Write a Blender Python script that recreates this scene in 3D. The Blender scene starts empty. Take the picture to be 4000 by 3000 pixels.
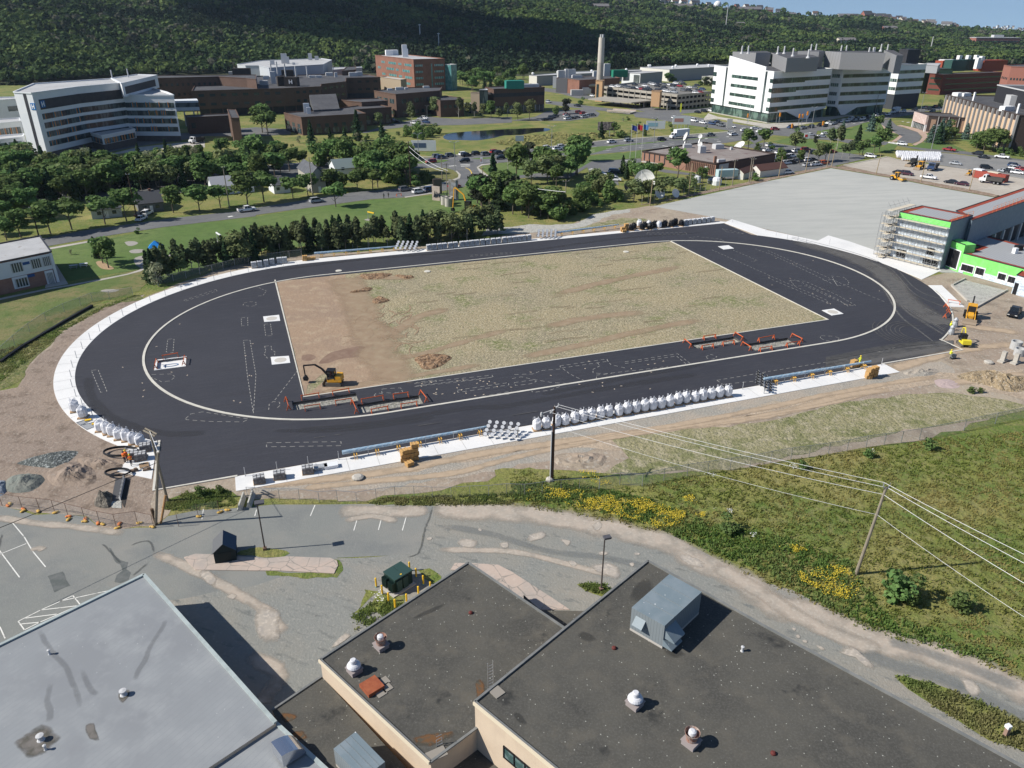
import bpy, bmesh, math, random
import numpy as np
from mathutils import Matrix, Vector
from mathutils.geometry import tessellate_polygon
from mathutils import noise as mnoise
random.seed(7)
S=bpy.context.scene
COL=S.collection
FP,PIT,ROL,CH=2971.79,0.454755,-0.0029767,55.636
TH,TCX,TCY=0.3454203,7.69173,151.73678
cp,sp=math.cos(PIT),math.sin(PIT)
_F=np.array([0,cp,-sp]);_R=np.array([1,0,0.]);_D=-np.array([0,sp,cp])
cr,sr=math.cos(ROL),math.sin(ROL)
RR,DD,FF=cr*_R+sr*_D,-sr*_R+cr*_D,_F
cam=bpy.data.objects.new("camera",bpy.data.cameras.new("camera"));COL.objects.link(cam)
m=Matrix.Identity(4)
for i in range(3): m[i][0],m[i][1],m[i][2]=RR[i],-DD[i],-FF[i]
m.translation=Vector((0,0,CH)); cam.matrix_world=m
cam.data.sensor_width=36;cam.data.lens=36*FP/4000;cam.data.clip_start=1;cam.data.clip_end=30000
S.camera=cam
SUN_EL,SUN_AZ=math.radians(39),math.radians(8)   # light travels towards +x, a little +y
W=bpy.data.worlds.new("World");S.world=W;W.use_nodes=True
nt=W.node_tree;bg=nt.nodes["Background"];sk=nt.nodes.new("ShaderNodeTexSky")
sk.sky_type='NISHITA';sk.sun_disc=False;sk.sun_elevation=SUN_EL
sd=Vector((-math.cos(SUN_AZ),-math.sin(SUN_AZ),0))       # towards the sun
sk.sun_rotation=math.atan2(sd.x,sd.y)%(2*math.pi)
sk.air_density=1.0;sk.dust_density=0.25;sk.ozone_density=3.0;sk.altitude=60
tcw=nt.nodes.new("ShaderNodeTexCoord");ad=nt.nodes.new("ShaderNodeVectorMath");ad.operation='ADD';ad.inputs[1].default_value=(0,0,.16)
nt.links.new(tcw.outputs["Generated"],ad.inputs[0]);nt.links.new(ad.outputs[0],sk.inputs[0])
nt.links.new(sk.outputs[0],bg.inputs[0]);bg.inputs[1].default_value=0.076
sl=bpy.data.lights.new("sun","SUN");sl.energy=4.1;sl.angle=math.radians(.53);sl.color=(1,.955,.88)
so=bpy.data.objects.new("sun",sl);COL.objects.link(so)
d=Vector((math.cos(SUN_EL)*math.cos(SUN_AZ),math.cos(SUN_EL)*math.sin(SUN_AZ),-math.sin(SUN_EL)))
so.rotation_euler=d.to_track_quat('-Z','Y').to_euler();so.location=(0,0,300)
S.view_settings.view_transform='Standard';S.view_settings.look='None';S.view_settings.exposure=.58;S.view_settings.gamma=1
S.render.engine='CYCLES'
S.cycles.max_bounces=5;S.cycles.diffuse_bounces=2;S.cycles.glossy_bounces=2;S.cycles.transparent_max_bounces=8
KEY={}
for _r,_y in zip('abcde',(0,550,1150,1700,2350)):
 for _c in range(4): KEY[_r+str(_c)]=(_c*1000,_y)
KEY['c3']=(3000,1050)
ZK=dict(g=(1500,480,2.765),h=(2200,400,2.765),i=(2900,400,2.1167),j=(3400,480,2.1167),k=(0,280,1.5875),l=(2500,0,.8467))
def px(s):
 out=[];k=None
 for tok in s.split():
  if ':' in tok: k,tok=tok.split(':')
  x,y=map(float,tok.split(','))
  if k=='f': out.append((x*1.8083,y*1.8083))
  elif k=='p': out.append((x,y))
  elif k=='u': out.append((3400+x/3.687,900+y/3.687))
  elif k=='v': out.append((3400+x/3.687,680+y/3.687))
  elif k=='w': out.append((2750+x/3.687,150+y/3.687))
  elif k=='x': out.append((3300+x/3.16,150+y/3.16))
  elif k=='y': out.append((2000+x/2.765,230+y/2.765))
  elif k=='z': out.append((900+x/2.458,200+y/2.458))
  elif k in ZK: a=ZK[k];out.append((a[0]+x/a[2],a[1]+y/a[2]))
  else: out.append((KEY[k][0]+x/2.212,KEY[k][1]+y/2.212))
 return out
def G1(p,z=0):
 dd=FF+((p[0]-2000)/FP)*RR+((p[1]-1500)/FP)*DD
 t=(z-CH)/dd[2]
 return Vector((dd[0]*t,dd[1]*t,z))
def G(s,z=0): return [G1(p,z) for p in px(s)]
def pix(P):
 q=np.array(P)-np.array([0,0,CH]);zz=q@FF
 return 2000+FP*(q@RR)/zz,1500+FP*(q@DD)/zz
def topz(b,top,hb=0):
 "height of the point above ground point b that shows at pixel row of top"
 B=G1(b,hb);lo,hi=-5,min(400,CH+B.y*1.6-hb)
 for _ in range(50):
  mm=(lo+hi)/2
  if pix((B.x,B.y,hb+mm))[1]>top[1]: lo=mm
  else: hi=mm
 return hb+lo
def hz(s,hb=0):
 a=px(s);return topz(a[0],a[1],hb)
_c,_s=math.cos(TH),math.sin(TH)
def tw(u,v,z=0): return Vector((TCX+u*_c-v*_s,TCY+u*_s+v*_c,z))
def uv(P): x,y=P[0]-TCX,P[1]-TCY;return (x*_c+y*_s,-x*_s+y*_c)
MATS={}
def srgb(r,g,b):
 f=lambda c:(c/255/12.92 if c/255<=.04045 else ((c/255+.055)/1.055)**2.4)
 return (f(r),f(g),f(b))
def mat(name,col=None,rough=.85,metal=0,layers=(),bump=None,spec=.25,rnd=None,alpha=None,trans=0,soft=None):
 if name in MATS: return MATS[name]
 m=bpy.data.materials.new(name);m.use_nodes=True;n=m.node_tree;L=n.links
 b=n.nodes["Principled BSDF"];b.inputs["Roughness"].default_value=rough;b.inputs["Metallic"].default_value=metal
 b.inputs["Specular IOR Level"].default_value=spec
 b.inputs["Base Color"].default_value=(*col,1)
 cur=None
 if layers or bump: tc=n.nodes.new("ShaderNodeTexCoord")
 def tex(scale,detail=4,st=None,rot=0,kind='n',rg=.6,dist=0):
  src=tc.outputs["Object"]
  if st or rot:
   mp=n.nodes.new("ShaderNodeMapping");L.new(src,mp.inputs[0])
   if rot:
    mp.inputs["Rotation"].default_value=(0,0,rot)
   if st:
    mp2=n.nodes.new("ShaderNodeMapping");L.new(mp.outputs[0],mp2.inputs[0]);mp2.inputs["Scale"].default_value=st;src=mp2.outputs[0]
   else: src=mp.outputs[0]
  if kind=='v':
   t=n.nodes.new("ShaderNodeTexVoronoi");t.inputs["Scale"].default_value=scale;L.new(src,t.inputs["Vector"]);return t.outputs["Distance"]
  if kind=='e':
   t=n.nodes.new("ShaderNodeTexVoronoi");t.feature='DISTANCE_TO_EDGE';t.inputs["Scale"].default_value=scale;L.new(src,t.inputs["Vector"]);return t.outputs["Distance"]
  if kind=='b':
   t=n.nodes.new("ShaderNodeTexBrick");t.inputs["Scale"].default_value=scale;L.new(src,t.inputs["Vector"])
   t.inputs["Color1"].default_value=(0,0,0,1);t.inputs["Color2"].default_value=(.35,.35,.35,1);t.inputs["Mortar"].default_value=(1,1,1,1);t.inputs["Mortar Size"].default_value=.02
   return t.outputs["Color"]
  if kind=='w':
   t=n.nodes.new("ShaderNodeTexWave");t.inputs["Scale"].default_value=scale;L.new(src,t.inputs["Vector"])
   t.inputs["Distortion"].default_value=dist;return t.outputs["Fac"]
  t=n.nodes.new("ShaderNodeTexNoise");t.inputs["Scale"].default_value=scale;t.inputs["Detail"].default_value=detail
  t.inputs["Roughness"].default_value=rg;L.new(src,t.inputs["Vector"]);return t.outputs["Fac"]
 for ly in layers:
  kw=dict(ly[4]) if len(ly)>4 else {}
  amt=kw.pop('amt',1.0)
  t=tex(ly[0],**kw)
  mr=n.nodes.new("ShaderNodeMapRange");mr.inputs[1].default_value=ly[1];mr.inputs[2].default_value=ly[2];mr.inputs[4].default_value=amt
  L.new(t,mr.inputs[0])
  mx=n.nodes.new("ShaderNodeMix");mx.data_type='RGBA'
  L.new(mr.outputs[0],mx.inputs[0])
  if cur: L.new(cur,mx.inputs[6])
  else: mx.inputs[6].default_value=(*col,1)
  mx.inputs[7].default_value=(*ly[3],1);cur=mx.outputs[2]
 if rnd:
  oi=n.nodes.new("ShaderNodeObjectInfo");hs=n.nodes.new("ShaderNodeHueSaturation")
  m1=n.nodes.new("ShaderNodeMapRange");m1.inputs[3].default_value=.5-rnd[0];m1.inputs[4].default_value=.5+rnd[0];L.new(oi.outputs["Random"],m1.inputs[0]);L.new(m1.outputs[0],hs.inputs["Hue"])
  m2=n.nodes.new("ShaderNodeMapRange");m2.inputs[3].default_value=1-rnd[1];m2.inputs[4].default_value=1+rnd[1];L.new(oi.outputs["Random"],m2.inputs[0]);L.new(m2.outputs[0],hs.inputs["Value"])
  if cur: L.new(cur,hs.inputs["Color"])
  else: hs.inputs["Color"].default_value=(*col,1)
  cur=hs.outputs[0]
 if cur: L.new(cur,b.inputs["Base Color"])
 if trans:
  b.inputs["Transmission Weight"].default_value=0
  tr=n.nodes.new("ShaderNodeBsdfTranslucent");ms=n.nodes.new("ShaderNodeMixShader");ms.inputs[0].default_value=trans
  if cur: L.new(cur,tr.inputs[0])
  else: tr.inputs[0].default_value=(*col,1)
  L.new(b.outputs[0],ms.inputs[1]);L.new(tr.outputs[0],ms.inputs[2]);L.new(ms.outputs[0],n.nodes["Material Output"].inputs[0])
 if alpha is not None:
  tp=n.nodes.new("ShaderNodeBsdfTransparent");ms=n.nodes.new("ShaderNodeMixShader");ms.inputs[0].default_value=alpha
  L.new(tp.outputs[0],ms.inputs[1]);L.new(b.outputs[0],ms.inputs[2]);L.new(ms.outputs[0],n.nodes["Material Output"].inputs[0])
 if soft:
  if not(layers or bump): tc=n.nodes.new("ShaderNodeTexCoord")
  at=n.nodes.new("ShaderNodeAttribute");at.attribute_name='fade';nz=tex(soft[0],6);ma=n.nodes.new("ShaderNodeMath");ma.operation='MULTIPLY_ADD';ma.inputs[1].default_value=1.3;L.new(nz,ma.inputs[0]);L.new(at.outputs["Fac"],ma.inputs[2])
  mr=n.nodes.new("ShaderNodeMapRange");mr.inputs[1].default_value=.95;mr.inputs[2].default_value=1.55;mr.inputs[4].default_value=soft[1];L.new(ma.outputs[0],mr.inputs[0])
  tp=n.nodes.new("ShaderNodeBsdfTransparent");ms=n.nodes.new("ShaderNodeMixShader");L.new(mr.outputs[0],ms.inputs[0]);L.new(tp.outputs[0],ms.inputs[1]);L.new(b.outputs[0],ms.inputs[2]);L.new(ms.outputs[0],n.nodes["Material Output"].inputs[0])
 if bump:
  kw=dict(bump[2]) if len(bump)>2 else {}
  t=tex(bump[0],**kw);bp=n.nodes.new("ShaderNodeBump");bp.inputs["Strength"].default_value=1;bp.inputs["Distance"].default_value=bump[1]
  L.new(t,bp.inputs["Height"]);L.new(bp.outputs[0],b.inputs["Normal"])
 MATS[name]=m;return m
class MB:
 def __init__(s): s.v=[];s.f=[];s.mi=[];s.m=0;s.T=None
 def add(s,vs,fs):
  o=len(s.v)
  if s.T is not None: vs=[s.T@Vector(v) for v in vs]
  s.v+= [tuple(v) for v in vs]; s.f+=[tuple(i+o for i in f) for f in fs]; s.mi+=[s.m]*len(fs);return s
 def box(s,x0,x1,y0,y1,z0,z1):
  return s.add([(x0,y0,z0),(x1,y0,z0),(x1,y1,z0),(x0,y1,z0),(x0,y0,z1),(x1,y0,z1),(x1,y1,z1),(x0,y1,z1)],
   [(0,3,2,1),(4,5,6,7),(0,1,5,4),(1,2,6,5),(2,3,7,6),(3,0,4,7)])
 def cbox(s,c,sx,sy,sz,rz=0,z0=True):
  "box centred at c (base at c.z), turned rz"
  a=math.cos(rz);b=math.sin(rz);vs=[]
  for zz in (0,sz):
   for X,Y in ((-sx/2,-sy/2),(sx/2,-sy/2),(sx/2,sy/2),(-sx/2,sy/2)):
    vs.append((c[0]+X*a-Y*b,c[1]+X*b+Y*a,c[2]+zz-(0 if z0 else sz/2)))
  return s.add(vs,[(0,3,2,1),(4,5,6,7),(0,1,5,4),(1,2,6,5),(2,3,7,6),(3,0,4,7)])
 def beam(s,p,q,w,h=None,up=(0,0,1)):
  "square bar from p to q"
  h=h or w;p=Vector(p);q=Vector(q);d=(q-p)
  if d.length<1e-6: return s
  d.normalize();u=Vector(up)
  if abs(d.dot(u))>.98: u=Vector((1,0,0))
  r=d.cross(u).normalized();u=r.cross(d)
  vs=[b+r*(w/2*i)+u*(h/2*j) for b in (p,q) for i,j in ((-1,-1),(1,-1),(1,1),(-1,1))]
  return s.add(vs,[(0,3,2,1),(4,5,6,7),(0,1,5,4),(1,2,6,5),(2,3,7,6),(3,0,4,7)])
 def tube(s,pts,r,n=8,cap=True):
  pts=[Vector(p) for p in pts];k=len(pts)
  rs=r if isinstance(r,(list,tuple)) else [r]*k
  vs=[];fs=[]
  for i,p in enumerate(pts):
   d=(pts[min(i+1,k-1)]-pts[max(i-1,0)]).normalized()
   u=Vector((0,0,1)) if abs(d.z)<.95 else Vector((1,0,0))
   a=d.cross(u).normalized();b=a.cross(d)
   for j in range(n):
    t=2*math.pi*j/n;vs.append(p+a*(math.cos(t)*rs[i])+b*(math.sin(t)*rs[i]))
  for i in range(k-1):
   for j in range(n):
    fs.append((i*n+j,i*n+(j+1)%n,(i+1)*n+(j+1)%n,(i+1)*n+j))
  if cap: fs.append(tuple(range(n)));fs.append(tuple(reversed(range((k-1)*n,k*n))))
  return s.add(vs,fs)
 def lathe(s,c,prof,n=14):
  vs=[];fs=[];k=len(prof)
  for r,z in prof:
   for j in range(n):
    t=2*math.pi*j/n;vs.append((c[0]+r*math.cos(t),c[1]+r*math.sin(t),c[2]+z))
  for i in range(k-1):
   for j in range(n): fs.append((i*n+j,i*n+(j+1)%n,(i+1)*n+(j+1)%n,(i+1)*n+j))
  fs.append(tuple(reversed(range(n))));fs.append(tuple(range((k-1)*n,k*n)))
  return s.add(vs,fs)
 def prism(s,poly,z0,z1,holes=()):
  "vertical prism over a polygon of (x,y); z0,z1 numbers"
  poly=[Vector((p[0],p[1],0)) for p in poly]
  loops=[poly]+[[Vector((p[0],p[1],0)) for p in h] for h in holes]
  tri=tessellate_polygon(loops);flat=[p for l in loops for p in l];n=len(flat)
  ar=sum(loops[0][i].x*loops[0][(i+1)%len(poly)].y-loops[0][(i+1)%len(poly)].x*loops[0][i].y for i in range(len(poly)))
  def orient(t):
   a,b,c=[flat[i] for i in t];return t if (b-a).cross(c-a).z>0 else (t[2],t[1],t[0])
  tri=[orient(t) for t in tri]
  vs=[(p.x,p.y,z1) for p in flat];fs=[t for t in tri]
  if z0 is not None:
   vs+=[(p.x,p.y,z0) for p in flat];fs+=[tuple(i+n for i in reversed(t)) for t in tri]
   o=0
   for li,l in enumerate(loops):
    k=len(l)
    for i in range(k):
     a,b=o+i,o+(i+1)%k
     fs.append((a+n,b+n,b,a) if (ar>0)==(li==0 or True) else (a,b,b+n,a+n))
    o+=k
  return s.add(vs,fs)
 def ball(s,c,r,n=8,k=5,sq=(1,1,1)):
  vs=[];fs=[]
  for i in range(k+1):
   ph=math.pi*i/k
   for j in range(n):
    t=2*math.pi*j/n;vs.append((c[0]+r*sq[0]*math.sin(ph)*math.cos(t),c[1]+r*sq[1]*math.sin(ph)*math.sin(t),c[2]+r*sq[2]*math.cos(ph)))
  for i in range(k):
   for j in range(n): fs.append((i*n+j,(i+1)*n+j,(i+1)*n+(j+1)%n,i*n+(j+1)%n))
  return s.add(vs,fs)
 def mesh(s,name,mats,smooth=False,off=None):
  me=bpy.data.meshes.new(name)
  vs=s.v if off is None else [(v[0]-off[0],v[1]-off[1],v[2]-off[2]) for v in s.v]
  me.from_pydata(vs,[],s.f)
  for m in (mats if isinstance(mats,(list,tuple)) else [mats]): me.materials.append(m)
  if max(s.mi,default=0): me.polygons.foreach_set("material_index",s.mi)
  if smooth: me.polygons.foreach_set("use_smooth",[True]*len(s.f))
  me.update();return me
 def obj(s,name,mats,parent=None,smooth=False,world=False,loc=None):
  "world=True: coordinates are world coordinates, re-based on the parent's origin"
  off=parent.location if (world and parent) else (loc if loc is not None else None)
  o=bpy.data.objects.new(name,s.mesh(name,mats,smooth,off));COL.objects.link(o)
  if parent: o.parent=parent
  elif loc is not None: o.location=loc
  return o
def npmesh(name,V,F,mats,mi=None,smooth=False,loc=(0,0,0)):
 "fast mesh from numpy arrays; F is (n,3) or (n,4)"
 me=bpy.data.meshes.new(name);k=F.shape[1]
 me.vertices.add(len(V));me.vertices.foreach_set("co",V.astype(np.float32).ravel())
 me.loops.add(F.size);me.loops.foreach_set("vertex_index",F.astype(np.int32).ravel())
 me.polygons.add(len(F));me.polygons.foreach_set("loop_start",np.arange(0,F.size,k,dtype=np.int32))
 me.polygons.foreach_set("loop_total",np.full(len(F),k,dtype=np.int32))
 for m in (mats if isinstance(mats,(list,tuple)) else [mats]): me.materials.append(m)
 if mi is not None: me.polygons.foreach_set("material_index",mi.astype(np.int32))
 if smooth: me.polygons.foreach_set("use_smooth",np.ones(len(F),dtype=bool))
 me.update(calc_edges=True);me.validate();return me
def link(name,me,parent=None,loc=None):
 o=bpy.data.objects.new(name,me);COL.objects.link(o)
 if parent: o.parent=parent
 if loc is not None: o.location=loc
 return o
def tag(o,label=None,cat=None,group=None,kind=None):
 if label: o["label"]=label
 if cat: o["category"]=cat
 if group: o["group"]=group
 if kind: o["kind"]=kind
 return o
def thing(name,label,cat,loc=(0,0,0),rz=0,group=None):
 o=bpy.data.objects.new(name,None);COL.objects.link(o);o.location=loc;o.rotation_euler=(0,0,rz);o.empty_display_size=.5
 return tag(o,label,cat,group)
def struct(name,mb,m,z=0,label=None,cat=None):
 return tag(mb.obj(name,m),label or None,cat,kind='structure')
def copy_tree(o,parent=None):
 c=o.copy();COL.objects.link(c)
 if parent: c.parent=parent
 for ch in list(o.children): copy_tree(ch,c)
 return c
def place(proto,used,loc,rz,label,group=None,scale=None):
 o=proto if not used else copy_tree(proto)
 o.location=loc;o.rotation_euler=(0,0,rz);o["label"]=label
 if group:o["group"]=group
 if scale: o.scale=(scale,)*3 if not isinstance(scale,(tuple,list)) else scale
 return o
ONES=['','first','second','third','fourth','fifth','sixth','seventh','eighth','ninth','tenth','eleventh','twelfth','thirteenth','fourteenth','fifteenth','sixteenth','seventeenth','eighteenth','nineteenth']
TENS={20:'twent',30:'thirt',40:'fort',50:'fift',60:'sixt',70:'sevent',80:'eight',90:'ninet'}
def nth(i):
 if i<20: return ONES[i]
 t=i//10*10;return TENS[t]+'ieth' if i%10==0 else TENS[t]+'y-'+ONES[i%10]
def rough(poly,step=2.5,amp=.5,seed=0,closed=True):
 "break straight polygon sides into an uneven edge"
 out=[];n=len(poly)
 for i in range(n if closed else n-1):
  a=Vector(poly[i][:2]);b=Vector(poly[(i+1)%n][:2]);L=(b-a).length;k=max(1,int(L/step))
  nn=Vector((-(b-a).y,(b-a).x)).normalized() if L>0 else Vector((0,0))
  for j in range(k):
   p=a.lerp(b,j/k);w=mnoise.noise(Vector((p.x*.35+seed,p.y*.35,seed)))+.6*mnoise.noise(Vector((p.x*1.1,p.y*1.1+seed,1)))
   out.append(p+nn*w*amp*(1 if j else .5))
 if not closed: out.append(Vector(poly[-1][:2]))
 return out
def sm(pts,k=4,closed=False):
 "catmull-rom smoothing"
 n=len(pts);out=[];P=[Vector(p) for p in pts]
 for i in range(n if closed else n-1):
  if closed: a,b,c,d=P[i-1],P[i],P[(i+1)%n],P[(i+2)%n]
  else: a,b,c,d=P[max(i-1,0)],P[i],P[i+1],P[min(i+2,n-1)]
  for j in range(k):
   t=j/k;out.append(.5*((2*b)+(c-a)*t+(2*a-5*b+4*c-d)*t*t+(3*b-a-3*c+d)*t**3))
 if not closed: out.append(P[-1])
 return out
def fadeobj(name,vs,fs,fade,m,parent=None):
 off=parent.location if parent else Vector()
 me=bpy.data.meshes.new(name);me.from_pydata([(v[0]-off.x,v[1]-off.y,v[2]-off.z) for v in vs],[],fs);me.materials.append(m);a=me.attributes.new('fade','FLOAT','POINT');a.data.foreach_set('value',fade);o=link(name,me,parent)
 return o if parent else tag(o,kind='structure')
def softpatch(name,P,m,z,parent=None):
 "sheet whose worn edge thins out into what lies below"
 P=[Vector((p.x,p.y)) for p in P];c=sum(P,Vector((0,0)))/len(P);n=len(P);vs=[(c.x,c.y,z)];fd=[1.];fs=[]
 for k,(t,f) in enumerate(((.55,1),(.85,.6),(1.12,0))):
  for p in P: q=c.lerp(p,t);vs.append((q.x,q.y,z));fd.append(f)
  for i in range(n):
   j=(i+1)%n
   if k==0: fs.append((0,1+i,1+j))
   else: a=1+(k-1)*n;fs.append((a+i,a+n+i,a+n+j,a+j))
 return fadeobj(name,vs,fs,fd,m,parent)
def softrib(name,line,w,m,z,parent=None):
 P=[Vector((p[0],p[1])) for p in line];n=len(P);vs=[];fs=[];fd=[]
 for i,p in enumerate(P):
  d=(P[min(i+1,n-1)]-P[max(i-1,0)]).normalized();q=Vector((-d.y,d.x))*w/2;e=min(1,i/2,(n-1-i)/2)
  for s,f in ((-1,0),(-.45,.8),(0,1),(.45,.8),(1,0)): vs.append((p.x+q.x*s,p.y+q.y*s,z));fd.append(f*e)
 for i in range(n-1):
  for k in range(4): fs.append((5*i+k,5*i+k+1,5*i+k+6,5*i+k+5))
 return fadeobj(name,vs,fs,fd,m,parent)
def ribbon(mb,line,w,z=0,closed=False):
 "flat strip of width w along a polyline"
 P=[Vector((p[0],p[1])) for p in line];n=len(P);vs=[];fs=[]
 for i,p in enumerate(P):
  d=(P[(i+1)%n]-P[i-1]) if closed else (P[min(i+1,n-1)]-P[max(i-1,0)])
  d.normalize();q=Vector((-d.y,d.x))*w/2
  vs+=[(p.x+q.x,p.y+q.y,z),(p.x-q.x,p.y-q.y,z)]
 for i in range(n if closed else n-1):
  j=(i+1)%n;fs.append((2*i,2*i+1,2*j+1,2*j))
 return mb.add(vs,fs)
def dashes(mb,line,w,z,on=.9,off=.6):
 "dashed strip along a polyline"
 P=[Vector((p[0],p[1])) for p in line];pos=0
 for a,b in zip(P,P[1:]):
  L=(b-a).length
  if L<1e-6: continue
  d=(b-a)/L;t=-pos
  while t<L:
   s,e=max(t,0),min(t+on,L)
   if e>s+.02:
    q=Vector((-d.y,d.x))*w/2;A=a+d*s;B=a+d*e
    mb.add([(A.x+q.x,A.y+q.y,z),(A.x-q.x,A.y-q.y,z),(B.x-q.x,B.y-q.y,z),(B.x+q.x,B.y+q.y,z)],[(0,1,2,3)])
   t+=on+off
  pos=(L-t+on+off)%(on+off)
# ================================================================ GROUND
def C(*a): return srgb(*a)
m_grass=mat('meadow_grass',(.18,.2,.048),1,layers=[(.035,.42,.62,(.27,.235,.085)),(.1,.46,.6,(.115,.165,.035)),(.9,.48,.62,(.22,.2,.085),dict(amt=.7,detail=6)),(2.5,.48,.68,(.08,.11,.035),dict(amt=.6,detail=6))],bump=(1.6,.3,dict(detail=7)))
m_lawn=mat('mown_grass',(.1,.165,.042),1,layers=[(.05,.42,.6,(.14,.19,.06)),(.4,.45,.65,(.065,.115,.03),dict(amt=.7)),(3,.45,.6,(.1,.14,.045),dict(amt=.5))],bump=(3,.08))
m_dirt=mat('bare_earth',(.31,.245,.19),1,layers=[(.05,.42,.6,(.37,.31,.235)),(.25,.5,.66,(.24,.195,.15),dict(detail=8)),(1.4,.55,.66,(.4,.36,.3),dict(detail=8)),(4,.58,.68,(.2,.165,.13),dict(amt=.6))],bump=(2,.12,dict(detail=9)))
m_dirtL=mat('brown_earth',(.26,.205,.165),1,layers=[(.06,.42,.62,(.29,.225,.175)),(.4,.5,.66,(.17,.13,.1),dict(detail=8)),(2,.55,.68,(.33,.28,.23),dict(detail=8))],bump=(1.8,.16,dict(detail=9)))
m_rubble=mat('stony_earth',(.37,.32,.26),1,layers=[(.12,.45,.6,(.3,.285,.25)),(2.4,.52,.68,(.26,.22,.18),dict(detail=9,amt=.7)),(3.1,.56,.66,(.47,.43,.37),dict(detail=9,amt=.7))],bump=(3,.13,dict(detail=9)))
m_dry=mat('dry_grass',(.3,.27,.155),1,layers=[(.1,.44,.6,(.17,.18,.075)),(.6,.46,.62,(.37,.33,.22),dict(detail=7)),(2.2,.5,.66,(.13,.14,.055),dict(amt=.8,detail=7))],bump=(1.8,.4,dict(detail=7)))
m_gpad=mat('crushed_stone_pad',(.38,.385,.36),1,layers=[(.012,.4,.62,(.43,.43,.4)),(.06,.44,.62,(.345,.35,.33),dict(st=(1,6,1),rot=-.15,amt=.6,detail=8)),(.3,.5,.75,(.43,.43,.4),dict(st=(1,5,1),rot=-.15,amt=.6)),(1.2,.55,.75,(.37,.37,.34),dict(amt=.35,detail=8))])
m_road=mat('road_asphalt',(.135,.137,.14),.9,layers=[(.08,.4,.62,(.165,.165,.162)),(.5,.5,.68,(.115,.116,.12),dict(detail=8)),(3,.5,.7,(.17,.17,.168),dict(amt=.5,detail=8))])
m_lot=mat('worn_parking_asphalt',(.205,.212,.198),.95,layers=[(.07,.42,.6,(.24,.235,.213)),(.16,.5,.66,(.18,.187,.18),dict(detail=6)),(.12,.62,.78,(.26,.235,.2),dict(st=(1,2.2,1),rot=.2,detail=8,amt=.6)),(3,.52,.7,(.25,.25,.235),dict(detail=8,amt=.6)),(.33,.0,.012,(.07,.07,.07),dict(kind='e',amt=.0))],bump=(6,.03))
m_lotg=mat('gravel_lot',(.225,.228,.21),1,layers=[(.09,.45,.6,(.25,.24,.21)),(.07,.52,.72,(.31,.275,.23),dict(st=(1,3.2,1),rot=.5,detail=8,amt=.75)),(.4,.56,.68,(.16,.165,.155),dict(st=(1,3,1),rot=.4)),(2.6,.54,.68,(.31,.3,.27),dict(detail=8,amt=.8))],bump=(4,.06,dict(detail=8)))
m_conc=mat('new_concrete',(.72,.71,.69),.85,layers=[(.15,.4,.7,(.64,.635,.62)),(1.5,.5,.75,(.76,.75,.73),dict(amt=.6))])
m_walk=mat('sidewalk_concrete',(.45,.42,.37),.9,layers=[(.3,.4,.65,(.36,.34,.3)),(2,.5,.7,(.5,.47,.42),dict(amt=.6))])
m_pink=mat('weathered_pink_concrete',(.46,.37,.31),.9,layers=[(.25,.45,.6,(.38,.33,.29)),(.55,.028,.0,(.2,.19,.17),dict(kind='e')),(2,.5,.7,(.52,.43,.36),dict(amt=.6))])
m_curb=mat('curb_concrete',(.6,.57,.5),.85,layers=[(.6,.4,.7,(.5,.48,.42))])
m_white=mat('white_road_paint',(.68,.67,.62),.8,layers=[(1.3,.55,.7,(.3,.3,.28),dict(detail=8))])
m_yellow=mat('yellow_road_paint',(.6,.42,.1),.8)
m_water=mat('pond_water',(.006,.009,.014),.06,spec=.5,bump=(.6,.02))
m_soil=mat('forest_floor',(.03,.04,.018),1,layers=[(.03,.4,.6,(.05,.055,.025))])
oval=lambda R,n=40:[tw(42.195+R*math.cos(a),R*math.sin(a)) for a in np.linspace(-math.pi/2,math.pi/2,n)]+[tw(-42.195-R*math.cos(a),-R*math.sin(a)) for a in np.linspace(-math.pi/2,math.pi/2,n)]
KN=np.array([(-1500,345,1500,-150),(-300,340,1350,-150),(0,334,1350,-140),(600,296,1400,-110),(1000,282,1500,-85),(1600,285,1700,-65),(2000,280,2000,-40),(2400,266,2200,-12),(2640,255,2400,9),(2800,248,2500,20),(3000,240,2600,38),(3226,235,2700,57),(3452,232,2700,66),(3588,238,2700,84),(3768,250,2700,104),(4000,262,2700,117),(4300,270,2700,124),(6000,275,2700,130)],float)
def _row2depth(row): return CH/np.tan(PIT-np.arctan((1500-row)/FP))
K_Y0=_row2depth(KN[:,1]);K_Z=CH-KN[:,2]*np.tan(PIT-np.arctan((1500-KN[:,3])/FP))-8
def tz(x,y):
 if y<600: return 0.
 pc=2000+3309*x/y
 y0=np.interp(pc,KN[:,0],K_Y0);y1=np.interp(pc,KN[:,0],KN[:,2]);z1=np.interp(pc,KN[:,0],K_Z)
 s=(y-y0)/(y1-y0)
 if s<=0: return 0.
 n=mnoise.noise(Vector((x/170,y/170,3)))*7+mnoise.noise(Vector((x/60,y/60,9)))*2
 if s<=1: return float(z1*(1-(1-s)**1.25)**1.05*1.0+n*min(s*3,1)*(1 if s<.85 else (1-s)/.15))
 return float(max(z1-(s-1)*90,-45))
gm=MB();gm.prism([(-700,-160),(1000,-160),(1000,560),(-700,560)],None,0,[list(reversed(oval(46.4)))])
struct('ground',gm,m_grass)
ys=[560,600,640]+list(np.arange(660,1500,18))+list(np.arange(1500,3300,45))+[3600,3900];ts=np.linspace(-1,1,130)
V=[];
for y in ys:
 for t in ts: x=t*(700+1.05*y)+150;V.append((x,y,tz(x,y) if y>560 else 0))
V=np.array(V);nx=len(ts);F=np.array([(j*nx+i,j*nx+i+1,(j+1)*nx+i+1,(j+1)*nx+i) for j in range(len(ys)-1) for i in range(nx-1)])
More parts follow.
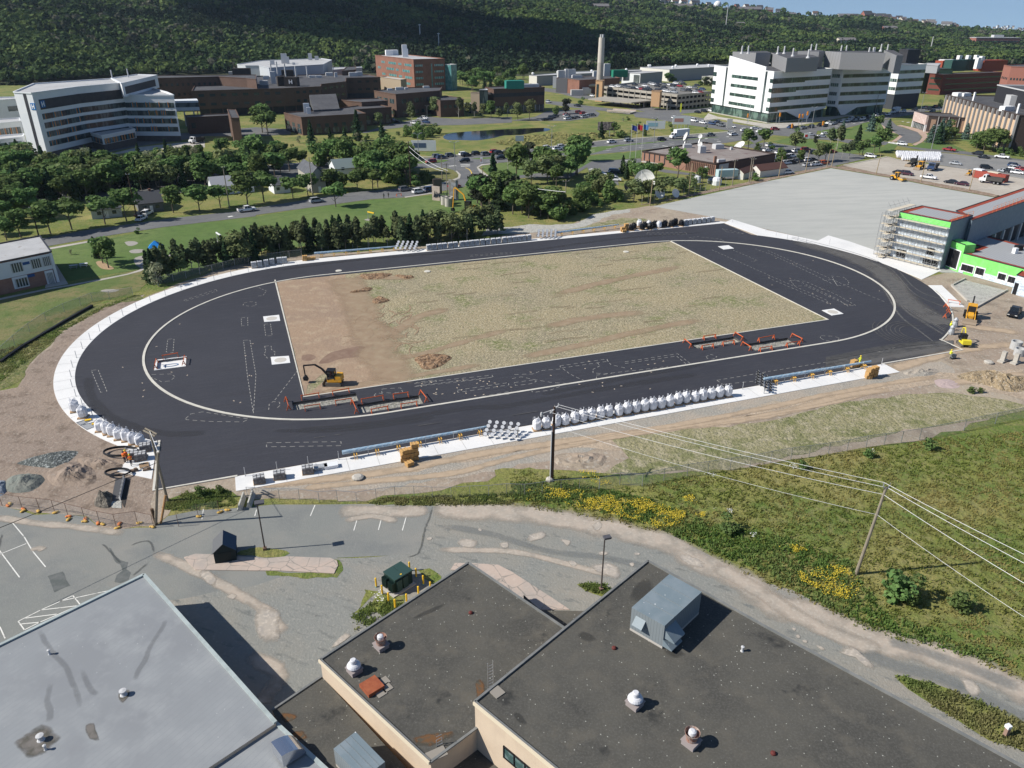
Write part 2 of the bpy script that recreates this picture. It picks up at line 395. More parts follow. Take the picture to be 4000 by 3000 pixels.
hill=link('hillside_terrain',npmesh('hillside_terrain',V,F,m_soil,smooth=True));tag(hill,kind='structure')
fl=MB();fl.add([(-1300,560,.01),(2200,560,.01),(2200,900,.01),(1200,980,.01),(600,930,.01),(150,820,.01),(-150,760,.01),(-300,715,.01),(-700,660,.01),(-1300,640,.01)],[tuple(range(10))])
struct('campus_meadow',fl,m_grass)
SN=[0]
def sheet(name,s,m,z,ro=None,smo=0,holes=(),thick=None,closed=True):
 P=G(s) if isinstance(s,str) else s
 if smo: P=sm([Vector((p[0],p[1],0)) for p in P],smo,True)
 if ro: P=rough(P,ro[0],ro[1],len(name))
 SN[0]+=1;z+=.0003*SN[0];mb=MB();mb.prism(P,None if thick is None else z-thick,z,holes);return struct(name,mb,m)
ho=[list(reversed(oval(46.5)))]
site=G("c0:1250,0 1000,60 850,140 700,230 560,300 480,370 440,440 330,520 260,600 210,730 150,800 -40,840 d0:-60,600 0,612 170,640 300,690 500,665 740,705 850,790 1000,815 1180,800 1330,790 1450,690 1500,620 1600,560 2000,520 d1:0,560 300,575 700,570 950,570 1100,520 1400,500 1600,470 2000,400 2120,330 d2:0,290 300,300 500,310 800,330 1130,340 1400,330 d3:0,240 400,190 800,120 1050,80 1400,30 c3:2212,1190 p:4300,1430 p:4400,1100 p:4300,900 b3:2212,960 b3:1500,1150 1330,1200 900,1000 430,860 0,765 b2:1750,655 1300,590 1180,560 900,615 640,700 400,780 0,800 b1:2000,860 1500,905 900,960 400,990 b0:2000,1080 1500,1250 1200,1380")
sheet('site_earth',site,m_dirt,.012,(3,1.2),holes=ho)
sheet('brown_earth',"c0:1210,30 1000,75 850,150 700,245 560,320 480,390 440,460 330,540 260,620 210,750 150,810 -40,850 d0:-60,600 0,600 170,625 300,670 500,650 740,690 850,770 1000,800 1180,790 1300,780 1330,500 1345,330 1360,60 1180,30 900,0 c0:700,1120 560,1000 490,860 490,720 560,560 680,400 900,230 1200,80",m_dirtL,.018,(2,.5),holes=())
sheet('stony_verge',"d1:-100,440 300,380 700,290 1200,200 1900,80 c2:0,1240 800,1100 1600,960 2212,880 c3:0,1100 600,960 900,900 1500,800 1700,960 1000,1010 0,1160 d2:900,80 0,280 d1:2212,300 1500,400 1000,480 500,470 0,490",m_rubble,.018,(1.2,.9))
sheet('earth_haul_road',"d1:0,470 700,400 1200,330 1800,230 2212,150 d2:300,60 900,-30 c3:0,1230 600,1120 1100,1060 1600,960 2212,1130 2212,870 c3:1500,900 900,1010 0,1170 c2:1500,1340 d2:0,100 d1:1500,260 800,350 0,440",mat('haul_road_earth',(.42,.33,.24),1,layers=[(.15,.45,.62,(.34,.27,.2)),(.5,.5,.7,(.48,.4,.31),dict(st=(1,6,1),rot=-.33,detail=7)),(2,.55,.7,(.26,.22,.17),dict(detail=8))],bump=(1.5,.2)),.024,(2.5,1))
sheet('rough_grass_strip',"d2:850,30 1500,-50 c3:0,1320 300,1240 700,1145 1300,1085 1600,1072 1900,1110 2212,1185 p:4200,1640 c3:2212,1230 1700,1330 1100,1420 d3:300,160 0,235 d2:1900,300 1200,335 800,330 1000,200",m_dry,.03,(2,1.1))
sheet('grass_verge',"c0:1240,0 1000,62 850,145 700,235 560,305 480,375 440,440 330,520 260,600 210,730 0,825 -100,840 -100,600 0,590 300,390 560,220 830,95 1000,50 1200,0 b0:1250,1370 1000,1400",mat('verge_grass',(.17,.17,.06),1,layers=[(.3,.42,.6,(.1,.125,.04)),(1.5,.5,.66,(.26,.22,.12),dict(detail=7))],bump=(2,.3)),.03,(1.5,.7))
sheet('weed_patch',"d0:1420,640 1450,560 1600,500 1800,470 1950,470 2050,520 d1:0,560 150,545 700,560 730,590 500,600 200,590 d0:2100,620 1800,630 1600,660",m_grass,.034,(1,.6))
sheet('weed_patch',"d1:980,590 1100,540 1500,530 2000,510 2212,500 d2:0,600 d2:200,640 0,625 d1:1900,630 1500,605 1100,605",m_grass,.034,(1,.4))
sheet('meadow_edge',"d1:2060,300 d2:0,290 150,280 d2:760,470 d1:2000,500 2080,400",m_grass,.036,(1,.5))
sheet('crushed_stone_pad',"b2:1220,568 2212,350 b3:0,350 545,238 1100,330 1500,410 1960,492 2212,560 p:4300,860 p:4300,1050 b3:2212,1150 1500,1140 960,960 430,865 0,768 b2:1900,690",m_gpad,.05)
sheet('berm_earth',"b2:1100,560 1500,490 2212,350 b3:0,345 540,232 1100,325 1500,405 1960,488 1990,470 2050,490 1900,450 1340,345 900,270 640,215 700,190 600,225 540,215 0,318 b2:2212,320 1500,470",mat('berm_earth',(.25,.18,.13),1,layers=[(.5,.45,.65,(.33,.26,.2),dict(detail=7))],bump=(1,.5)),.07,(2,.5))
sheet('gravel_yard',"b3:650,215 1030,140 1150,170 1700,245 2212,330 p:4400,730 p:4400,960 b3:2212,540 2050,490 1900,450 1340,345 900,270",mat('yard_gravel',(.4,.355,.3),1,layers=[(.05,.42,.6,(.46,.42,.36)),(.4,.5,.7,(.34,.3,.25),dict(detail=7)),(2,.5,.7,(.5,.46,.4),dict(amt=.5,detail=8))]),.055,(3,.6))
sheet('east_lot',"b3:1110,130 1300,95 1560,110 1900,150 2212,175 p:4400,700 p:4400,780 b3:2212,330 1700,245 1480,212",mat('lot_asphalt',(.2,.2,.195),.9,layers=[(.1,.4,.6,(.24,.235,.225)),(.5,.55,.7,(.17,.17,.17),dict(detail=7)),(3,.5,.7,(.27,.26,.25),dict(amt=.5))]),.06)
sheet('infield_corner_earth',"b2:0,790 300,800 560,700 750,650 1000,590 1230,560 1500,610 1800,665 1830,700 1300,740 920,740 400,790 0,850",m_dirt,.03,(2,.8))
sheet('grass_patch',"b2:440,775 700,720 950,665 1150,675 1180,690 900,735 500,790",m_dry,.034,(1.5,.7))
sheet('gravel_track',"b2:0,745 150,720 340,730 560,715 700,640 900,600 1030,590 1010,620 860,640 640,740 300,790 0,800 b1:1950,820 2000,750",mat('grey_gravel',(.42,.41,.37),1,layers=[(.8,.45,.65,(.3,.29,.26),dict(detail=8)),(3,.5,.65,(.5,.49,.45),dict(detail=8))],bump=(3,.2)),.04,(1.5,.8))
sheet('parking_lot',"d0:-300,560 0,612 170,650 300,690 500,680 740,705 850,790 1000,815 1180,800 1330,800 1450,700 1700,650 2040,630 d1:0,600 500,600 1000,595 1530,610 1500,700 1440,860 1420,1000 1390,1030 700,1060 e1:0,300 e1:-200,900 e0:2000,1438 p:0,3400 p:-700,3000",m_lot,.012)
sheet('gravel_yard_near',"d1:1530,610 1640,625 1900,640 d2:0,620 250,655 450,690 800,760 1100,830 1400,870 1700,1030 2000,1220 d3:0,1280 e3:400,0 750,180 1100,320 1500,460 1900,560 2212,690 p:4300,2900 p:4300,3400 p:1000,3500 e0:1400,0 d0:2212,1300 d1:700,1060 1390,1030 1430,950 1450,850 1500,700",m_lotg,.013,(2,.5))
sheet('pale_gravel_strip',"d2:-300,700 0,625 250,665 420,700 300,740 0,690 d1:1700,700 1600,625 2000,640",mat('pale_gravel',(.5,.44,.37),1,layers=[(1,.45,.62,(.38,.34,.29),dict(detail=8)),(4,.5,.66,(.58,.53,.46),dict(detail=8))],bump=(4,.08)),.02,(1,.5))
PG=mat('pothole_gravel',(.42,.37,.31),1,layers=[(.9,.4,.62,(.33,.3,.265),dict(detail=9)),(3,.5,.66,(.52,.46,.39),dict(detail=9))],soft=(.9,1))
for i,(q,w) in enumerate([("d1:1740,910 1830,890 1920,920 1900,975 1810,985 1750,950",.3),("d1:2100,935 2180,925 2185,970 2130,980",.25),("d1:1470,890 1520,885 1515,910 1480,910",.2),("d1:1920,810 1950,810 1950,830 1925,830",.15),("d2:130,900 180,850 270,830 300,870 260,900 160,925",.4),("d2:420,900 500,910 510,935 480,965 440,930",.3),("d2:740,1020 790,1000 840,1020 800,1045 755,1040",.3),("d2:480,1090 530,1085 570,1120 540,1140 490,1120",.3),("d2:670,1130 740,1105 850,1100 930,1140 945,1200 910,1245 830,1230 720,1180",.6),("d2:1010,1110 1050,1100 1060,1130 1030,1140",.2),("d2:1410,1040 1500,1020 1600,1070 1670,1110 1640,1150 1560,1140 1470,1090",.6),("d2:690,790 740,740 780,760 775,800 730,840",.3),("d2:1055,1020 1100,1020 1100,1035 1065,1040",.15),("e3:200,230 240,235 230,260",.2),("e3:240,290 270,290 280,320 250,320",.2),("e3:290,330 340,340 340,365 300,360",.2),("e3:410,380 460,390 500,420 460,425",.2),("e1:0,50 100,30 190,60 230,130 200,200 220,330 120,370 30,350 0,300",.6),("e1:640,400 700,330 780,270 830,290 800,320 700,390",.4),("d0:1700,1180 1800,1170 1880,1240 1860,1310 1780,1280",.5),("d0:1950,1400 2000,1365 2060,1390 2010,1430",.3),("e3:600,440 700,380 800,450 930,570 860,580 750,490",.5),("e3:1650,650 1780,690 1850,790 1760,830 1700,760",.5)]):
 softpatch('gravel_patch',rough(sm([Vector((p.x,p.y,0)) for p in G(q)],2,True),.6,w*.8,3),PG,.06+.0004*i)
DS=mat('dark_asphalt_stain',(.1,.11,.105),.9,layers=[(1,.4,.7,(.15,.155,.15),dict(detail=7))])
for q in ["d0:940,970 960,980 1000,1050 1040,1080 1110,1100 1090,1160 1130,1190 1110,1250 1040,1280 990,1270 1010,1210 1060,1170 1040,1120 1000,1100 960,1030","d0:410,1220 540,1180 610,1300 470,1360"]:
 sheet('asphalt_patch',q,DS,.022,(.4,.12))
sheet('grass_island',"e3:1090,640 1300,680 1500,740 1700,840 1900,900 2212,1040 p:4200,2950 e3:2212,1300 1900,1200 1650,1040 1480,940 1400,880 1200,760",m_grass,.03,(.8,.5))
sheet('grass_island',"d2:560,1290 640,1280 780,1290 860,1330 880,1400 780,1400 650,1350",m_grass,.03,(.5,.25))
sheet('grass_island',"d1:-60,980 60,970 180,985 290,1020 240,1050 60,1060 -60,1040 d0:2040,1030 2080,1000 2140,990",m_grass,.034,(.5,.25))
sheet('grass_island',"d1:80,1180 500,1190 700,1190 690,1100 640,1070 710,1080 740,1140 700,1230 400,1240 100,1210",m_grass,.024,(.5,.35))
sheet('grass_island',"e1:800,120 880,100 1000,20 d1:1050,1360 1200,1400 1290,1380 e1:1290,30 1150,110 950,230 880,270 900,180 d1:940,1330 1060,1350",m_grass,.024,(.5,.35))
sheet('grass_island',"d1:1400,1170 1500,1150 1600,1220 1600,1270 1520,1290 1440,1240",m_grass,.024,(.5,.35))
sheet('concrete_island',"d0:1590,1060 1690,1030 1840,1035 2040,1050 2170,1060 d1:100,1070 260,1052 480,1060 640,1065 700,1090 710,1130 675,1200 500,1190 200,1175 0,1175 d0:1690,1168 1640,1120",m_pink,.1,thick=.1)
sheet('concrete_walk',"p:1777,2201 1859,2203 1945,2208 2000,2236 2176,2350 2226,2384 2113,2384 2072,2361 1829,2235 1760,2227",m_pink,.09,thick=.09)
MK=MB()
def line(s,w=.12,z=.035): ribbon(MK,G(s),w,z)
for q in ["d0:110,760 210,880","d0:210,880 280,1000 395,1140","d0:-60,940 -40,950 170,1230","d0:-60,1050 0,1030 228,938","d1:510,605 470,700","d1:900,645 845,825","d1:1112,615 1058,820","d1:1328,600 1265,825","d0:1758,640 1745,728","e0:0,220 45,320","d1:5,645 -10,700"]: line(q)
for q in ["e0:158,172 358,72 520,0 d0:630,1388","e0:158,172 212,246","d0:630,1388 672,1438 e0:690,25","e0:212,246 345,180 520,105 690,30","e0:185,195 350,180","e0:220,145 490,110","e0:350,75 670,38","d0:510,1438 940,1345"]: line(q)
struct('parking_lines',MK,m_white)
sheet('highway',"p:-200,760 b0:150,388 b1:0,215 380,195 1040,160 g:300,390 540,372 950,337 1300,303 1700,272 1990,243 h:230,440 450,415 880,385 1150,370 1460,345 1700,328 1860,316 1340,242 1000,182 780,160 740,100 1130,105 1300,135 1620,190 1880,235 2212,282 i:240,213 380,208 700,180 1000,128 1270,85 x:560,918 850,875 1180,838 1300,830 1300,880 1000,900 870,935 430,1010 0,1110 i:800,228 620,235 610,262 700,290 840,305 1060,320 1200,325 x:540,1290 650,1300 860,1320 1300,1370 2212,1500 p:4300,720 j:1270,330 1000,290 700,250 500,240 200,185 0,180 i:1000,370 800,320 680,310 560,300 420,285 250,270 200,300 100,340 h:1990,400 1750,440 1550,450 1200,478 850,515 500,548 260,570 0,590 g:1950,378 1640,402 1240,432 1100,440 1010,465 1000,490 1050,540 1110,578 1300,580 1500,565 1700,540 2000,560 h:300,640 840,605 840,650 700,680 560,725 580,760 600,900 540,870 300,810 260,700 g:2000,600 1560,590 1450,600 1250,590 1060,640 820,700 520,760 200,800 b1:1290,490 1000,505 450,580 0,642 b0:2212,652 1400,748 860,832 410,912 -200,1000 b0:-200,900 345,848 700,780 1300,695 1500,668 2212,592 b1:0,580 440,510 850,445 1340,403 1500,385 1650,360 g:640,640 760,610 820,580 800,530 700,495 620,485 300,490 0,470 b1:1000,250 400,300 0,400 p:0,810",m_road,.04)
sheet('median_grass',"g:170,428 440,412 640,400 700,405 640,425 430,440 200,445",m_lawn,.06)
sheet('median_grass',"g:940,385 1300,362 1700,318 1990,300 h:0,512 600,460 1080,418 1100,425 600,475 g:2212,340 1900,325 1300,380 1000,395",m_lawn,.06)
sheet('right_median_grass',"h:1100,415 1500,385 1700,372 1650,380 1400,400",m_lawn,.06)
sheet('sidewalk',"b0:430,925 860,850 865,862 435,940",m_walk,.06)
sheet('sidewalk',"b0:150,378 320,362 b1:380,190 1040,155 1040,162 380,198 b0:330,372 150,388",m_walk,.06)
sheet('sidewalk',"g:0,388 540,362 950,328 1300,293 1700,262 1990,234 h:230,432 450,407 880,377 1460,337 1860,308 1860,314 1460,343 880,383 450,413 230,438 g:1990,240 1700,268 1300,299 950,333 540,368 0,394",m_walk,.06)
sheet('sidewalk',"g:1000,480 1050,450 1230,430 1225,440 1060,462 1020,485 1060,520 1140,580 1120,585 1030,530",m_walk,.08)
sheet('corner_grass',"g:1060,470 1230,440 1400,425 1640,410 2000,385 2212,372 h:260,580 500,560 840,525 835,600 300,640 g:2000,560 1700,540 1500,565 1300,578 1140,572 1070,510",m_lawn,.05)
sheet('corner_grass',"g:300,500 500,495 620,495 740,510 800,560 780,610 620,640 450,660 300,700 200,600",mat('dry_lawn',(.17,.16,.06),1,layers=[(.3,.4,.6,(.11,.12,.04)),(1.5,.5,.7,(.2,.18,.08))]),.05,(2,.6))
sheet('sidewalk',"g:790,520 830,560 820,600 700,645 400,695 400,685 690,635 800,590 805,560 770,520",m_walk,.07)
sheet('sidewalk',"g:220,800 520,757 525,765 230,810",m_walk,.06)
sheet('playing_field',"b0:435,940 860,860 1400,750 2212,655 b1:450,582 1000,508 1290,495 1540,465 1800,402 1960,377 2100,420 1960,560 1700,620 1300,740 1000,830 500,900 0,960 b0:1900,1080 1500,1200 1250,1220 1230,1110 600,1210 470,1220 440,930",m_lawn,.02,(4,.4))
sheet('school_grass',"b0:-100,1370 600,1230 1230,1110 1300,1200 1200,1300 800,1400 c0:800,60 300,380 0,520 -100,300",mat('school_grass',(.11,.15,.045),1,layers=[(.1,.42,.6,(.19,.17,.075)),(.5,.5,.66,(.08,.12,.03)),(2,.5,.7,(.14,.16,.06),dict(amt=.6))],bump=(2,.15)),.02,(3,.6))
sheet('footpath',"b0:-100,1390 0,1362 400,1278 600,1245 900,1190 1100,1150 1200,1118 1240,1095 1260,1105 1215,1130 1100,1160 900,1203 600,1258 400,1292 0,1378 -100,1400",m_walk,.045)
sheet('school_path',"b0:480,1060 590,1240 390,1275 400,1220 500,1215",m_walk,.05)
sheet('play_gravel',"b0:1155,1030 1200,1000 1330,985 1480,1000 1600,965 1480,970 1400,1060 1330,1090 1240,1105 1180,1080",mat('play_gravel',(.3,.28,.25),1,layers=[(2,.4,.7,(.36,.34,.3))]),.045,smo=2)
for q in ["b0:1075,880 1110,870 1160,870 1195,885 1160,905 1110,910","b0:1115,955 1160,940 1230,940 1250,955 1200,972 1140,972","b0:1855,875 1920,860 2150,845 2060,870 1990,890 1900,892","b0:865,1300 920,1285 1030,1288 1000,1305 940,1312","b1:935,685 970,675 1030,690 1000,697"]:
 sheet('bare_patch',q,MATS['play_gravel'],.045,(.6,.15),smo=2)
sheet('wood_chip_bed',"b0:830,1050 870,1040 930,1070 985,1100 960,1115 890,1110 850,1085",mat('wood_chips',(.42,.3,.18),1,layers=[(3,.4,.7,(.3,.2,.12))]),.05,smo=2)
sheet('pond_water',"g:660,130 740,110 900,95 1200,75 1500,62 1720,55 1800,70 1750,90 1620,105 1480,130 1300,135 1200,160 1050,185 950,190 800,185 690,185 640,160",m_water,.03,smo=2)
sheet('hospital_yard',"k:140,560 280,545 600,530 850,470 1120,440 1270,430 1270,470 1150,470 900,490 650,520 400,545 150,580",m_walk,.03)
sheet('hospital_road',"k:280,540 600,515 850,465 1120,425 1270,400 a1:0,1180 300,1160 300,1120 0,1100 k:1140,380 800,420 300,500",m_road,.025)
sheet('campus_lot',"a1:900,1150 1180,1070 1500,1010 1750,1030 2212,1010 a2:0,1040 200,1010 300,960 700,940 760,980 740,1010 500,1045 250,1045 0,1045 a1:2212,1060 1800,1080 1540,1085 1520,1070 1100,1120 950,1150",m_road,.035)
sheet('garage_road',"a2:-100,800 290,790 420,810 560,850 780,860 1000,935 1120,960 1350,1000 1500,980 1740,960 1740,930 1400,950 1100,920 700,840 600,800 290,760",m_road,.03)
sheet('garage_road',"a2:290,870 420,880 620,910 860,940 1000,960 1130,985 1000,990 800,960 560,935 290,895",m_road,.034)
sheet('office_lot',"h:560,725 700,690 840,660 880,700 1100,760 1400,790 1840,830 2100,800 2212,770 i:0,640 300,590 700,540 i:1000,470 1020,440 700,400 500,370 i:200,330 100,340 0,360 h:2150,520 1840,640 1600,800 860,690 700,740 h:420,740 h:300,800 h:580,870 h:600,800",m_road,.03)
sheet('park_lawn',"i:250,325 400,290 560,305 700,330 900,345 1060,360 1200,370 1270,400 1150,415 900,425 700,400 560,375 400,350",m_lawn,.05,smo=1)
sheet('park_lawn',"i:620,240 700,225 900,215 1000,170 1140,150 1200,225 1270,260 1270,300 1200,320 1060,315 850,300 720,275",m_lawn,.05,smo=1)
sheet('park_lawn',"x:540,1290 420,1380 480,1400 600,1380 650,1320 860,1345 1300,1390 1500,1390 1300,1300 1000,1290 880,1300 950,1250 1020,1200 1200,1230 1500,1270 1700,1350 2000,1440 2212,1470 2212,1380 1700,1250 1200,1100 900,1150 1000,1180 1050,1240 860,1300",m_lawn,.05)
sheet('arts_walk',"x:640,1080 720,1095 900,1160 960,1220 920,1270 830,1310 870,1325 960,1280 1030,1210 1000,1170 1170,1180 1120,1140 950,1130 830,1100 690,1070",mat('brick_paving',(.4,.28,.22),.9,layers=[(.5,.4,.6,(.46,.35,.28))]),.07)
sheet('arts_walk',"x:450,1060 520,1100 580,1150 700,1180 720,1210 640,1270 560,1290 600,1260 670,1205 650,1180 560,1160 480,1110",MATS['brick_paving'],.07)
sheet('plaza_walk',"w:0,1150 60,1080 200,1130 900,1230 1400,1200 1500,1150 1900,1120 2212,1060 2212,1100 1500,1230 1150,1290 900,1300 700,1250 200,1160 0,1180",m_walk,.05)
MK=MB()
for q,wd in [("g:300,460 540,440",.15),("g:560,437 700,425",.15),("h:250,545 1000,475",.15),("h:250,505 1100,432",.0)]:
 if wd: dashes(MK,G(q),wd*1.4,.07,3,6)
for q in ["h:280,540 1200,455","h:280,520 1300,430","h:300,485 1080,425","h:100,475 900,400","h:900,400 1500,360","h:1300,430 1900,385","g:300,460 700,430","g:1100,415 1900,345","g:700,385 950,360","i:0,235 250,250","i:700,205 1200,115","i:700,215 1200,130","x:0,1070 860,930","x:430,970 860,900"]:
 dashes(MK,G(q),.28,.07,3,6)
for q in ["g:700,470 780,462","g:825,455 930,452","g:830,470 930,466","g:1655,325 1700,320","h:1070,470 1130,476","h:1660,420 1700,424","h:1530,395 1560,392","h:1760,370 1790,374","b0:1970,660 2010,652","h:280,725 320,718","h:740,690 830,675","h:640,635 720,630","h:740,645 780,638"]: ribbon(MK,G(q),1.0,.07)
for a,b in [("x:730,1240","x:760,1230"),("x:665,1265","x:715,1260"),("x:800,1235","x:825,1240"),("x:740,1272","x:760,1270"),("x:765,1040","x:800,1035"),("x:705,1028","x:725,1025")]: ribbon(MK,[G(a)[0],G(b)[0]],1.2,.07)
for k in range(8): 
 a=G("x:%d,%d %d,%d"%(555+22*k,1278+3.4*k,543+22*k,1294+3.4*k));ribbon(MK,a,.9,.08)
struct('road_markings',MK,m_white)
MK=MB();ribbon(MK,sm(G("g:880,487 920,505 945,540 948,585"),3),.5,.08)
for q in ["x:660,1135 700,1140","x:700,1130 735,1133","x:740,1315 840,1325","x:770,1300 830,1308"]: ribbon(MK,G(q),1.2,.09)
struct('traffic_island_paint',MK,m_yellow)
cc=MB()
for q in ["b3:650,215 1030,140","b3:1700,245 2212,330","b3:1030,140 1160,175"]: ribbon(cc,G(q),.6,.2)
struct('lot_kerb',cc,m_curb)
sheet('arts_drive',"x:430,1010 560,1000 640,1080 700,1098 900,1160 948,1220 915,1268 830,1300 640,1272 712,1212 650,1182 520,1110 440,1055",m_road,.075)
m_tans=mat('dusty_tan_gravel',(.43,.365,.3),1,layers=[(.5,.42,.62,(.36,.32,.27),dict(detail=9)),(3,.5,.66,(.5,.45,.38),dict(detail=9,amt=.7))],soft=(.35,.95))
m_blus=mat('blue_grey_gravel',(.21,.22,.215),1,layers=[(3,.5,.7,(.27,.28,.275),dict(detail=8))],soft=(.25,.45))
zz=.045
for q,w,m in (("d1:1500,640 1900,655 d2:100,680 400,720 800,800 1300,920 1600,1080 2000,1260 e3:60,30 400,110 900,320 1400,450 1900,620 2400,900",5.5,m_tans),("d2:1700,1100 2100,1330 e3:300,160 700,330 1000,440",3.2,m_tans),("e3:1000,330 1300,420 1700,560 2300,800",2.2,m_blus),("e3:800,430 1100,560 1500,660 2000,900 2400,1100",2.4,m_blus),("d1:700,650 1000,660 1300,660 1520,650",3.5,m_tans),("d1:1550,780 2000,850 d2:300,1000 800,1060 1400,1200",1.6,m_blus),("d1:1500,990 d2:0,1010 500,1120 900,1230",1.4,m_tans),("e1:-100,450 200,620 100,800 50,900",2.5,m_tans),("d0:1300,1000 1700,1180 2100,1400 e1:100,100 250,300",2.0,m_tans),("d1:750,750 1000,700 1250,760",1.6,m_tans),("d0:-100,700 300,760 700,800 1100,860",1.8,m_tans),("d0:250,1000 330,980 380,1000",1.5,m_tans)):
 zz+=.0007;softrib('gravel_drift',sm([Vector((p.x,p.y,0)) for p in G(q)],5),w,m,zz)
m_hr=mat('haul_rut',(.48,.37,.26),1,layers=[(1,.4,.7,(.4,.31,.22),dict(detail=8))],soft=(.4,.9))
for q,w in (("d1:-50,440 700,370 1300,290 1900,170 d2:300,80 900,0 c3:0,1270 600,1110 1100,1040",2.6),("d1:300,470 1000,400 1700,330 d2:0,200 600,70 c3:0,1200 500,1090 1000,1000 1500,930",2.0),("c3:900,930 1300,800 1700,700 2212,640",3.5),("c3:1650,480 1900,520 2212,560",4),("c3:1500,1000 1900,950 2300,900",3),("d2:400,90 900,20 c3:300,1210 900,1080",1.2)):
 zz+=.0007;softrib('haul_road_rut',sm([Vector((p.x,p.y,0)) for p in G(q)],5),w,m_hr,zz)
m_cr=mat('asphalt_crack',(.1,.105,.1),.95,soft=(2,.55))
for q in ("d1:1530,610 1500,720 1450,860 1430,960 1395,1030 1290,1060","d0:1120,960 1230,920 1300,930 1330,1040","d0:870,930 940,990 1010,1070 1050,1110","d0:1290,1090 1200,1170 1130,1220","d0:30,840 -20,1010"): zz+=.0007;softrib('asphalt_crack',rough(sm([Vector((p.x,p.y,0)) for p in G(q)],4),.4,.25,2,False),.35,m_cr,zz)
# ================================================================ TRACK
m_track=mat('fresh_black_asphalt',(.034,.035,.044),.8,layers=[(.03,.4,.65,(.046,.047,.057)),(.07,.5,.66,(.04,.04,.048),dict(st=(1,6,1),rot=-TH)),(.25,.5,.72,(.055,.056,.064),dict(st=(1,9,1),rot=-TH,detail=6)),(3,.45,.7,(.028,.029,.037),dict(amt=.6,detail=8))],spec=.3,bump=(14,.01))
m_inf=mat('infield_turf_soil',(.33,.275,.17),1,layers=[(.06,.42,.6,(.27,.235,.16)),(.12,.52,.66,(.19,.2,.085),dict(detail=7)),(.9,.47,.62,(.4,.345,.23),dict(st=(1,1.8,1),rot=-.5,detail=8)),(2,.53,.66,(.2,.185,.1),dict(detail=8,amt=.85)),(.8,.62,.7,(.12,.16,.05),dict(detail=8,amt=.8))],bump=(2.2,.3,dict(detail=8)))
m_infd=mat('infield_bare_soil',(.33,.235,.16),1,layers=[(.06,.42,.6,(.29,.21,.15)),(.4,.5,.66,(.38,.29,.2),dict(detail=8)),(2,.52,.7,(.26,.19,.13),dict(amt=.7,detail=8))],bump=(1.5,.12,dict(detail=8)))
PITS=[(-56.5,-37.4,-33.2,-29.7),(-39.5,-18.2,-39.1,-34.0),(19.2,33.0,-34.2,-30.4),(33.0,47.2,-38.0,-34.0)]
def pitpoly(s): return [p for p in G(s)]
PQ=["c1:290,945 865,850 885,920 345,1000","c1:865,955 1412,875 1440,945 905,1030","c2:1560,430 1905,362 1980,410 1590,470","p:2910,1347 3070,1320 3120,1342 2945,1372","c0:1365,575 1590,545 1590,625 1350,645"]
PU=[]
for q in PQ:
 a=[uv(p) for p in G(q)];us=[p[0] for p in a];vs=[p[1] for p in a]
 us.sort();vs.sort();PU.append((sum(us[:2])/2,sum(us[2:])/2,sum(vs[:2])/2,sum(vs[2:])/2))
outer=[]
def arc(cu,R,a0,a1,n):
 return [tw(cu+R*math.cos(a),R*math.sin(a)) for a in np.linspace(math.radians(a0),math.radians(a1),n)]
outer=[tw(-74.3,-47.2),tw(62.9,-47.2),tw(63.0,-42)]+arc(42.195,47,-63.6,46,50)+[tw(74.8,47.3)]+[tw(-42.2,47)]+arc(-42.195,47,90,227.5,60)
holes=[[tw(u0,v0),tw(u1,v0),tw(u1,v1),tw(u0,v1)] for u0,u1,v0,v1 in PU]
IN=(-53.2,50.0,-26.6,35.2)
inf=[tw(IN[0],IN[2]),tw(IN[1],IN[2]),tw(IN[1],IN[3]),tw(IN[0],IN[3])]
mb=MB();mb.prism(outer,-.3,.05,[inf]+holes);struct('running_track',mb,m_track)
mb=MB();mb.prism(inf,None,.03);struct('infield',mb,m_inf)
def U(s): return [uv(p) for p in G(s)]
mb=MB();mb.prism(rough([tw(-53.1,-26.5),tw(-53.1,35)]+G("b1:770,1155 790,1250 830,1330 860,1438 c1:880,120 950,300 1010,400 1000,480 1020,540 1150,600 1170,680 1180,770 430,890 450,790 560,700 720,640"),2,.5),None,.05);struct('bare_infield_soil',mb,m_infd)
m_dig=mat('dug_soil',(.3,.19,.11),1,layers=[(1.2,.42,.6,(.15,.09,.055),dict(detail=8)),(2,.5,.65,(.4,.28,.18),dict(detail=8))],bump=(1.2,.9,dict(detail=8)))
mdk=mat('dark_bare_soil',(.2,.13,.095),1,layers=[(.6,.4,.6,(.24,.165,.12))])
for q,am in [("c1:1370,560 1440,525 1600,515 1690,545 1660,580 1550,640 1450,650 1400,600",.35),("b1:1000,1390 1060,1350 1160,1380 1050,1410",.3),("b1:810,1310 900,1290 1000,1270 980,1300 850,1315",.2),("b1:1200,1165 1300,1170 1370,1180 1300,1195",.2),("b1:900,1160 1050,1150 1180,1150 1100,1190 950,1200",.2)]:
 P=rough(sm([Vector((p.x,p.y,0)) for p in G(q)],3,True),.8,am)
 mb=MB();c=sum(P,Vector((0,0)))/len(P);n=len(P);vs=[];fs=[]
 K=5
 for k in range(K+1):
  for i,p in enumerate(P):
   w=c.lerp(p,1-k/K);h=.06+(0 if k==0 else (.35*(1-abs(k/K-.4))*(.5+mnoise.noise(Vector((w.x*.9,w.y*.9,2))))+.1))
   vs.append((w.x,w.y,max(h,.055)))
 for k in range(K):
  for i in range(n): fs.append((k*n+i,k*n+(i+1)%n,(k+1)*n+(i+1)%n,(k+1)*n+i))
 mb.add(vs,fs);o=mb.obj('dug_soil',m_dig);tag(o,kind='structure')
mb=MB();mb.prism(rough(sm([Vector((p.x,p.y,0)) for p in G("c1:620,520 700,490 880,450 980,460 1030,515 900,540 720,560 650,590 540,600")],3,True),1,.3),None,.056)
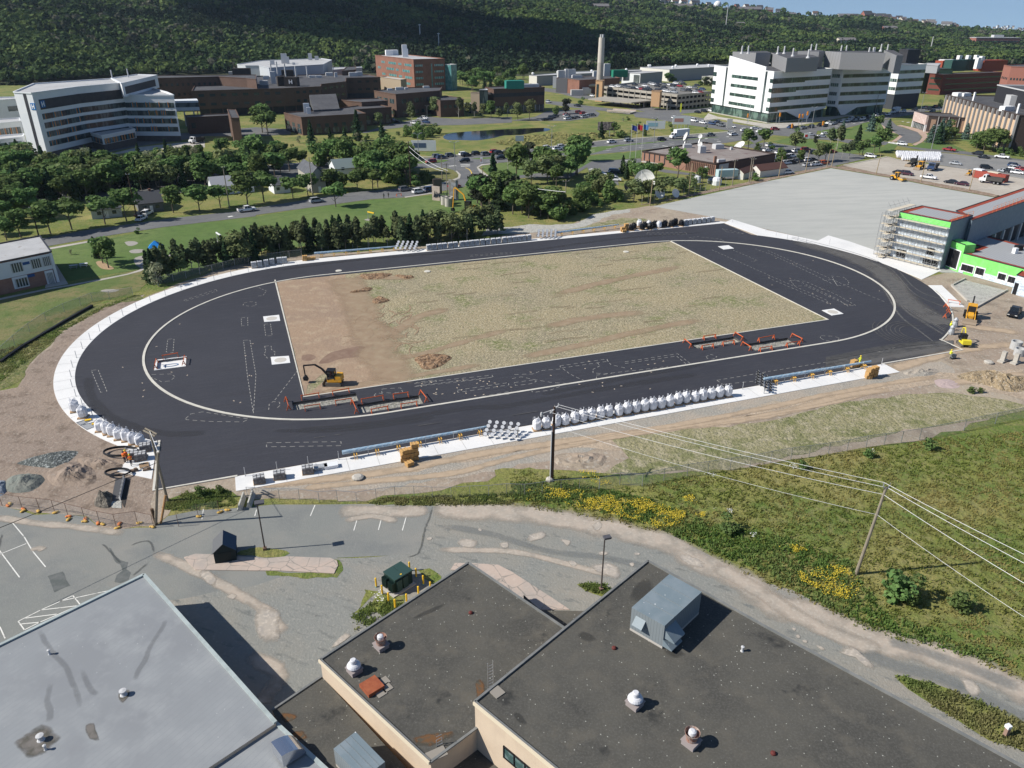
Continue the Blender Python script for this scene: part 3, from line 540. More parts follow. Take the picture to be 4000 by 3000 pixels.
mb.prism(rough(sm([Vector((p.x,p.y,0)) for p in G("c1:400,530 480,520 520,545 470,575 400,570")],3,True),1,.2),None,.056);struct('dark_soil_patch',mb,mdk)
ms=mat('bare_soil_drift',(.35,.255,.17),1,layers=[(.6,.45,.65,(.4,.31,.21),dict(detail=8))],soft=(.22,.75))
softrib('soil_drift',sm([Vector((p.x,p.y,0)) for p in G("b1:775,1170 800,1260 860,1340 900,1438 c1:910,160 980,320 1050,420 1040,520 1150,600 1180,700 1150,770")],5),11,ms,.0585)
for q,w in (("c1:1000,400 1200,330 1400,200 1700,120",4),("c1:900,180 1100,300 1300,400",5),("b1:820,1170 1100,1180 1400,1190",5),("c1:1200,560 1500,500 1900,380 2200,300",3),("c2:0,560 600,440 1100,320 1700,210",3.5),("c2:200,300 700,200 1200,150",4),("b2:300,1350 900,1200 1500,1080",4),("c1:480,880 900,780 1400,700 2000,600",2.5)):
 zz+=.0007;softrib('soil_drift',sm([Vector((p.x,p.y,0)) for p in G(q)],5),w,ms,.055+zz*.05)
rt=MB();random.seed(3)
for k in range(46):
 a=G("c1:%d,%d"%(random.uniform(880,1420),random.uniform(130,450)))[0];th=random.uniform(0,6.3);R=random.uniform(2,5);s=random.uniform(.4,1.4)
 L=[(a.x+R*math.cos(th+s*t/6)-R*math.cos(th),a.y+R*math.sin(th+s*t/6)-R*math.sin(th)) for t in range(7)]
 ribbon(rt,L,random.uniform(.15,.4),.06+.0005*k)
struct('tyre_ruts',rt,mat('rut_soil',(.24,.165,.105),1,layers=[(2,.4,.7,(.36,.27,.18))]))
rt=MB();random.seed(5)
for k in range(70):
 a=G("c2:%d,%d"%(random.uniform(-900,1700),random.uniform(-900,420)))[0]
 u,v=uv(a)
 if not(IN[0]+14<u<IN[1]-2 and IN[2]+1<v<IN[3]-2): continue
 L=[tw(u+t*1.1,v+mnoise.noise(Vector((u+t*.3,v,0)))*.7) for t in range(random.randint(3,9))]
 for off in (0,.5): ribbon(rt,[p+Vector((0,off,0)) for p in L],.14,.06+.0004*k+off*.001)
struct('grader_marks',rt,mat('tan_soil',(.37,.3,.19),1,layers=[(2,.4,.7,(.3,.24,.15))]))
m_pitw=mat('cut_asphalt_edge',(.33,.3,.26),1,layers=[(1,.4,.7,(.22,.21,.19))])
m_pitg=mat('pit_gravel',(.3,.29,.25),1,layers=[(1.2,.45,.6,(.42,.41,.37),dict(detail=8)),(3,.5,.66,(.18,.18,.16),dict(detail=8))],bump=(2.5,.5,dict(detail=8)))
for i,(u0,u1,v0,v1) in enumerate(PU):
 white=i==4;dp=.45 if not white else .35
 mb=MB();mb.prism([tw(u0,v0),tw(u1,v0),tw(u1,v1),tw(u0,v1)],None,-dp);struct('pit_floor',mb,m_conc if white else m_pitg)
 mb=MB();t=.12 if not white else .35
 for a,b,c,d in ((u0-t,u0,v0-t,v1+t),(u1,u1+t,v0-t,v1+t),(u0,u1,v0-t,v0),(u0,u1,v1,v1+t)):
  mb.prism([tw(a,c),tw(b,c),tw(b,d),tw(a,d)],-dp-.1,.04 if not white else .10)
 struct('pit_wall',mb,m_conc if white else m_pitw)
mb=MB();u0,u1,v0,v1=PU[4];ribbon(mb,[tw((u0+u1)/2+1.5*math.cos(a)*.8,(v0+v1)/2+.5*math.sin(a)) for a in np.linspace(0,6.2,14)],.18,-.3);o=mb.obj('hose_coil',mat('blue_hose',(.02,.12,.3),.5));tag(o,'blue hose coiled in the white concrete box on the west curve','hose')
def kerb(name,line,w=.3,z0=.0,z1=.14,closed=False,m=m_curb):
 mb=MB();P=[Vector((p[0],p[1])) for p in line];n=len(P);vs=[]
 for i,p in enumerate(P):
  d=(P[(i+1)%n]-P[i-1]) if closed else (P[min(i+1,n-1)]-P[max(i-1,0)]);d.normalize();q=Vector((-d.y,d.x))*w/2
  vs+=[(p.x+q.x,p.y+q.y,z0),(p.x+q.x,p.y+q.y,z1),(p.x-q.x,p.y-q.y,z1),(p.x-q.x,p.y-q.y,z0)]
 fs=[]
 for i in range(n if closed else n-1):
  j=(i+1)%n
  for a in range(3): fs.append((4*i+a,4*i+a+1,4*j+a+1,4*j+a))
 mb.add(vs,fs);return struct(name,mb,m)
kerb('inner_track_kerb',arc(42.195,36.35,-90,90,60)+arc(-42.195,36.35,90,270,60),.42,closed=True)
kerb('infield_kerb',[tw(IN[0],36.2),tw(IN[0],IN[2]),tw(IN[1],IN[2]),tw(IN[1],35.6)],.3)
kerb('outer_kerb',[tw(-74.3,-33.8),tw(-74.3,-47.3),tw(-64,-47.3)],.35)
kerb('outer_kerb',[tw(44,-47.3),tw(62.9,-47.3),tw(63,-42)]+arc(42.195,47.15,-63.6,-25,16),.3)
def ringpoly(cu,R0,R1,a0,a1,n): return arc(cu,R0,a0,a1,n)+list(reversed(arc(cu,R1,a0,a1,n)))
mb=MB();mb.prism(ringpoly(-42.195,47.05,50.25,92,226.5,70),-.05,.09)
mb.prism([tw(-64.3,-51.0),tw(44.5,-51.0),tw(44.5,-47.4),tw(-64.3,-47.4)],-.05,.09)
mb.prism([tw(-74.6,-38),tw(-74.6,-33.7),tw(-77,-35.3),tw(-79.2,-40.8),tw(-74.7,-44.3)],-.05,.088)
mb.prism([tw(-45,47.05),tw(75,47.4),tw(76.5,48.4),tw(75,49.6),tw(40,49.6),tw(-45,50.3)],-.05,.088)
mb.prism([tw(75.2,47.4),tw(76.5,48.6)]+G("b2:1900,680 b3:0,775 430,865 520,820 700,870 960,960 1350,1070 1500,1120 1330,1200")+list(arc(42.195,47.1,-3,44,20)),-.05,.085)
mb.prism(G("c3:1385,145 1500,145 1700,335 1560,330 1480,232"),-.05,.1)
struct('concrete_apron',mb,m_conc)
jn=MB();mj=mat('joint_grey',(.42,.41,.39),.9)  # thin grey strips mark the joints between apron slabs
for k in range(30):
 a=math.radians(96+k*4.4);ribbon(jn,[tw(-42.195+R*math.cos(a),R*math.sin(a)) for R in (47.1,50.2)],.06,.1)
for k in range(26): ribbon(jn,[tw(-62+k*4.1,-50.9),tw(-62+k*4.1,-47.5)],.06,.1)
struct('apron_joints',jn,mj)
def pad(s,circ,name='throwing_circle_pad'):
 a=[uv(p) for p in G(s)];cu=sum(p[0] for p in a)/4;cv=sum(p[1] for p in a)/4
 return cu,cv
pads=[("c1:62,195 200,180 210,232 72,242",1),("c1:128,545 285,535 297,595 138,612",1),("b2:1780,915 1870,905 1918,933 1830,942",0),("c3:465,362 570,347 652,392 552,407",1)]
lab=['white concrete throwing pad with a circle, north one by the west end of the infield','white concrete throwing pad with a circle, south one by the west end of the infield','plain white concrete pad in the north corner of the east curve','white concrete pad with a faint circle by the south-east infield corner']
for (q,circ),l in zip(pads,lab):
 P=G(q);mb=MB();mb.prism(P,0,.11);o=mb.obj('throwing_pad',m_conc,loc=None);tag(o,l,'concrete pad')
 if circ:
  c=sum(P,Vector())/4;mb=MB();mb.tube([(c.x,c.y,.108),(c.x,c.y,.118)],1.05,24);r=mb.obj('circle_plate',mat('dusty_plate',(.5,.47,.42),.9),o)
ch=MB()
for q in ["c1:95,1285 735,1275 735,1310 90,1320 95,1285","c1:1380,770 2040,700 2050,718 1700,755 1370,795","c1:1370,800 1900,740 2045,715","c1:1740,830 2180,765 2185,785 1745,850 1740,830","c1:1950,885 2212,838","c1:1945,890 2000,880 2212,865","c1:1370,775 1400,760 1550,740 1560,755 1380,795","c1:1090,820 1250,810 1268,845 1170,855 1085,850 1090,820","c1:1020,875 1040,855 1090,858 1085,880 1040,888 1020,875",
 "c1:70,260 125,255 140,358 85,362 70,260","c1:75,450 130,445 135,480 165,500 160,535 100,555 70,520 85,490 75,450","c1:110,1000 115,950 150,928 205,935 205,965 175,990","c0:2085,205 2140,200 2142,270 2088,275 2085,205","c0:2105,400 2160,395 2212,700 2190,1030 2140,720 2105,400","c0:1450,390 1505,385 1495,505 1437,500 1450,390","c0:790,660 848,652 925,840 870,850 790,660","c0:1310,695 1480,690 1515,715 1470,750 1400,758 1310,720","c0:1605,1075 1650,1035 1750,1018 1900,1040 2150,1080 2100,1105 1800,1100 1610,1085 1605,1075","b0:1590,1380 1870,1285 1875,1300 1600,1388 1590,1380","b1:0,1260 90,1300 60,1340 0,1345","c0:2100,95 2110,75 2160,65 2212,70 2212,100 2160,105 2100,95",
 "c2:415,620 820,560 830,580 420,640 415,620","c2:20,695 180,690 260,660 440,645 500,690 560,720 620,745","c2:0,730 80,715 200,740 350,765 480,772 330,830 180,850 170,835","c2:20,765 190,740 210,755 160,775 30,790 20,765","c2:820,570 855,610 985,640","c2:740,595 760,620 700,650 700,680 800,690 1000,665 1150,650 1350,625","c2:730,730 730,700 860,685","c2:975,585 1430,515 1540,600","c2:975,600 1420,535 1510,608","c2:1675,540 1720,520 1770,540 1740,562 1690,558 1675,540","c2:1770,745 2212,670","c2:1770,745 1820,780 2212,740 c3:0,940 600,830 560,800 0,890","c3:450,600 460,580 560,585 620,600 600,620 500,625 450,600","c3:770,765 1130,675 ",
 "c3:0,55 500,270 520,300 0,80","c3:190,100 320,110 600,230 760,320 700,320 520,240 330,150 230,150 190,100","b3:0,950 400,1130 600,1220 760,1290 900,1350 1010,1395","b3:0,970 380,1150 560,1240","b3:180,1215 230,1205 300,1230 600,1370 700,1438","b3:480,1210 560,1200 600,1255 550,1170 650,1180 700,1220 690,1245 600,1255","b2:1170,795 1500,795 1510,808 1165,808 1170,795","b2:1530,840 1600,830 1800,850 1830,868 1600,860 1530,840","b2:1730,945 2212,1160","b2:1910,945 2120,1035 2070,1045","b2:2100,935 2212,975","b2:1815,760 2010,805 1860,790 1815,760","b1:1850,990 2212,965","b1:1850,1000 2212,975",
 "c1:360,660 160,920"]:
 L=G(q)
 dashes(ch,L,.085,.062,.75,.55)
struct('chalk_outlines',ch,mat('chalk',(.36,.35,.32),.95))
pk=MB();random.seed(11)
for k in range(90):
 q=random.choice([("c1",1370,2200,700,880),("c2",0,1500,520,850),("c3",0,1000,-100,330),("c0",900,2200,0,1080)])
 a=G("%s:%f,%f"%(q[0],random.uniform(q[1],q[2]),random.uniform(q[3],q[4])))[0];u,v=uv(a)
 if IN[0]-1<u<IN[1]+1 and IN[2]-1<v<IN[3]+1: continue
 if any(a_-1<u<b_+1 and c_-1<v<d_+1 for a_,b_,c_,d_ in PU): continue
 th=random.uniform(0,3);ribbon(pk,[(a.x,a.y),(a.x+.35*math.cos(th),a.y+.35*math.sin(th))],.16,.066)
struct('spray_numbers',pk,mat('pale_spray_paint',(.5,.42,.33),.9))
for q,w in (("c1:300,1180 1000,1120 1800,990 c2:0,960 900,800 1700,680",2.2),("b1:100,1130 900,1030 1800,960",2.4),("c0:760,700 800,900 1000,1080 1400,1200 1800,1200",2.2),("c1:100,1180 800,1170 1600,1060",1.8),("b2:100,960 900,850 1700,790",2),("c2:200,880 900,740 1700,600",1.8)):
 zz+=.0007;softrib('paving_lane',sm([Vector((p.x,p.y,0)) for p in G(q)],6),w,mat('paving_seam',(.052,.053,.06),.85,soft=(.15,.5)),.052+zz*.02)
du=MB();random.seed(2);md=mat('tyre_dust',(.12,.117,.112),.95,layers=[(.5,.4,.7,(.055,.056,.062),dict(st=(1,3,1),detail=7))])
base=[px("b3:200,850")[0],px("b3:700,1000")[0],px("b3:1000,1150")[0],px("c3:1200,290")[0],px("c3:1400,410")[0],px("c3:1560,490")[0]]
softrib('track_dust',sm([Vector((*G1(p).xy,0)) for p in base],6),9,mat('dust_film',(.13,.125,.12),1,soft=(.2,.8)),.066)
softrib('track_dust',sm([Vector((p.x,p.y,0)) for p in G('c3:500,850 1100,745 1620,655')],6),6,mat('dust_film',(.13,.125,.12)),.0665)
for k in range(22):
 w=random.gauss(0,1);P=[]
 for i,p in enumerate(base):
  s=6+i*8;P.append(G1((p[0]+w*s*.5,p[1]-w*s*.75+random.uniform(-2,2))))
 i0=random.randint(0,2);L=sm(P,6)[i0*6:random.choice([31,31,26])]
 ribbon(du,L,random.uniform(.08,.32),.07+.0008*k)
for k in range(10):
 w=k*.1;P=G("c3:%d,%d %d,%d %d,%d"%(500,850-k*9,1100,735-k*9,1600,650-k*3));ribbon(du,sm(P,5),random.uniform(.1,.35),.1+.0008*k)
for k in range(7):
 R=4+k*.8;c=G("c3:1330,560")[0];ribbon(du,[(c.x+R*math.cos(a),c.y+R*math.sin(a)) for a in np.linspace(1.2+.2*k,4.2-.1*k,16)],.14,.11+.0008*k)
for q in ["c1:1400,1140 1600,1110","c1:500,1245 600,1232","c1:680,1220 740,1212","c2:0,1050 220,1015"]: ribbon(du,G(q),.14,.12)
struct('tyre_dust',du,md)
# ================================================================ FOREGROUND SCHOOL COMPLEX
m_cream=mat('cream_metal_cladding',(.62,.5,.37),.7,layers=[(.6,.4,.7,(.55,.44,.33)),(3.2,.8,.95,(.48,.38,.28),dict(kind='w',st=(1,1,0),amt=.6))])
m_roofd=mat('dark_felt_roof',(.088,.084,.072),1,layers=[(.18,.42,.62,(.065,.063,.056)),(.5,.5,.68,(.105,.097,.08),dict(detail=8)),(6,.45,.7,(.125,.12,.108),dict(amt=.6,detail=8)),(.35,.62,.7,(.038,.038,.036),dict(detail=8)),(1.9,.1,.075,(.42,.42,.37),dict(kind='v',amt=.8)),(5,.095,.06,(.3,.29,.26),dict(kind='v',amt=.7))],bump=(9,.012))
m_roofg=mat('grey_membrane_roof',(.255,.268,.277),.8,layers=[(.1,.4,.62,(.225,.235,.245)),(.35,.48,.68,(.285,.297,.303),dict(detail=8)),(.2,.62,.72,(.22,.225,.235),dict(detail=7)),(1.1,.035,.0,(.17,.175,.185),dict(kind='v',amt=.0)),(.62,.955,.995,(.22,.23,.245),dict(kind='w',rot=.55,amt=.55)),(1.3,.05,.03,(.6,.61,.6),dict(kind='v',amt=.9))])
m_cop=mat('dark_metal_coping',(.16,.165,.16),.5,layers=[(1,.4,.7,(.22,.22,.21))])
m_copl=mat('pale_metal_coping',(.4,.45,.44),.5,layers=[(1,.4,.7,(.3,.34,.33))])
m_unit=mat('grey_unit_paint',(.17,.215,.24),.45,layers=[(.5,.45,.65,(.21,.25,.275)),(1.1,.07,.045,(.8,.8,.78),dict(kind='v'))])
m_unitd=mat('grey_unit_side',(.2,.225,.235),.5,layers=[(1.5,.9,1.0,(.14,.16,.17),dict(kind='w'))])
m_galv=mat('galvanised_steel',(.42,.43,.44),.4,metal=.6)
m_galvr=mat('rusted_steel',(.3,.18,.14),.8,layers=[(3,.45,.6,(.42,.36,.32)),(6,.5,.6,(.25,.09,.05))])
m_glass=mat('window_glass',(.03,.05,.055),.08,spec=.7)
m_glassg=mat('green_window_glass',(.05,.1,.095),.1,spec=.7,layers=[(.8,.45,.6,(.16,.24,.23))])
m_black=mat('black_metal',(.015,.015,.017),.5)
m_pale=mat('pale_grey_metal',(.5,.5,.5),.5)
m_alu=mat('bright_aluminium',(.7,.7,.72),.3,metal=.5)
m_wood=mat('weathered_wood_pole',(.22,.19,.145),.9,layers=[(3,.4,.65,(.3,.26,.2),dict(st=(3,3,.4)))])
m_woodd=mat('dark_creosote_pole',(.06,.035,.025),.9)
m_org=mat('safety_orange',(.75,.16,.04),.6)
m_yel=mat('safety_yellow',(.8,.5,.03),.6)
SC=thing('school_building','dark-roofed school wings and grey-roofed hall with cream cladding in the foreground','building',tuple(G("e1:1200,800")[0]))
def poly3(A,B,Cc): return [A,B,Cc,A+Cc-B]
hL,hL2,hC,hM,hR=4.3,3.95,3.5,5.6,8.3
def roofwall(root,P,z0,z1,mr,mw,rim=.22,rw=.28,mc=None,rimon=None,name='roof'):
 mb=MB();mb.prism(P,z0,z1-.02);w=mb.obj('wall',mw,root,world=True)
 mb=MB();mb.prism(P,None,z1);mb.obj(name,mr,root,world=True)
 if rim:
  n=len(P)
  for i in (rimon if rimon is not None else range(n)):
   mb=MB();a=Vector(P[i]);b=Vector(P[(i+1)%n]);a=Vector((a.x,a.y,z1+rim/2));b=Vector((b.x,b.y,z1+rim/2));mb.beam(a,b,rw,rim);mb.obj('roof_edge',mc or m_cop,root,world=True)
 return w
PL=G("p:1077,2825 562.8,2247 -500,2767 -500,3900 300,3342",hL)
roofwall(SC,PL,0,hL,m_roofg,m_cream,.16,.3,m_copl,[0,1,3])
PL2=G("p:1077,2825 813.7,3000 300,3342 900,4300 1700,3400",hL2)
roofwall(SC,PL2,0,hL2,m_roofg,m_cream,.14,.3,m_copl,[4])
PC=G("p:1063,2776 1257.7,2643.9 1587.7,3000 2300,3800 1600,3900",hC)
roofwall(SC,PC,0,hC,m_roofd,m_cream,.12,.2,m_cop,[0])
PM=G("p:1250.9,2578.3 1829.6,2199.5 2230,2472 1870,2840 1682.6,2978.4",hM)
roofwall(SC,PM,0,hM,m_roofd,m_cream,.13,.2,m_cop)
PR=G("p:1854.4,2743.3 2531.2,2192.8 3000,2456 4000,3000 5200,3660 3600,4300",hR)
P0,P1_,P2_=PR[0],PR[1],PR[2];dd=(G("p:2167,3000",hR)[0]-P0);dd.normalize()
PR=[P0,P1_,P2_,PR[3],P1_+ (PR[3]-P1_)*1.25,P0+dd*40]
roofwall(SC,PR,0,hR,m_roofd,m_cream,.15,.2,m_cop,[0,1,2,3,5])
PX=G("e2:100,-60 250,78 640,80 660,300 300,300",3.4);mb=MB();mb.prism(PX,0,3.4);mb.obj('roof',m_roofd,SC,world=True)
PX=G("p:1690,3010 1872,2903 1910,2935 2300,3300 1900,3700",3.2);mb=MB();mb.prism(PX,0,3.2);mb.obj('roof',m_roofd,SC,world=True)
mb=MB()
for a,b,zz in ((PM[0],PM[4],hM),(PR[0],PR[5],hR)):
 n=Vector((-(b-a).y,(b-a).x,0)).normalized()
 if n.y>0:n=-n
 mb.beam(Vector((a.x,a.y,zz+.02))+n*.14,Vector((b.x,b.y,zz+.02))+n*.14,.12,.3)
mb.obj('fascia',mat('cream_fascia',(.66,.57,.42),.6),SC,world=True)
a,b=PR[0],PR[5];dr=(b-a).normalized();nn=Vector((dr.y,-dr.x,0))
if nn.x>0: nn=-nn
def wallpt(t,z,o): return Vector((a.x,a.y,0))+dr*t+nn*o+Vector((0,0,z))
wt0=3.1;wt1=wt0+6.6
mb=MB()
for t0,t1,z0,z1 in ((wt0,wt1,5.0,5.12),(wt0,wt1,6.15,6.27)): mb.add([wallpt(t,z,o) for t in (t0,t1) for z in (z0,z1) for o in (0,.1)],[(0,1,3,2),(4,6,7,5),(0,4,5,1),(2,3,7,6),(1,5,7,3),(0,2,6,4)])
for k in range(7):
 t0=wt0+k*(wt1-wt0-.1)/6;mb.add([wallpt(t,z,o) for t in (t0,t0+.1) for z in (5.0,6.27) for o in (0,.1)],[(0,1,3,2),(4,6,7,5),(0,4,5,1),(2,3,7,6),(1,5,7,3),(0,2,6,4)])
wf=mb.obj('window',m_black,SC,world=True)
mb=MB();mb.add([wallpt(t,z,.04)-SC.location for t,z in ((wt0,5.05),(wt1,5.05),(wt1,6.2),(wt0,6.2))],[(0,1,2,3)]);mb.obj('pane',m_glassg,wf)
def vent(c,kind):
 mb=MB();mb.cbox(c,1.0,1.0,.4,.75);mb.cbox((c[0],c[1],c[2]+.4),1.12,1.12,.08,.75)
 o=mb.obj('roof_ventilator',mat('vent_curb',(.3,.26,.25),.8),SC,world=True)
 L=SC.location;cc=(c[0]-L[0],c[1]-L[1],c[2]-L[2]+.48)
 mb=MB()
 if kind=='w':
  mb.lathe(cc,[(.42,0),(.56,.12),(.6,.25),(.52,.4),(.4,.5),(.28,.52),(.27,.85),(.2,.92)],18);mb.obj('hood',mat('white_vent_metal',(.6,.6,.62),.5),o,smooth=False)
 else:
  mb.lathe(cc,[(.4,0),(.42,.3),(.56,.75),(.54,.76),(.44,.4),(.1,.38)],18);mb.obj('wind_band',m_galvr,o)
  mb=MB();mb.lathe(cc,[(.26,.35),(.3,.6),(.27,.86),(.15,.93)],14);mb.obj('motor_cap',mat('white_vent_metal',(.6,.6,.62),.5),o)
for q,k,zz in (("e1:852,605",'w',hM),("e1:1083,395",'r',hM),("e2:1060,895",'w',hR),("e2:1545,1230",'r',hR)): vent(G(q,zz)[0],k)
c=G("e1:1003,745",hM)[0];mb=MB();mb.cbox(c,1.5,1.5,.35,.72);mb.obj('roof_hatch',mat('rusty_hatch',(.27,.075,.035),.8,layers=[(2,.4,.7,(.35,.11,.05))]),SC,world=True)
mb=MB()
m_pvr=mat('roof_paver',(.27,.245,.21),.95)
for q in ("e1:1108,690","e1:1130,745","e1:1078,790"): mb.cbox(G(q,hM)[0],.8,.8,.06,.72)
mb.obj('walkway_pad',m_pvr,SC,world=True);mb=MB()
mb.cbox(G("e2:85,440",hR)[0]if 0 else G("e1:2085,785",hR)[0],.9,.9,.07,.72);mb.obj('walkway_pad',m_pvr,SC,world=True);mb=MB();mb.cbox(G("e1:1560,1320",hM)[0],1.5,.9,.07,.5);mb.obj('walkway_pad',m_pvr,SC,world=True)
for q,zz in (("e1:1855,100",hM),("e2:882,405",hR),("e3:45,1315",hR)):
 mb=MB();mb.lathe(G(q,zz)[0],[(.2,0),(.2,.12),(.1,.22)],10);mb.obj('roof_drain',mat('drain_rust',(.12,.03,.025),.8),SC,world=True)
for q,zz,r in (("e0:430,455",hL,.09),("e0:1070,805",hL,.2),("e0:355,1195",hL,.2),("e0:395,1280",hL,.09),("e2:1988,428",hR,.1)):
 p=G(q,zz)[0];mb=MB();mb.lathe(p,[(r*1.6,0),(r,.12),(r,.4),(r*1.5,.42),(r*1.5,.5),(.02,.55)],10);mb.obj('vent_pipe',m_pale,SC,world=True)
st=mat('roof_water_stain',(.17,.155,.14),.8,layers=[(.9,.45,.6,(.09,.085,.07),dict(detail=7))],soft=(1,.95))
for q,am in (("e0:130,1190 230,1130 330,1060 420,1060 500,1150 520,1200 440,1260 370,1330 250,1350 200,1320 120,1240",.3),("e0:1020,800 1060,765 1110,760 1130,790 1100,840 1060,885 1030,860",.12),("e0:740,1060 810,1050 830,1120 860,1200 790,1200 740,1130",.15)):
 softpatch('roof_stain',rough(sm(G(q,hL),3,True),.5,am),st,hL+.012,SC)
st2=mat('damp_streak',(.17,.175,.18),.75,soft=(.8,.28))
for k,q in enumerate (("e0:1440,150 1400,230 1340,310 1290,400 1260,490 1200,590 1150,700","e0:440,700 410,850 430,950 420,1050","e0:700,560 780,750 850,800","e0:330,230 440,420 560,560 650,740 700,950")):
 softrib('roof_stain',rough(sm(G(q,hL),4),.5,.2,closed=False),.7,st2,hL+.006+.001*k,SC)
st3=mat('moss_stain',(.16,.08,.035),.95,layers=[(2,.45,.6,(.09,.08,.06),dict(detail=8))],soft=(1.6,.9));st4=mat('dark_roof_damp',(.045,.045,.043),.8,soft=(.8,.4))
for q,zz in (("e1:220,960 340,970 350,1010 260,1050 215,1010",hC),("e1:310,1130 400,1110 440,1170 380,1200 330,1190",hC),("e1:1890,690 1930,660 1980,720 1970,800 1910,850 1900,760",hM),("e1:1350,140 1500,60 1650,10 1600,60 1450,130 1380,150",hM),("e2:560,290 620,255 720,290 740,340 640,350",hR),("e2:0,970 60,960 140,1060 60,1050",hR),("e2:1300,400 1450,420 1500,470 1380,490",hR),("d2:1000,1400 1150,1230 1250,1330 1100,1438",hR),("e1:1350,1180 1700,1120 1650,1200 1450,1260",hM)):
 softpatch('roof_stain',rough(sm(G(q,zz),3,True),.4,.25),st3 if zz!=hR and '1350,140' not in q else st4,zz+.015,SC)
def unit(name,top,z0,z1,hood=None):
 T=G(top,z1);mb=MB();mb.prism(T,z0+.25,z1-.03);u=mb.obj(name,m_unitd,SC,world=True)
 L=SC.location;mb=MB();mb.prism([(p.x-L.x,p.y-L.y) for p in T],z1-.03-L.z,z1+.02-L.z);mb.obj('lid',m_unit,u)
 mb=MB();mb.prism([(p.x-L.x,p.y-L.y) for p in T],z0-L.z,z0+.25-L.z);mb.obj('base_rail',mat('unit_rail',(.45,.42,.38),.7),u)
 mb=MB()
 a,b,c_,d_=[Vector((p.x-L.x,p.y-L.y,0)) for p in T]
 for k in (1,2,3):
  p=a.lerp(b,k/4);q=d_.lerp(c_,k/4);mb.beam((p.x,p.y,z1+.03-L.z),(q.x,q.y,z1+.03-L.z),.05,.03)
 mb.obj('lid_seam',m_unitd,u)
 return u,T
u,T=unit('rooftop_unit',"d2:1360,1200 e2:1035,50 e2:1320,210 d2:1640,1355",hR,hR+2.5)
L=SC.location
def hoodbox(u,T,i,j,f0,f1,z0,z1,out):
 a=Vector((T[i].x-L.x,T[i].y-L.y,0));b=Vector((T[j].x-L.x,T[j].y-L.y,0));p=a.lerp(b,f0);q=a.lerp(b,f1);n=Vector(((b-a).y,-(b-a).x,0)).normalized()
 cen=sum((Vector((t.x-L.x,t.y-L.y,0)) for t in T),Vector())/4
 if n.dot(p-cen)<0:n=-n
 z0-=L.z;z1-=L.z
 mb=MB();vs=[]
 for r in (p,q): vs+=[(r.x,r.y,z1),(r.x+n.x*out,r.y+n.y*out,z0+.1),(r.x+n.x*out,r.y+n.y*out,z0),(r.x,r.y,z0)]
 mb.add(vs,[(0,1,5,4),(1,2,6,5),(2,3,7,6),(0,3,2,1),(4,5,6,7)]);mb.obj('intake_hood',m_unit,u)
hoodbox(u,T,1,2,.15,.45,hR+1.2,hR+1.9,.6);hoodbox(u,T,2,3,.02,.3,hR+1.1,hR+2,1.0);hoodbox(u,T,2,3,.0,.28,hR+.3,hR+1.0,.9)
u,T=unit('rooftop_unit',"e1:860,1125 670,1272 925,1532 1115,1385",hC,hC+1.9)
c=G("e1:290,1330",hL2)[0];mb=MB();n=9;w=.85
pr=[(-.9,0)]+[(-.9+1.9*math.sin(t)*1.0,1.25*math.cos(t)*1.0+.0) for t in np.linspace(0,math.pi/2,n)]+[(1.0,0)]
a=.75;vs=[]
for s_ in (-w,w):
 for x,z in pr: vs.append((c.x+x*math.cos(a)-s_*math.sin(a),c.y+x*math.sin(a)+s_*math.cos(a),c.z+z+.25))
k=len(pr);mb.add(vs,[tuple(range(k)),tuple(reversed(range(k,2*k)))]+[(i,i+1,i+1+k,i+k) for i in range(k-1)])
mb.obj('exhaust_duct',mat('polished_steel',(.6,.62,.66),.22,metal=.9),SC,world=True)
for q,zz,h in (("e1:2005,790 2050,770",hM,3.3),("e1:1570,1400 1618,1375",hC+.2,2.6)):
 p,r=G(q,zz);mb=MB();
 for e in (p,r): mb.tube([e,(e.x,e.y,zz+h)],.03,6)
 for k in range(9): mb.beam((p.x,p.y,zz+.3+k*.33),(r.x,r.y,zz+.3+k*.33),.03)
 mb.obj('ladder',m_galv,SC,world=True)
def basis(a,b):
 d=(b-a);return a,math.atan2(d.y,d.x),d.length
A,B=G("d0:1862,1117 2048,1083");A0,rz,wd=basis(A,B)
t=thing('refuse_shed','small navy gabled bin shed with grey shingles on the concrete island','shed',A,rz)
dp=2.5;ev=1.55;rg=2.5
mb=MB();mb.add([(0,0,0),(wd,0,0),(wd,dp,0),(0,dp,0),(0,0,ev),(wd,0,ev),(wd,dp,ev),(0,dp,ev),(wd/2,0,rg),(wd/2,dp,rg)],[(0,1,5,8,4),(1,2,6,5),(2,3,7,9,6),(3,0,4,7),(4,8,9,7),(8,5,6,9)])
mb.obj('wall',mat('dark_green_boards',(.008,.022,.026),.6),t)
mb=MB()
mb.add([(-.15,-.1,ev-.12),(wd/2,-.1,rg+.05),(wd/2,dp+.1,rg+.05),(-.15,dp+.1,ev-.12),(-.15,-.1,ev-.04),(wd/2,-.1,rg+.13),(wd/2,dp+.1,rg+.13),(-.15,dp+.1,ev-.04)],[(4,5,6,7),(0,1,5,4),(3,2,6,7),(0,3,7,4)])
mb.obj('roof',mat('grey_shingles',(.12,.125,.13),.8,layers=[(3,.8,.95,(.05,.05,.055),dict(kind='w'))]),t)
mb=MB();mb.add([(wd+.15,-.1,ev-.12),(wd/2,-.1,rg+.05),(wd/2,dp+.1,rg+.05),(wd+.15,dp+.1,ev-.12),(wd+.15,-.1,ev-.04),(wd/2,-.1,rg+.13),(wd/2,dp+.1,rg+.13),(wd+.15,dp+.1,ev-.04)],[(4,7,6,5),(0,4,5,1),(3,7,6,2),(0,3,7,4)])
mb.obj('roof',mat('blue_roof_panel',(.02,.06,.11),.5),t)
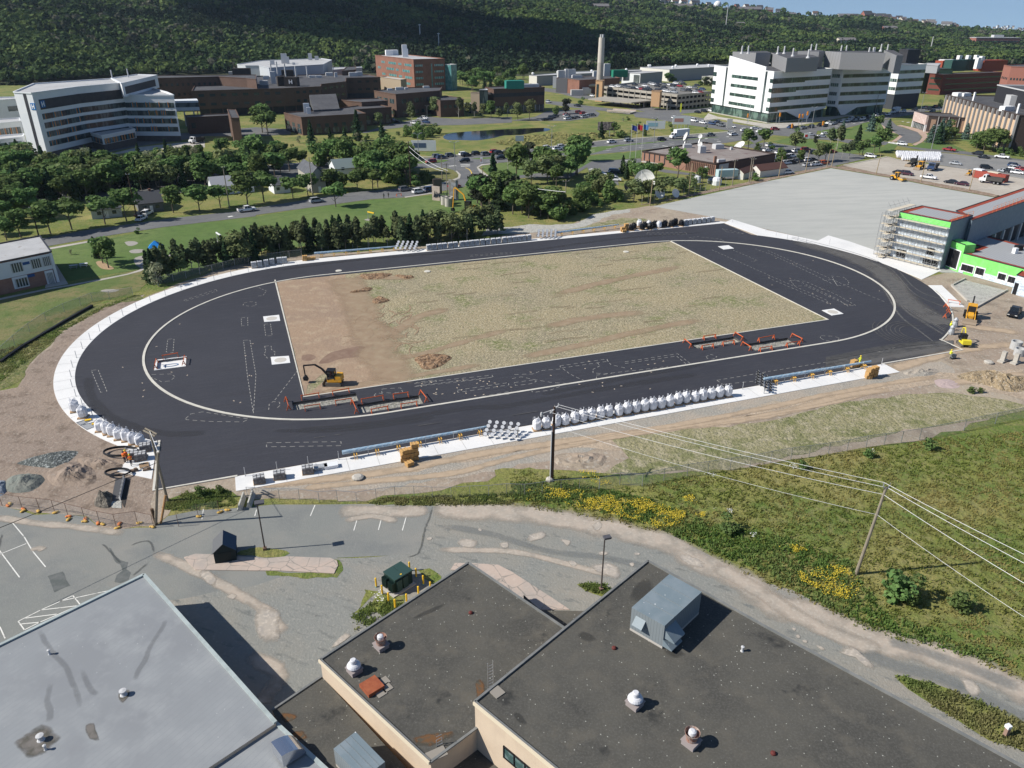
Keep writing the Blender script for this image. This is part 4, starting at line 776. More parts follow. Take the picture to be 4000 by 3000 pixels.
mb=MB();mb.box(.5,wd-.5,-.03,.0,.05,1.4);mb.obj('door',mat('dark_green_door',(.006,.017,.02),.5),t)
def lightpole(b,tp,label,col,hw=.5):
 p=G(b)[0];h=topz(px(b)[0],px(tp)[0]);t=thing('lamp_post',label,'lamp post',p)
 mb=MB();mb.tube([(0,0,0),(0,0,h)],[.09,.07],8);mb.obj('pole',col,t)
 mb=MB();mb.cbox((0,0,0),.4,.4,.35,.3);mb.obj('footing',mat('rusty_footing',(.2,.13,.1),.9),t)
 mb=MB();mb.cbox((.25,.05,h-.02),hw*1.4,hw,.22,.3);hd=mb.obj('lamp_head',mat('lamp_head_grey',(.09,.09,.1),.5),t)
 mb=MB();mb.cbox((.25,.05,h-.05),hw,hw*.7,.03,.3);mb.obj('lens',m_pale,hd)
bz=mat('bronze_pole_paint',(.07,.06,.055),.5)
lightpole("d1:78,990","d1:15,590",'dark lamp post with a square head rising behind the navy bin shed',bz,.75)
lightpole("d2:770,1340","d2:810,890",'brown lamp post in the weedy island near the dark roof corner',bz,.55)
p=G("d1:1215,1370 1385,1270 1180,1260")
A=G("d1:1235,1390")[0];B=G("d1:1380,1300")[0];Cc=G("d1:1170,1310")[0]
t=thing('transformer_cabinet','dark green transformer cabinet ringed by yellow bollards','transformer',A,math.atan2((B-A).y,(B-A).x))
wd=(B-A).length;dp=2.4
mb=MB();mb.box(0,wd,.5,dp,.12,1.75);mb.obj('body',mat('transformer_green',(.013,.033,.028),.45),t)
mb=MB();mb.box(-.06,wd*.5,.42,dp+.08,1.76,1.88);mb.box(wd*.5+.03,wd+.06,.42,dp+.08,1.76,1.88);mb.obj('lid',mat('transformer_lid',(.035,.07,.062),.4),t)
for k in range(2):
 mb=MB();y=.1
 for j in range(5): mb.box(-.45+.0*k,-.05,.5+k*1.1+j*.16,.56+k*1.1+j*.16,.3,1.5)
 mb.obj('radiator',mat('transformer_green',(.013,.033,.028),.45),t)
mb=MB();mb.box(.15,.8,.32,.52,.2,1.6);mb.box(.95,1.6,.34,.52,.2,1.6);mb.obj('door',mat('transformer_lid',(.035,.07,.062),.4),t)
mb=MB();mb.box(-.6,wd+.15,.1,dp+.2,0,.14);mb.obj('slab',m_walk,t)
for q in ("e1:0,0",):
 mb=MB();mb.box(wd*.4,wd*.4+.2,.7,.85,1.885,1.89);mb.obj('warning_label',m_yel,t)
bl=None
bp=[("d1:1328,1172","d1:1328,1075"),("d1:1230,1185","d1:1230,1118"),("d1:1385,1227","d1:1385,1128"),("d1:1133,1268","d1:1133,1163"),("d1:1447,1290","d1:1445,1190"),("d1:1040,1312","d1:1035,1208"),("d1:1508,1345","d1:1505,1247"),("d1:1092,1375","d1:1090,1272"),("d1:1405,1385","d1:1405,1297"),("d1:1147,1440","d1:1145,1335"),("d1:1303,1450","d1:1303,1345"),("e1:1203,60","e1:1200,-35")]
nm=['north','north-west','north-east','upper left','right','leftmost','rightmost','lower left','south-east','bottom left','front','front left']
used=False
for i,(b,tp) in enumerate(bp):
 if bl is None:
  bl=thing('bollard','','bollard');mb=MB();mb.tube([(0,0,0),(0,0,1.2)],.1,10);mb.obj('post',m_yel,bl);mb=MB();mb.ball((0,0,1.2),.1,10,5,(1,1,.5));mb.obj('cap',m_yel,bl);mb=MB();mb.tube([(0,0,0.02),(0,0,.12)],.115,10);mb.obj('sleeve',mat('teal_sleeve',(.1,.35,.35),.6),bl)
 place(bl,used,G(b)[0],0,'yellow steel bollard, %s of the ring round the green transformer'%nm[i],'bollards round the transformer');used=True
A=[("d0:2070,655",.2),("d0:2150,632",.25)]
for i,(q,rr) in enumerate(A):
 p=G(q)[0];t=thing('concrete_barrier','weathered concrete road barrier, %s of the pair standing at the site edge'%('left' if i==0 else 'right'),'barrier',p,math.radians(97))
 mb=MB();prf=[(-.32,0),(-.32,.12),(-.14,.36),(-.09,.85),(.09,.85),(.14,.36),(.32,.12),(.32,0)];vs=[(0,y,z) for y,z in prf]+[(3.0,y,z) for y,z in prf];k=8
 mb.add(vs,[tuple(range(k)),tuple(reversed(range(k,2*k)))]+[(j,j+k,(j+1)%k+k,(j+1)%k) for j in range(k)]);mb.obj('block',mat('old_concrete',(.5,.48,.42),.9,layers=[(2,.4,.7,(.36,.35,.31))]),t)
 mb=MB();mb.tube([(1.5,0,.85),(1.5,0,1.0)],.03,6);mb.obj('lifting_loop',m_galv,t)
WIRES=[]
def upole(b,h,label,m,arm=2.4,rz=0,lean=(0,0),name='utility_pole',r=.15,nins=3):
 t=thing(name,label,'utility pole',b);top=Vector((lean[0],lean[1],h))
 mb=MB();mb.tube([(0,0,0),top],[r*1.15,r*.8],9);mb.obj('pole',m,t)
 if arm:
  a=Vector((math.cos(rz),math.sin(rz),0))*arm/2;mb=MB();mb.beam(top-a-Vector((0,0,.35)),top+a-Vector((0,0,.35)),.12,.12);ca=mb.obj('crossarm',m_wood if m is not m_woodd else m_pale,t)
  for k in range(nins):
   p=top+a*(2*k/max(nins-1,1)-1)*.92;mb=MB();mb.lathe((p.x,p.y,p.z-.29),[(.03,0),(.07,.08),(.05,.14),(.08,.2),(.02,.3)],8);mb.obj('insulator',m_pale,ca)
 return t
def wire(name,label,pts,sag,m,r=.022,group=None):
 mb=MB()
 for a,b in zip(pts,pts[1:]):
  a=Vector(a);b=Vector(b);L=[]
  for k in range(13):
   s=k/12;p=a.lerp(b,s);p.z-=sag*4*s*(1-s);L.append(p)
  mb.tube(L,r,5,False)
 o=mb.obj(name,m,loc=tuple(pts[0]));tag(o,label,'power line',group);return o
m_wire=mat('pale_aluminium_wire',(.75,.75,.74),.4);m_wired=mat('dark_cable',(.03,.03,.03),.6)
b1=G("p:2156,1876")[0];b2=G("p:3343.6,2243")[0]
r1=math.atan2((b2-b1).y,(b2-b1).x)
u1=upole(b1,11.0,'dark brown utility pole standing in the weeds beside the near straight of the track',m_woodd,2.4,r1+math.pi/2,(.05,0),r=.19)
mb=MB();mb.tube([(-.24,-.12,0),(-.22,-.12,7.5)],.09,8);mb.obj('conduit',m_pale,u1)
mb=MB();mb.lathe((-.3,-.1,0),[(.55,0),(.5,.35),(.3,.5)],8);mb.obj('footing',m_walk,u1)
mb=MB();mb.beam((0,0,10.6),(-1.6,-.4,10.2),.08);mb.lathe((-1.6,-.4,9.8),[(.12,0),(.16,.3),(.1,.6)],8);mb.obj('cutout_bracket',m_pale,u1)
zt=topz(px("d3:760,1200")[0],px("d3:960,480")[0])
u2=upole(b2,11.4,'grey wooden utility pole leaning slightly in the meadow on the right',m_wood,0,0,(.9,.1),r=.17)
mb=MB()
for dx in (-.35,.35): mb.tube([(.9,.1,10.9),(.9+dx,.1+dx*.2,11.5),(.9+dx,.1,11.9)],.06,6)
mb.obj('bracket',m_galv,u2)
e=lambda p,x,y,z: Vector((p.x+x,p.y+y,z))
far=[G1((4800,2541),11.6),G1((4800,2601),11.2),G1((4800,2730),10.4),G1((4800,2905),8.6)]
n1=Vector((math.cos(r1+math.pi/2),math.sin(r1+math.pi/2),0))
sw=[(b1+n1*1.1+Vector((0,0,10.8)),e(b2,.6,.2,11.9),far[0]),(b1+Vector((0,0,11.1)),e(b2,1.1,.1,11.3),far[1]),(b1-n1*1.1+Vector((0,0,10.7)),e(b2,.75,.1,10.5),far[2]),(b1+Vector((0,0,8.2)),e(b2,.6,0,8.0),far[3])]
for i,(q,sg) in enumerate(zip(sw,(.35,.4,.5,.6))):
 wire('power_line','pale %s wire of the line that runs from the dark pole to the lower right'%['topmost','second','third','lowest'][i],q,sg,m_wire,.021 if i<3 else .016)
pa=G("d0:1450,575")[0];ha=topz(px("d0:1450,575")[0],px("c0:1290,1185")[0]);ta=G1(px("c0:1295,1185")[0],ha)
u3=upole(pa,ha,'leaning grey utility pole with double crossarm at the lower left corner of the track',m_wood,0,0,(ta.x-pa.x,ta.y-pa.y),r=.16)
mb=MB();tp=Vector((ta.x-pa.x,ta.y-pa.y,ha))
for o in (-.25,.25): mb.beam(tp+Vector((-1.0,.7+o,-.1)),tp+Vector((1.0,-.7+o,-.1)),.14)
mb.obj('crossarm',m_wood,u3)
pb=G("d0:1345,775")[0];hb=topz(px("d0:1345,775")[0],px("d0:1367,150")[0]);tb=G1(px("d0:1367,150")[0],hb)
u4=upole(pb,hb,'tall pale utility pole with bracing stub beside the construction fence',m_wood,0,0,(tb.x-pb.x,tb.y-pb.y),r=.17)
mb=MB();mb.tube([(.1,0,0),(-.05,.1,2.3)],.2,8);mb.obj('stub',mat('brown_stub',(.12,.08,.05),.9),u4)
q=G1(px("d0:1430,520")[0],3.2)-pb;mb=MB();mb.tube([(.5,.3,0),(q.x,q.y,3.2)],.14,8);mb.obj('brace',mat('orange_brown_pole',(.35,.2,.09),.9),u4)
for i,(s1,s2,zz) in enumerate([("d0:-500,995","d0:1355,235",8),("c0:-100,1700","c0:1240,1160",ha)]): pass
wire('power_line','dark cable crossing the dirt at far left towards the pale pole',[G1(px("d0:-600,1035")[0],7.5),G1(px("d0:1358,235")[0],7.6)],.15,m_wired,.035)
wire('power_line','pale thin wire between the two poles at the lower left',[pb+Vector((tb.x-pb.x,tb.y-pb.y,hb)),pa+tp],.1,m_wire,.03)
fp=[(20,610),(195,640),(345,655),(475,670),(590,700),(735,735),(865,770),(1005,795),(1190,770),(1330,800)]
fp2=[(1545,790),(1715,705),(1897,675)]
m_post=mat('rusty_post',(.16,.1,.075),.8);m_bagy=mat('yellow_sandbag',(.55,.36,.08),.9,layers=[(4,.4,.7,(.45,.27,.12))]);m_bago=mat('orange_sandbag',(.6,.2,.07),.9)
m_mesh=mat('chain_mesh',(.4,.41,.4),.6,alpha=.16);m_mesh2=mat('chain_mesh_green',(.25,.28,.24),.6,alpha=.3)
def fence(name,label,pts,h,m,mm,r=.03,rail=True,kind='fence'):
 t=thing(name,label,'fence',pts[0]);o=pts[0]
 for p in pts:
  mb=MB();a=Vector((p.x-o.x,p.y-o.y,0));mb.tube([a,a+Vector((0,0,h))],r,6);mb.obj('post',m,t)
 mb=MB();
 for a,b in zip(pts,pts[1:]):
  a=a-o;b=b-o;mb.add([(a.x,a.y,.03),(b.x,b.y,.03),(b.x,b.y,h-.04),(a.x,a.y,h-.04)],[(0,1,2,3)])
 if mm: mb.obj('mesh_panel',mm,t)
 if rail:
  mb=MB()
  for a,b in zip(pts,pts[1:]): mb.beam(a-o+Vector((0,0,h)),b-o+Vector((0,0,h)),.04)
  mb.obj('rail',m,t)
 return t
fence('construction_fence','wire construction fence with rusty posts along the parking lot edge at lower left',[G("d0:%d,%d"%q)[0] for q in fp],1.9,m_post,m_mesh)
fence('construction_fence','short run of wire construction fence between the poles and the weeds',[G("d0:%d,%d"%q)[0] for q in fp2],1.9,m_post,m_mesh,rail=False)
k=0
for (x,y,c) in [(68,610,'o'),(90,600,'y'),(205,658,'y'),(200,640,'o'),(335,665,'y'),(478,675,'y'),(600,705,'o'),(595,730,'y'),(740,725,'o'),(738,750,'y'),(850,768,'o'),(885,772,'y'),(1035,768,'o'),(1012,808,'y'),(1200,765,'y'),(1322,798,'y'),(1715,708,'y'),(1898,672,'y'),(1960,652,'y')]:
 p=G("d0:%d,%d"%(x,y))[0];mb=MB();mb.ball((0,0,.12),.32,8,5,(1.1,.7,.4));mb.ball((.25,.1,.12),.25,8,5,(.8,.8,.4));k+=1
 o=mb.obj('sandbag',m_bago if c=='o' else m_bagy,smooth=True);o.location=p;o.rotation_euler=(0,0,x);tag(o,'%s sandbag holding the lower left construction fence, %s from the left'%('orange' if c=='o' else 'yellow',nth(k)),'sandbag','sandbags along the fence')
fence('wire_fence','long low wire fence running between the haul road and the weeds',G("d1:-70,545 205,560 378,560 547,585 705,575 872,590 1040,560 1203,540 1367,535 1525,545 1687,545 1850,535 2012,530 2165,515 d2:110,520 260,500 422,480 583,470 750,475"),1.7,m_galv,mat('thin_mesh',(.3,.29,.27),.6,alpha=.12),.035)
t=fence('chain_link_fence','galvanised chain link fence climbing to the right past the meadow',G("d2:752,478 930,430 1125,440 1310,395 1512,355 1690,330 1882,300 2055,280 d3:20,240 195,210 352,190 520,165 680,140 845,105 1000,85 1148,65 1305,40 c3:1690,1400 1960,1340 2212,1290"),1.9,m_galv,mat('chain_mesh_b',(.45,.46,.45),.6,alpha=.28),.05)
p=G("e3:2050,1160")[0];t=thing('utility_pedestal','short brown utility pedestal with white top by the gravel road at lower right','pedestal',p)
mb=MB();mb.cbox((0,0,0),.35,.3,.9,.3);mb.obj('post',mat('pinkish_wood',(.3,.2,.16),.9),t);mb=MB();mb.cbox((.02,.08,.9),.42,.4,.3,.3);mb.obj('cap',mat('white_plastic',(.75,.77,.78),.4),t)
# ================================================================ BUILDINGS
def centroid(P): return sum((Vector((p.x,p.y,0)) for p in P),Vector())/len(P)
def slab(mb,a,b,f0,f1,z0,z1,cen,out=.08,inn=0.0):
 a=Vector((a.x,a.y,0));b=Vector((b.x,b.y,0));p=a.lerp(b,f0);q=a.lerp(b,f1);n=Vector(((b-a).y,-(b-a).x,0)).normalized()
 if n.dot(a.lerp(b,.5)-cen)<0:n=-n
 o0=n*(-inn);o1=n*out;vs=[(*(r+o).xy,z) for z in (z0,z1) for r,o in ((p,o0),(q,o0),(q,o1),(p,o1))]
 f=[(0,3,2,1),(4,5,6,7),(0,1,5,4),(1,2,6,5),(2,3,7,6),(3,0,4,7)]
 if (q-p).cross(n).z<0: f=[tuple(reversed(x)) for x in f]
 mb.add(vs,f)
def sl(root,name,m,a,b,f0,f1,z0,z1,cen,out=.1,mull=0,mm=None):
 mb=MB();slab(mb,a,b,f0,f1,z0,z1,cen,out);o=mb.obj(name,m,root,world=True)
 if mull:
  L=root.location;mb=MB();A=Vector((a.x,a.y,0));B=Vector((b.x,b.y,0));ln=(B-A).length*(f1-f0)
  w=.18/(B-A).length
  for k in range(mull+1):
   f=f0+(f1-f0-w)*k/mull;slab(mb,a,b,f,f+w,z0,z1,cen,out+.08)
  mb.obj('mullion',mm or m_pale,o).location=-L
 return o
def windows(root,a,b,n,f0,f1,z0,z1,cen,m=None,fill=.6,out=.08):
 "n separate windows along a wall, each a part"
 m=m or m_glass
 for k in range(n):
  s=f0+(f1-f0)*(k+.5-fill/2)/n;e_=f0+(f1-f0)*(k+.5+fill/2)/n
  sl(root,'window',m,a,b,s,e_,z0,z1,cen,out)
def block(root,P,z0,z1,mw,mr,rim=.5,rw=.4,mrim=None,holes=()):
 mb=MB();mb.prism(P,z0,z1-.03);mb.obj('wall',mw,root,world=True)
 mb=MB();mb.prism(P,None,z1);mb.obj('roof',mr,root,world=True)
 if rim:
  mb=MB();n=len(P)
  for i in range(n):
   a=P[i];b=P[(i+1)%n];mb.beam((a.x,a.y,z1+rim/2),(b.x,b.y,z1+rim/2),rw,rim)
  mb.obj('parapet',mrim or mw,root,world=True)
 return centroid(P)
def boxes(root,name,m,lst,z,cat=None):
 "roof plant: list of (px string, sx, sy, sz, rz)"
 for q,sx,sy,sz,rz in lst:
  mb=MB();p=G(q,z)[0];mb.cbox((p.x,p.y,z),sx,sy,sz,rz);mb.cbox((p.x,p.y,z+sz),sx*.9,sy*.9,.12,rz);mb.obj(name,m,root,world=True)
def para(P3): return [P3[0],P3[1],P3[2],P3[0]+P3[2]-P3[1]]
m_wpan=mat('white_wall_panel',(.72,.73,.74),.55,layers=[(.2,.4,.7,(.66,.68,.7))])
m_brick=mat('brown_brick',(.125,.078,.058),.9,layers=[(.15,.4,.65,(.1,.063,.048)),(1.5,.45,.7,(.15,.095,.072),dict(amt=.6))])
m_brick2=mat('red_brown_brick',(.25,.125,.09),.9,layers=[(.2,.4,.65,(.2,.1,.07))])
m_bluep=mat('blue_fin',(.05,.25,.38),.6);m_orf=mat('orange_fin',(.6,.24,.07),.6)
m_rooft=mat('tar_roof',(.075,.075,.082),.95,layers=[(.1,.4,.65,(.1,.1,.105)),(.6,.5,.7,(.055,.055,.06))])
m_roofw=mat('pale_roof',(.45,.45,.45),.9,layers=[(.1,.4,.65,(.37,.37,.37)),(.7,.5,.7,(.52,.52,.51),dict(amt=.5))])
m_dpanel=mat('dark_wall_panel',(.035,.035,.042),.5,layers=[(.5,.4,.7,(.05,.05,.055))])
m_dbase=mat('dark_stone_base',(.09,.08,.08),.85,layers=[(1,.4,.7,(.12,.105,.1))])
m_dglass=mat('tinted_band_glass',(.025,.04,.045),.12,spec=.8,layers=[(.35,.5,.56,(.1,.13,.13),dict(st=(1,1,.2)))])
m_whit=mat('white_sign',(.75,.75,.75),.6);m_blue=mat('blue_sign',(.01,.14,.38),.5)
def letterH(root,a,b,f,z,s,cen,out=.16):
 ln=(Vector((b.x,b.y,0))-Vector((a.x,a.y,0))).length;w=s/ln
 mb=MB();slab(mb,a,b,f,f+w,z,z+s,cen,out);o=mb.obj('hospital_sign',m_blue,root,world=True)
 mb=MB()
 for g0,g1,h0,h1 in ((.2,.36,.15,.85),(.64,.8,.15,.85),(.36,.64,.43,.58)): slab(mb,a,b,f+w*g0,f+w*g1,z+s*h0,z+s*h1,cen,out+.06)
 q=mb.obj('letter',m_whit,o);q.location=-root.location
b0,t0=px("k:275,543 197,137");HH=topz(b0,t0);HB=topz(*px("k:1118,434 1078,152"))
P=G("k:197,137 480,99 750,74 700,46 210,78 85,131",HH)
hs=thing('hospital_building','white seven-storey hospital with dark window ribbons and blue H signs at left','hospital',G("k:275,543")[0])
cen=block(hs,P,2.6,HH,m_wpan,m_roofw,.5,.5)
mb=MB();mb.prism([cen+(Vector((p.x,p.y,0))-cen)*.985 for p in P],0,2.6);mb.obj('base_wall',m_dbase,hs,world=True)
Q=G("k:745,168 1078,152 1035,133 760,60",HB);Q[0]=Vector((P[2].x,P[2].y,HB))
cen2=block(hs,Q,2.6,HB,m_wpan,m_roofw,.7,.5)
mb=MB();mb.prism([cen2+(Vector((p.x,p.y,0))-cen2)*.985 for p in Q],0,2.6);mb.obj('base_wall',m_dbase,hs,world=True)
HX=HH+.4;PH=G("k:754,76 975,24 850,20 690,43",HX);cp_=block(hs,PH,HB,HX,m_wpan,m_roofw,.4)
sl(hs,'dark_panel',m_dpanel,PH[0],PH[1],.06,.9,HB+(HX-HB)*.2,HB+(HX-HB)*.75,cp_)
for (f0,f1,A,B) in ((.1,1,P[0],P[1]),(0,.98,P[1],P[2])): sl(hs,'dark_panel',m_dpanel,A,B,f0,f1,19.2,23.1,cen)
rows=[(15.4,17.6),(11.9,14.1),(8.4,10.6),(4.8,6.9)]
for i,(z0,z1) in enumerate(rows):
 sl(hs,'window_ribbon',m_dglass,P[0],P[1],.1,1,z0,z1,cen,mull=14,mm=m_dpanel);sl(hs,'window_ribbon',m_dglass,P[1],P[2],0,1,z0,z1,cen,mull=12,mm=m_dpanel)
 sl(hs,'window_ribbon',m_dglass,Q[0],Q[1],0,.97,z0-.2,z1-.2,cen2,mull=12,mm=m_dpanel)
 random.seed(40+i)
 for A,B,cc,nf in ((P[0],P[1],cen,5),(Q[0],Q[1],cen2,6)):
  for k in range(nf):
   f=random.uniform(.12,.95)
   sl(hs,'colour_fin',m_orf,A,B,f,f+.012,z0,z1,cc,.22);sl(hs,'colour_fin',m_bluep,A,B,f-.018,f-.01,z0,z1,cc,.22)
letterH(hs,P[0],P[1],.115,19.9,2.7,cen)
sl(hs,'dark_panel',m_dpanel,P[5],P[0],.5,.66,0,HH+.3,cen,.1)
letterH(hs,P[5],P[0],.78,19.4,2.6,cen)
zb=topz(*px("k:650,497 632,403"));Bp=G("k:535,375 632,403 838,362 800,345",zb);cb=block(hs,Bp,3,zb,m_wpan,m_roofw,.6)
mb=MB();mb.prism([cb+(Vector((p.x,p.y,0))-cb)*.97 for p in Bp],0,3);mb.obj('base_wall',m_dbase,hs,world=True)
for A,B,n in ((Bp[0],Bp[1],5),(Bp[1],Bp[2],11)):
 sl(hs,'window_ribbon',m_dglass,A,B,.04,.97,zb-3.2,zb-1,cb)
 for k in range(n):
  sl(hs,'colour_fin',[m_orf,m_bluep][k%3==2],A,B,.06+.9*k/n,.06+.9*k/n+.02,zb-3.2,zb-1,cb,.2)
for q in ("k:697,44","k:797,35"): 
 p=G(q,HX)[0];mb=MB();mb.tube([(p.x,p.y,HB),(p.x,p.y,HX+4)],.3,8);mb.obj('flue',m_pale,hs,world=True)
an=thing('hospital_annex','low white hospital wing at the far left edge behind the trees','hospital wing',G("k:100,400")[0])
A1=G("k:-120,190 100,172 95,160 -120,165",14);c1=block(an,A1,0,14,m_wpan,m_roofw,.5);windows(an,A1[0],A1[1],1,.7,.98,8.5,11,c1,fill=1)
A2=G("k:-120,335 130,310 120,290 -120,305",9.5);c1=block(an,A2,0,9.5,m_wpan,m_roofw,.5);sl(an,'window_ribbon',m_dglass,A2[0],A2[1],.3,.95,4.2,7.4,c1,mull=6)
for k in range(4): sl(an,'colour_fin',m_orf,A2[0],A2[1],.4+.14*k,.42+.14*k,4.2,7.4,c1,.2)
A3=G("k:-120,440 140,408 160,420 150,390 -120,410",7.5);c1=block(an,[A3[0],A3[1],A3[3],A3[4]],2.2,7.5,m_wpan,m_roofw,.5);windows(an,A3[0],A3[1],3,.42,.98,3.8,6.3,c1,m_glassg,.7)
H1=topz(*px("z:635,592 605,357"));R=G("z:-368,388 527,362 605,357 868,345 870,322 1108,297 1110,262 1438,255 1330,228 980,225 600,235 150,245 -300,262",H1)
bc=thing('brick_hospital','long dark brown brick hospital complex with cluttered roof plant','hospital',G("z:635,592")[0])
cen=block(bc,R,4.2,H1,m_brick,m_rooft,.5)
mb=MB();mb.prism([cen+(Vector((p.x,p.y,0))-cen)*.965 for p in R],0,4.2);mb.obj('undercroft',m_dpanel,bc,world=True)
for i,n in ((0,14),(2,6),(4,6),(6,7)):
 a,b=R[i],R[i+1]
 for k in range(n+1):
  f=.02+.95*k/n;mb=MB();q=a.lerp(b,f);mb.tube([(q.x,q.y,0),(q.x,q.y,4.3)],.3,6)
  if i in(0,2) and k%2==0: mb.obj('column',m_brick,bc,world=True)
 for z0,z1 in ((6.1,7.6),(11.0,12.5)): windows(bc,a,b,n//2+1,.03,.97,z0,z1,cen,fill=.5)

boxes(bc,'roof_plant',m_pale,[("z:230,300",4,3,4,.3),("z:325,325",5,3,2.5,.2),("z:415,310",3,3,7,.3),("z:345,268",4,3,2,.3),("z:790,255",5,3,1.5,.3),("z:850,255",4,3,1.5,.3),("z:950,235",5,4,2,.3),("z:1015,250",2,2,3,.3),("z:1180,240",6,3,2.5,.3),("z:1235,235",5,3,2.5,.3),("z:15,240",4,3,3,.3)],H1)
boxes(bc,'stair_tower',mat('black_brick',(.045,.038,.035),.9),[("z:495,332",5,5,5.5,.4),("z:595,335",8,6,5.2,.0),("z:555,255",8,5,5,.2),("z:115,245",12,6,5.5,.2)],H1)
for q,h in (("z:405,290",11),("z:465,310",13),("z:540,315",12),("z:633,265",8),("z:740,248",7),("z:640,262",6)):
 p=G(q,H1)[0];mb=MB();mb.tube([(p.x,p.y,H1),(p.x,p.y,H1+h)],.45,8);mb.obj('flue',m_pale,bc,world=True)
p=G("z:595,335",H1)[0]
zz=H1+1.5;mb=MB()
for dx,dz,w,h in ((-.8,0,.5,2.4),(.8,0,.5,2.4),(0,.95,1.2,.5)): mb.box(p.x+dx-w/2,p.x+dx+w/2,p.y-3.2,p.y-3.05,zz+dz,zz+dz+h)
mb.obj('letter',m_whit,bc,world=True)
H2=topz(*px("z:690,810 680,642"));R=G("z:515,597 680,642 1300,605 1200,566 1150,572 1545,543 1370,507 1130,512 900,560",H2)
R=[R[0],R[1],R[2],R[3]]+G("z:1545,543 1370,507",H2)+G("z:1000,560",H2)
fb=thing('brick_office','low two-storey brown brick building nearest the pond meadow','building',G("z:690,810")[0])
cen=block(fb,R,0,H2,m_brick,m_rooft,.5)
for i,n in ((0,3),(1,7),(3,5)):
 windows(fb,R[i],R[i+1],n,.05,.97,H2-5,H2-3.2,cen,fill=.45);windows(fb,R[i],R[i+1],n,.05,.97,.6,3.0,cen,m_dglass,fill=.75)
T=G("z:800,578 1050,565 1020,492 765,505",H2+.3);mb=MB();a,b,c_,d_=[(p.x,p.y) for p in T]
mb.add([(*a,H2),(*b,H2),(*c_,H2),(*d_,H2),(*a,H2+1),(*b,H2+1),(*c_,H2+5),(*d_,H2+5)],[(0,1,5,4),(1,2,6,5),(2,3,7,6),(3,0,4,7),(4,5,6,7)]);mb.obj('sloped_roof',m_rooft,fb,world=True)
boxes(fb,'roof_plant',m_alu,[("z:735,590",3,2,4.5,.3),("z:755,600",2,2,3,.3)],H2)
H3=topz(*px("z:1600,640 1588,420"));R=G("z:1380,385 1588,420 2010,385 2030,350 1640,355",H3)
fb=thing('brick_clinic','brown brick clinic block with slanted stair slab near the small lot','building',G("z:1600,640")[0])
cen=block(fb,R,0,H3,m_brick,m_rooft,.5)
for i,n in ((0,3),(1,6)):
 windows(fb,R[i],R[i+1],n,.1,.95,H3-5,H3-2.6,cen,m_dglass,fill=.7);windows(fb,R[i],R[i+1],n,.1,.95,H3-11,H3-9,cen,m_dglass,fill=.6)
boxes(fb,'roof_plant',m_pale,[("z:1530,375",3,2,1,.3),("z:1625,372",5,2,1.5,.3),("z:1690,365",2,2,1,.3),("z:1880,352",4,2,1,.3)],H3)
a=G("z:1770,608 1725,420 1815,488");mb=MB();q=G("z:1740,600 1785,612");h=topz(px("z:1785,612")[0],px("z:1722,420")[0])
mb.add([(q[0].x,q[0].y,0),(q[1].x,q[1].y,0),(q[1].x+1,q[1].y+8,0),(q[0].x+1,q[0].y+8,0),(q[0].x-4,q[0].y+1,h),(q[1].x-3,q[1].y+1,h),(q[1].x+9,q[1].y+8,h-5),(q[0].x+6,q[0].y+8,h-5)],[(0,1,5,4),(1,2,6,5),(2,3,7,6),(3,0,4,7),(4,5,6,7)]);mb.obj('stair_slab',mat('grey_stone_slab',(.2,.2,.19),.9),fb,world=True)
R=G("z:1040,470 1260,495 1510,480 1425,455",H2+2);cen=block(fb,R,0,H2+2,m_brick,m_rooft,.4)
R=G("z:1925,455 2015,478 2240,470 2212,450 2060,432",9);cen=block(fb,R,0,9,m_brick,m_rooft,.4);windows(fb,R[1],R[2],4,.1,.95,5,6.5,cen)
fb=thing('brick_wing','long brown brick wing behind the white hospital','building',G("a0:1700,830")[0])
R=G("a0:1340,680 1890,665 1900,682 2130,680 2212,690 2212,650 1340,655",19);cen=block(fb,[R[0],R[1],R[3],R[4],R[5],R[6]],0,19,m_brick,m_rooft,.4)
for z0 in (9,14.5): windows(fb,R[0],R[1],11,.03,.97,z0,z0+1.6,cen,fill=.45)
fb=thing('brick_annex','small brown brick annex beside the parked white truck','building',G("a0:1660,1160")[0])
h=topz(*px("a0:1655,1165 1625,1022"));R=G("a0:1620,1020 1985,1003 1970,985 1600,1000",h);cen=block(fb,R,0,h,m_brick,m_rooft,.4);windows(fb,R[0],R[1],1,.03,.2,3,5.5,cen)
h2=h+4;R=G("a0:1995,1022 2068,1022 2035,950 1965,948",h2);cen=block(fb,R,0,h2,m_brick,m_rooft,.3)
fb=thing('link_bridge','white glazed link bridge between the white hospital and the brown brick complex','bridge',G("a0:1600,1000")[0])
hb_=13;R=G("a0:1505,872 1712,868 1700,852 1500,858",hb_);mb=MB();mb.prism(R,hb_-5,hb_);mb.obj('deck',m_wpan,fb,world=True);cen=centroid(R);sl(fb,'window_ribbon',m_dglass,R[0],R[1],.0,1,hb_-3.2,hb_-1,cen)
for f in (.3,.7):
 p=R[0].lerp(R[1],f);mb=MB();mb.tube([(p.x,p.y+1,0),(p.x,p.y+1,hb_-5)],.4,8);mb.obj('column',m_pale,fb,world=True)
R=G("z:145,143 275,143 372,165 510,155 890,132 975,88 870,72 300,92 65,130",19.5)
fb=thing('grey_clinic','pale grey flat-roofed clinic behind the dark brick complex','building',centroid(R))
m_gpan=mat('pale_grey_panel',(.46,.48,.51),.6);cen=block(fb,R,0,19.5,m_gpan,m_roofw,.5)
boxes(fb,'roof_plant',m_pale,[("z:405,128",3,3,3,.2),("z:505,118",2,2,7,.2),("z:520,118",2,2,7,.2),("z:535,118",2,2,7,.2),("z:555,122",2,2,5,.2),("z:768,85",3,3,5,.2),("z:830,85",3,2,3,.2),("z:610,130",2,2,1.5,.2)],19.5)
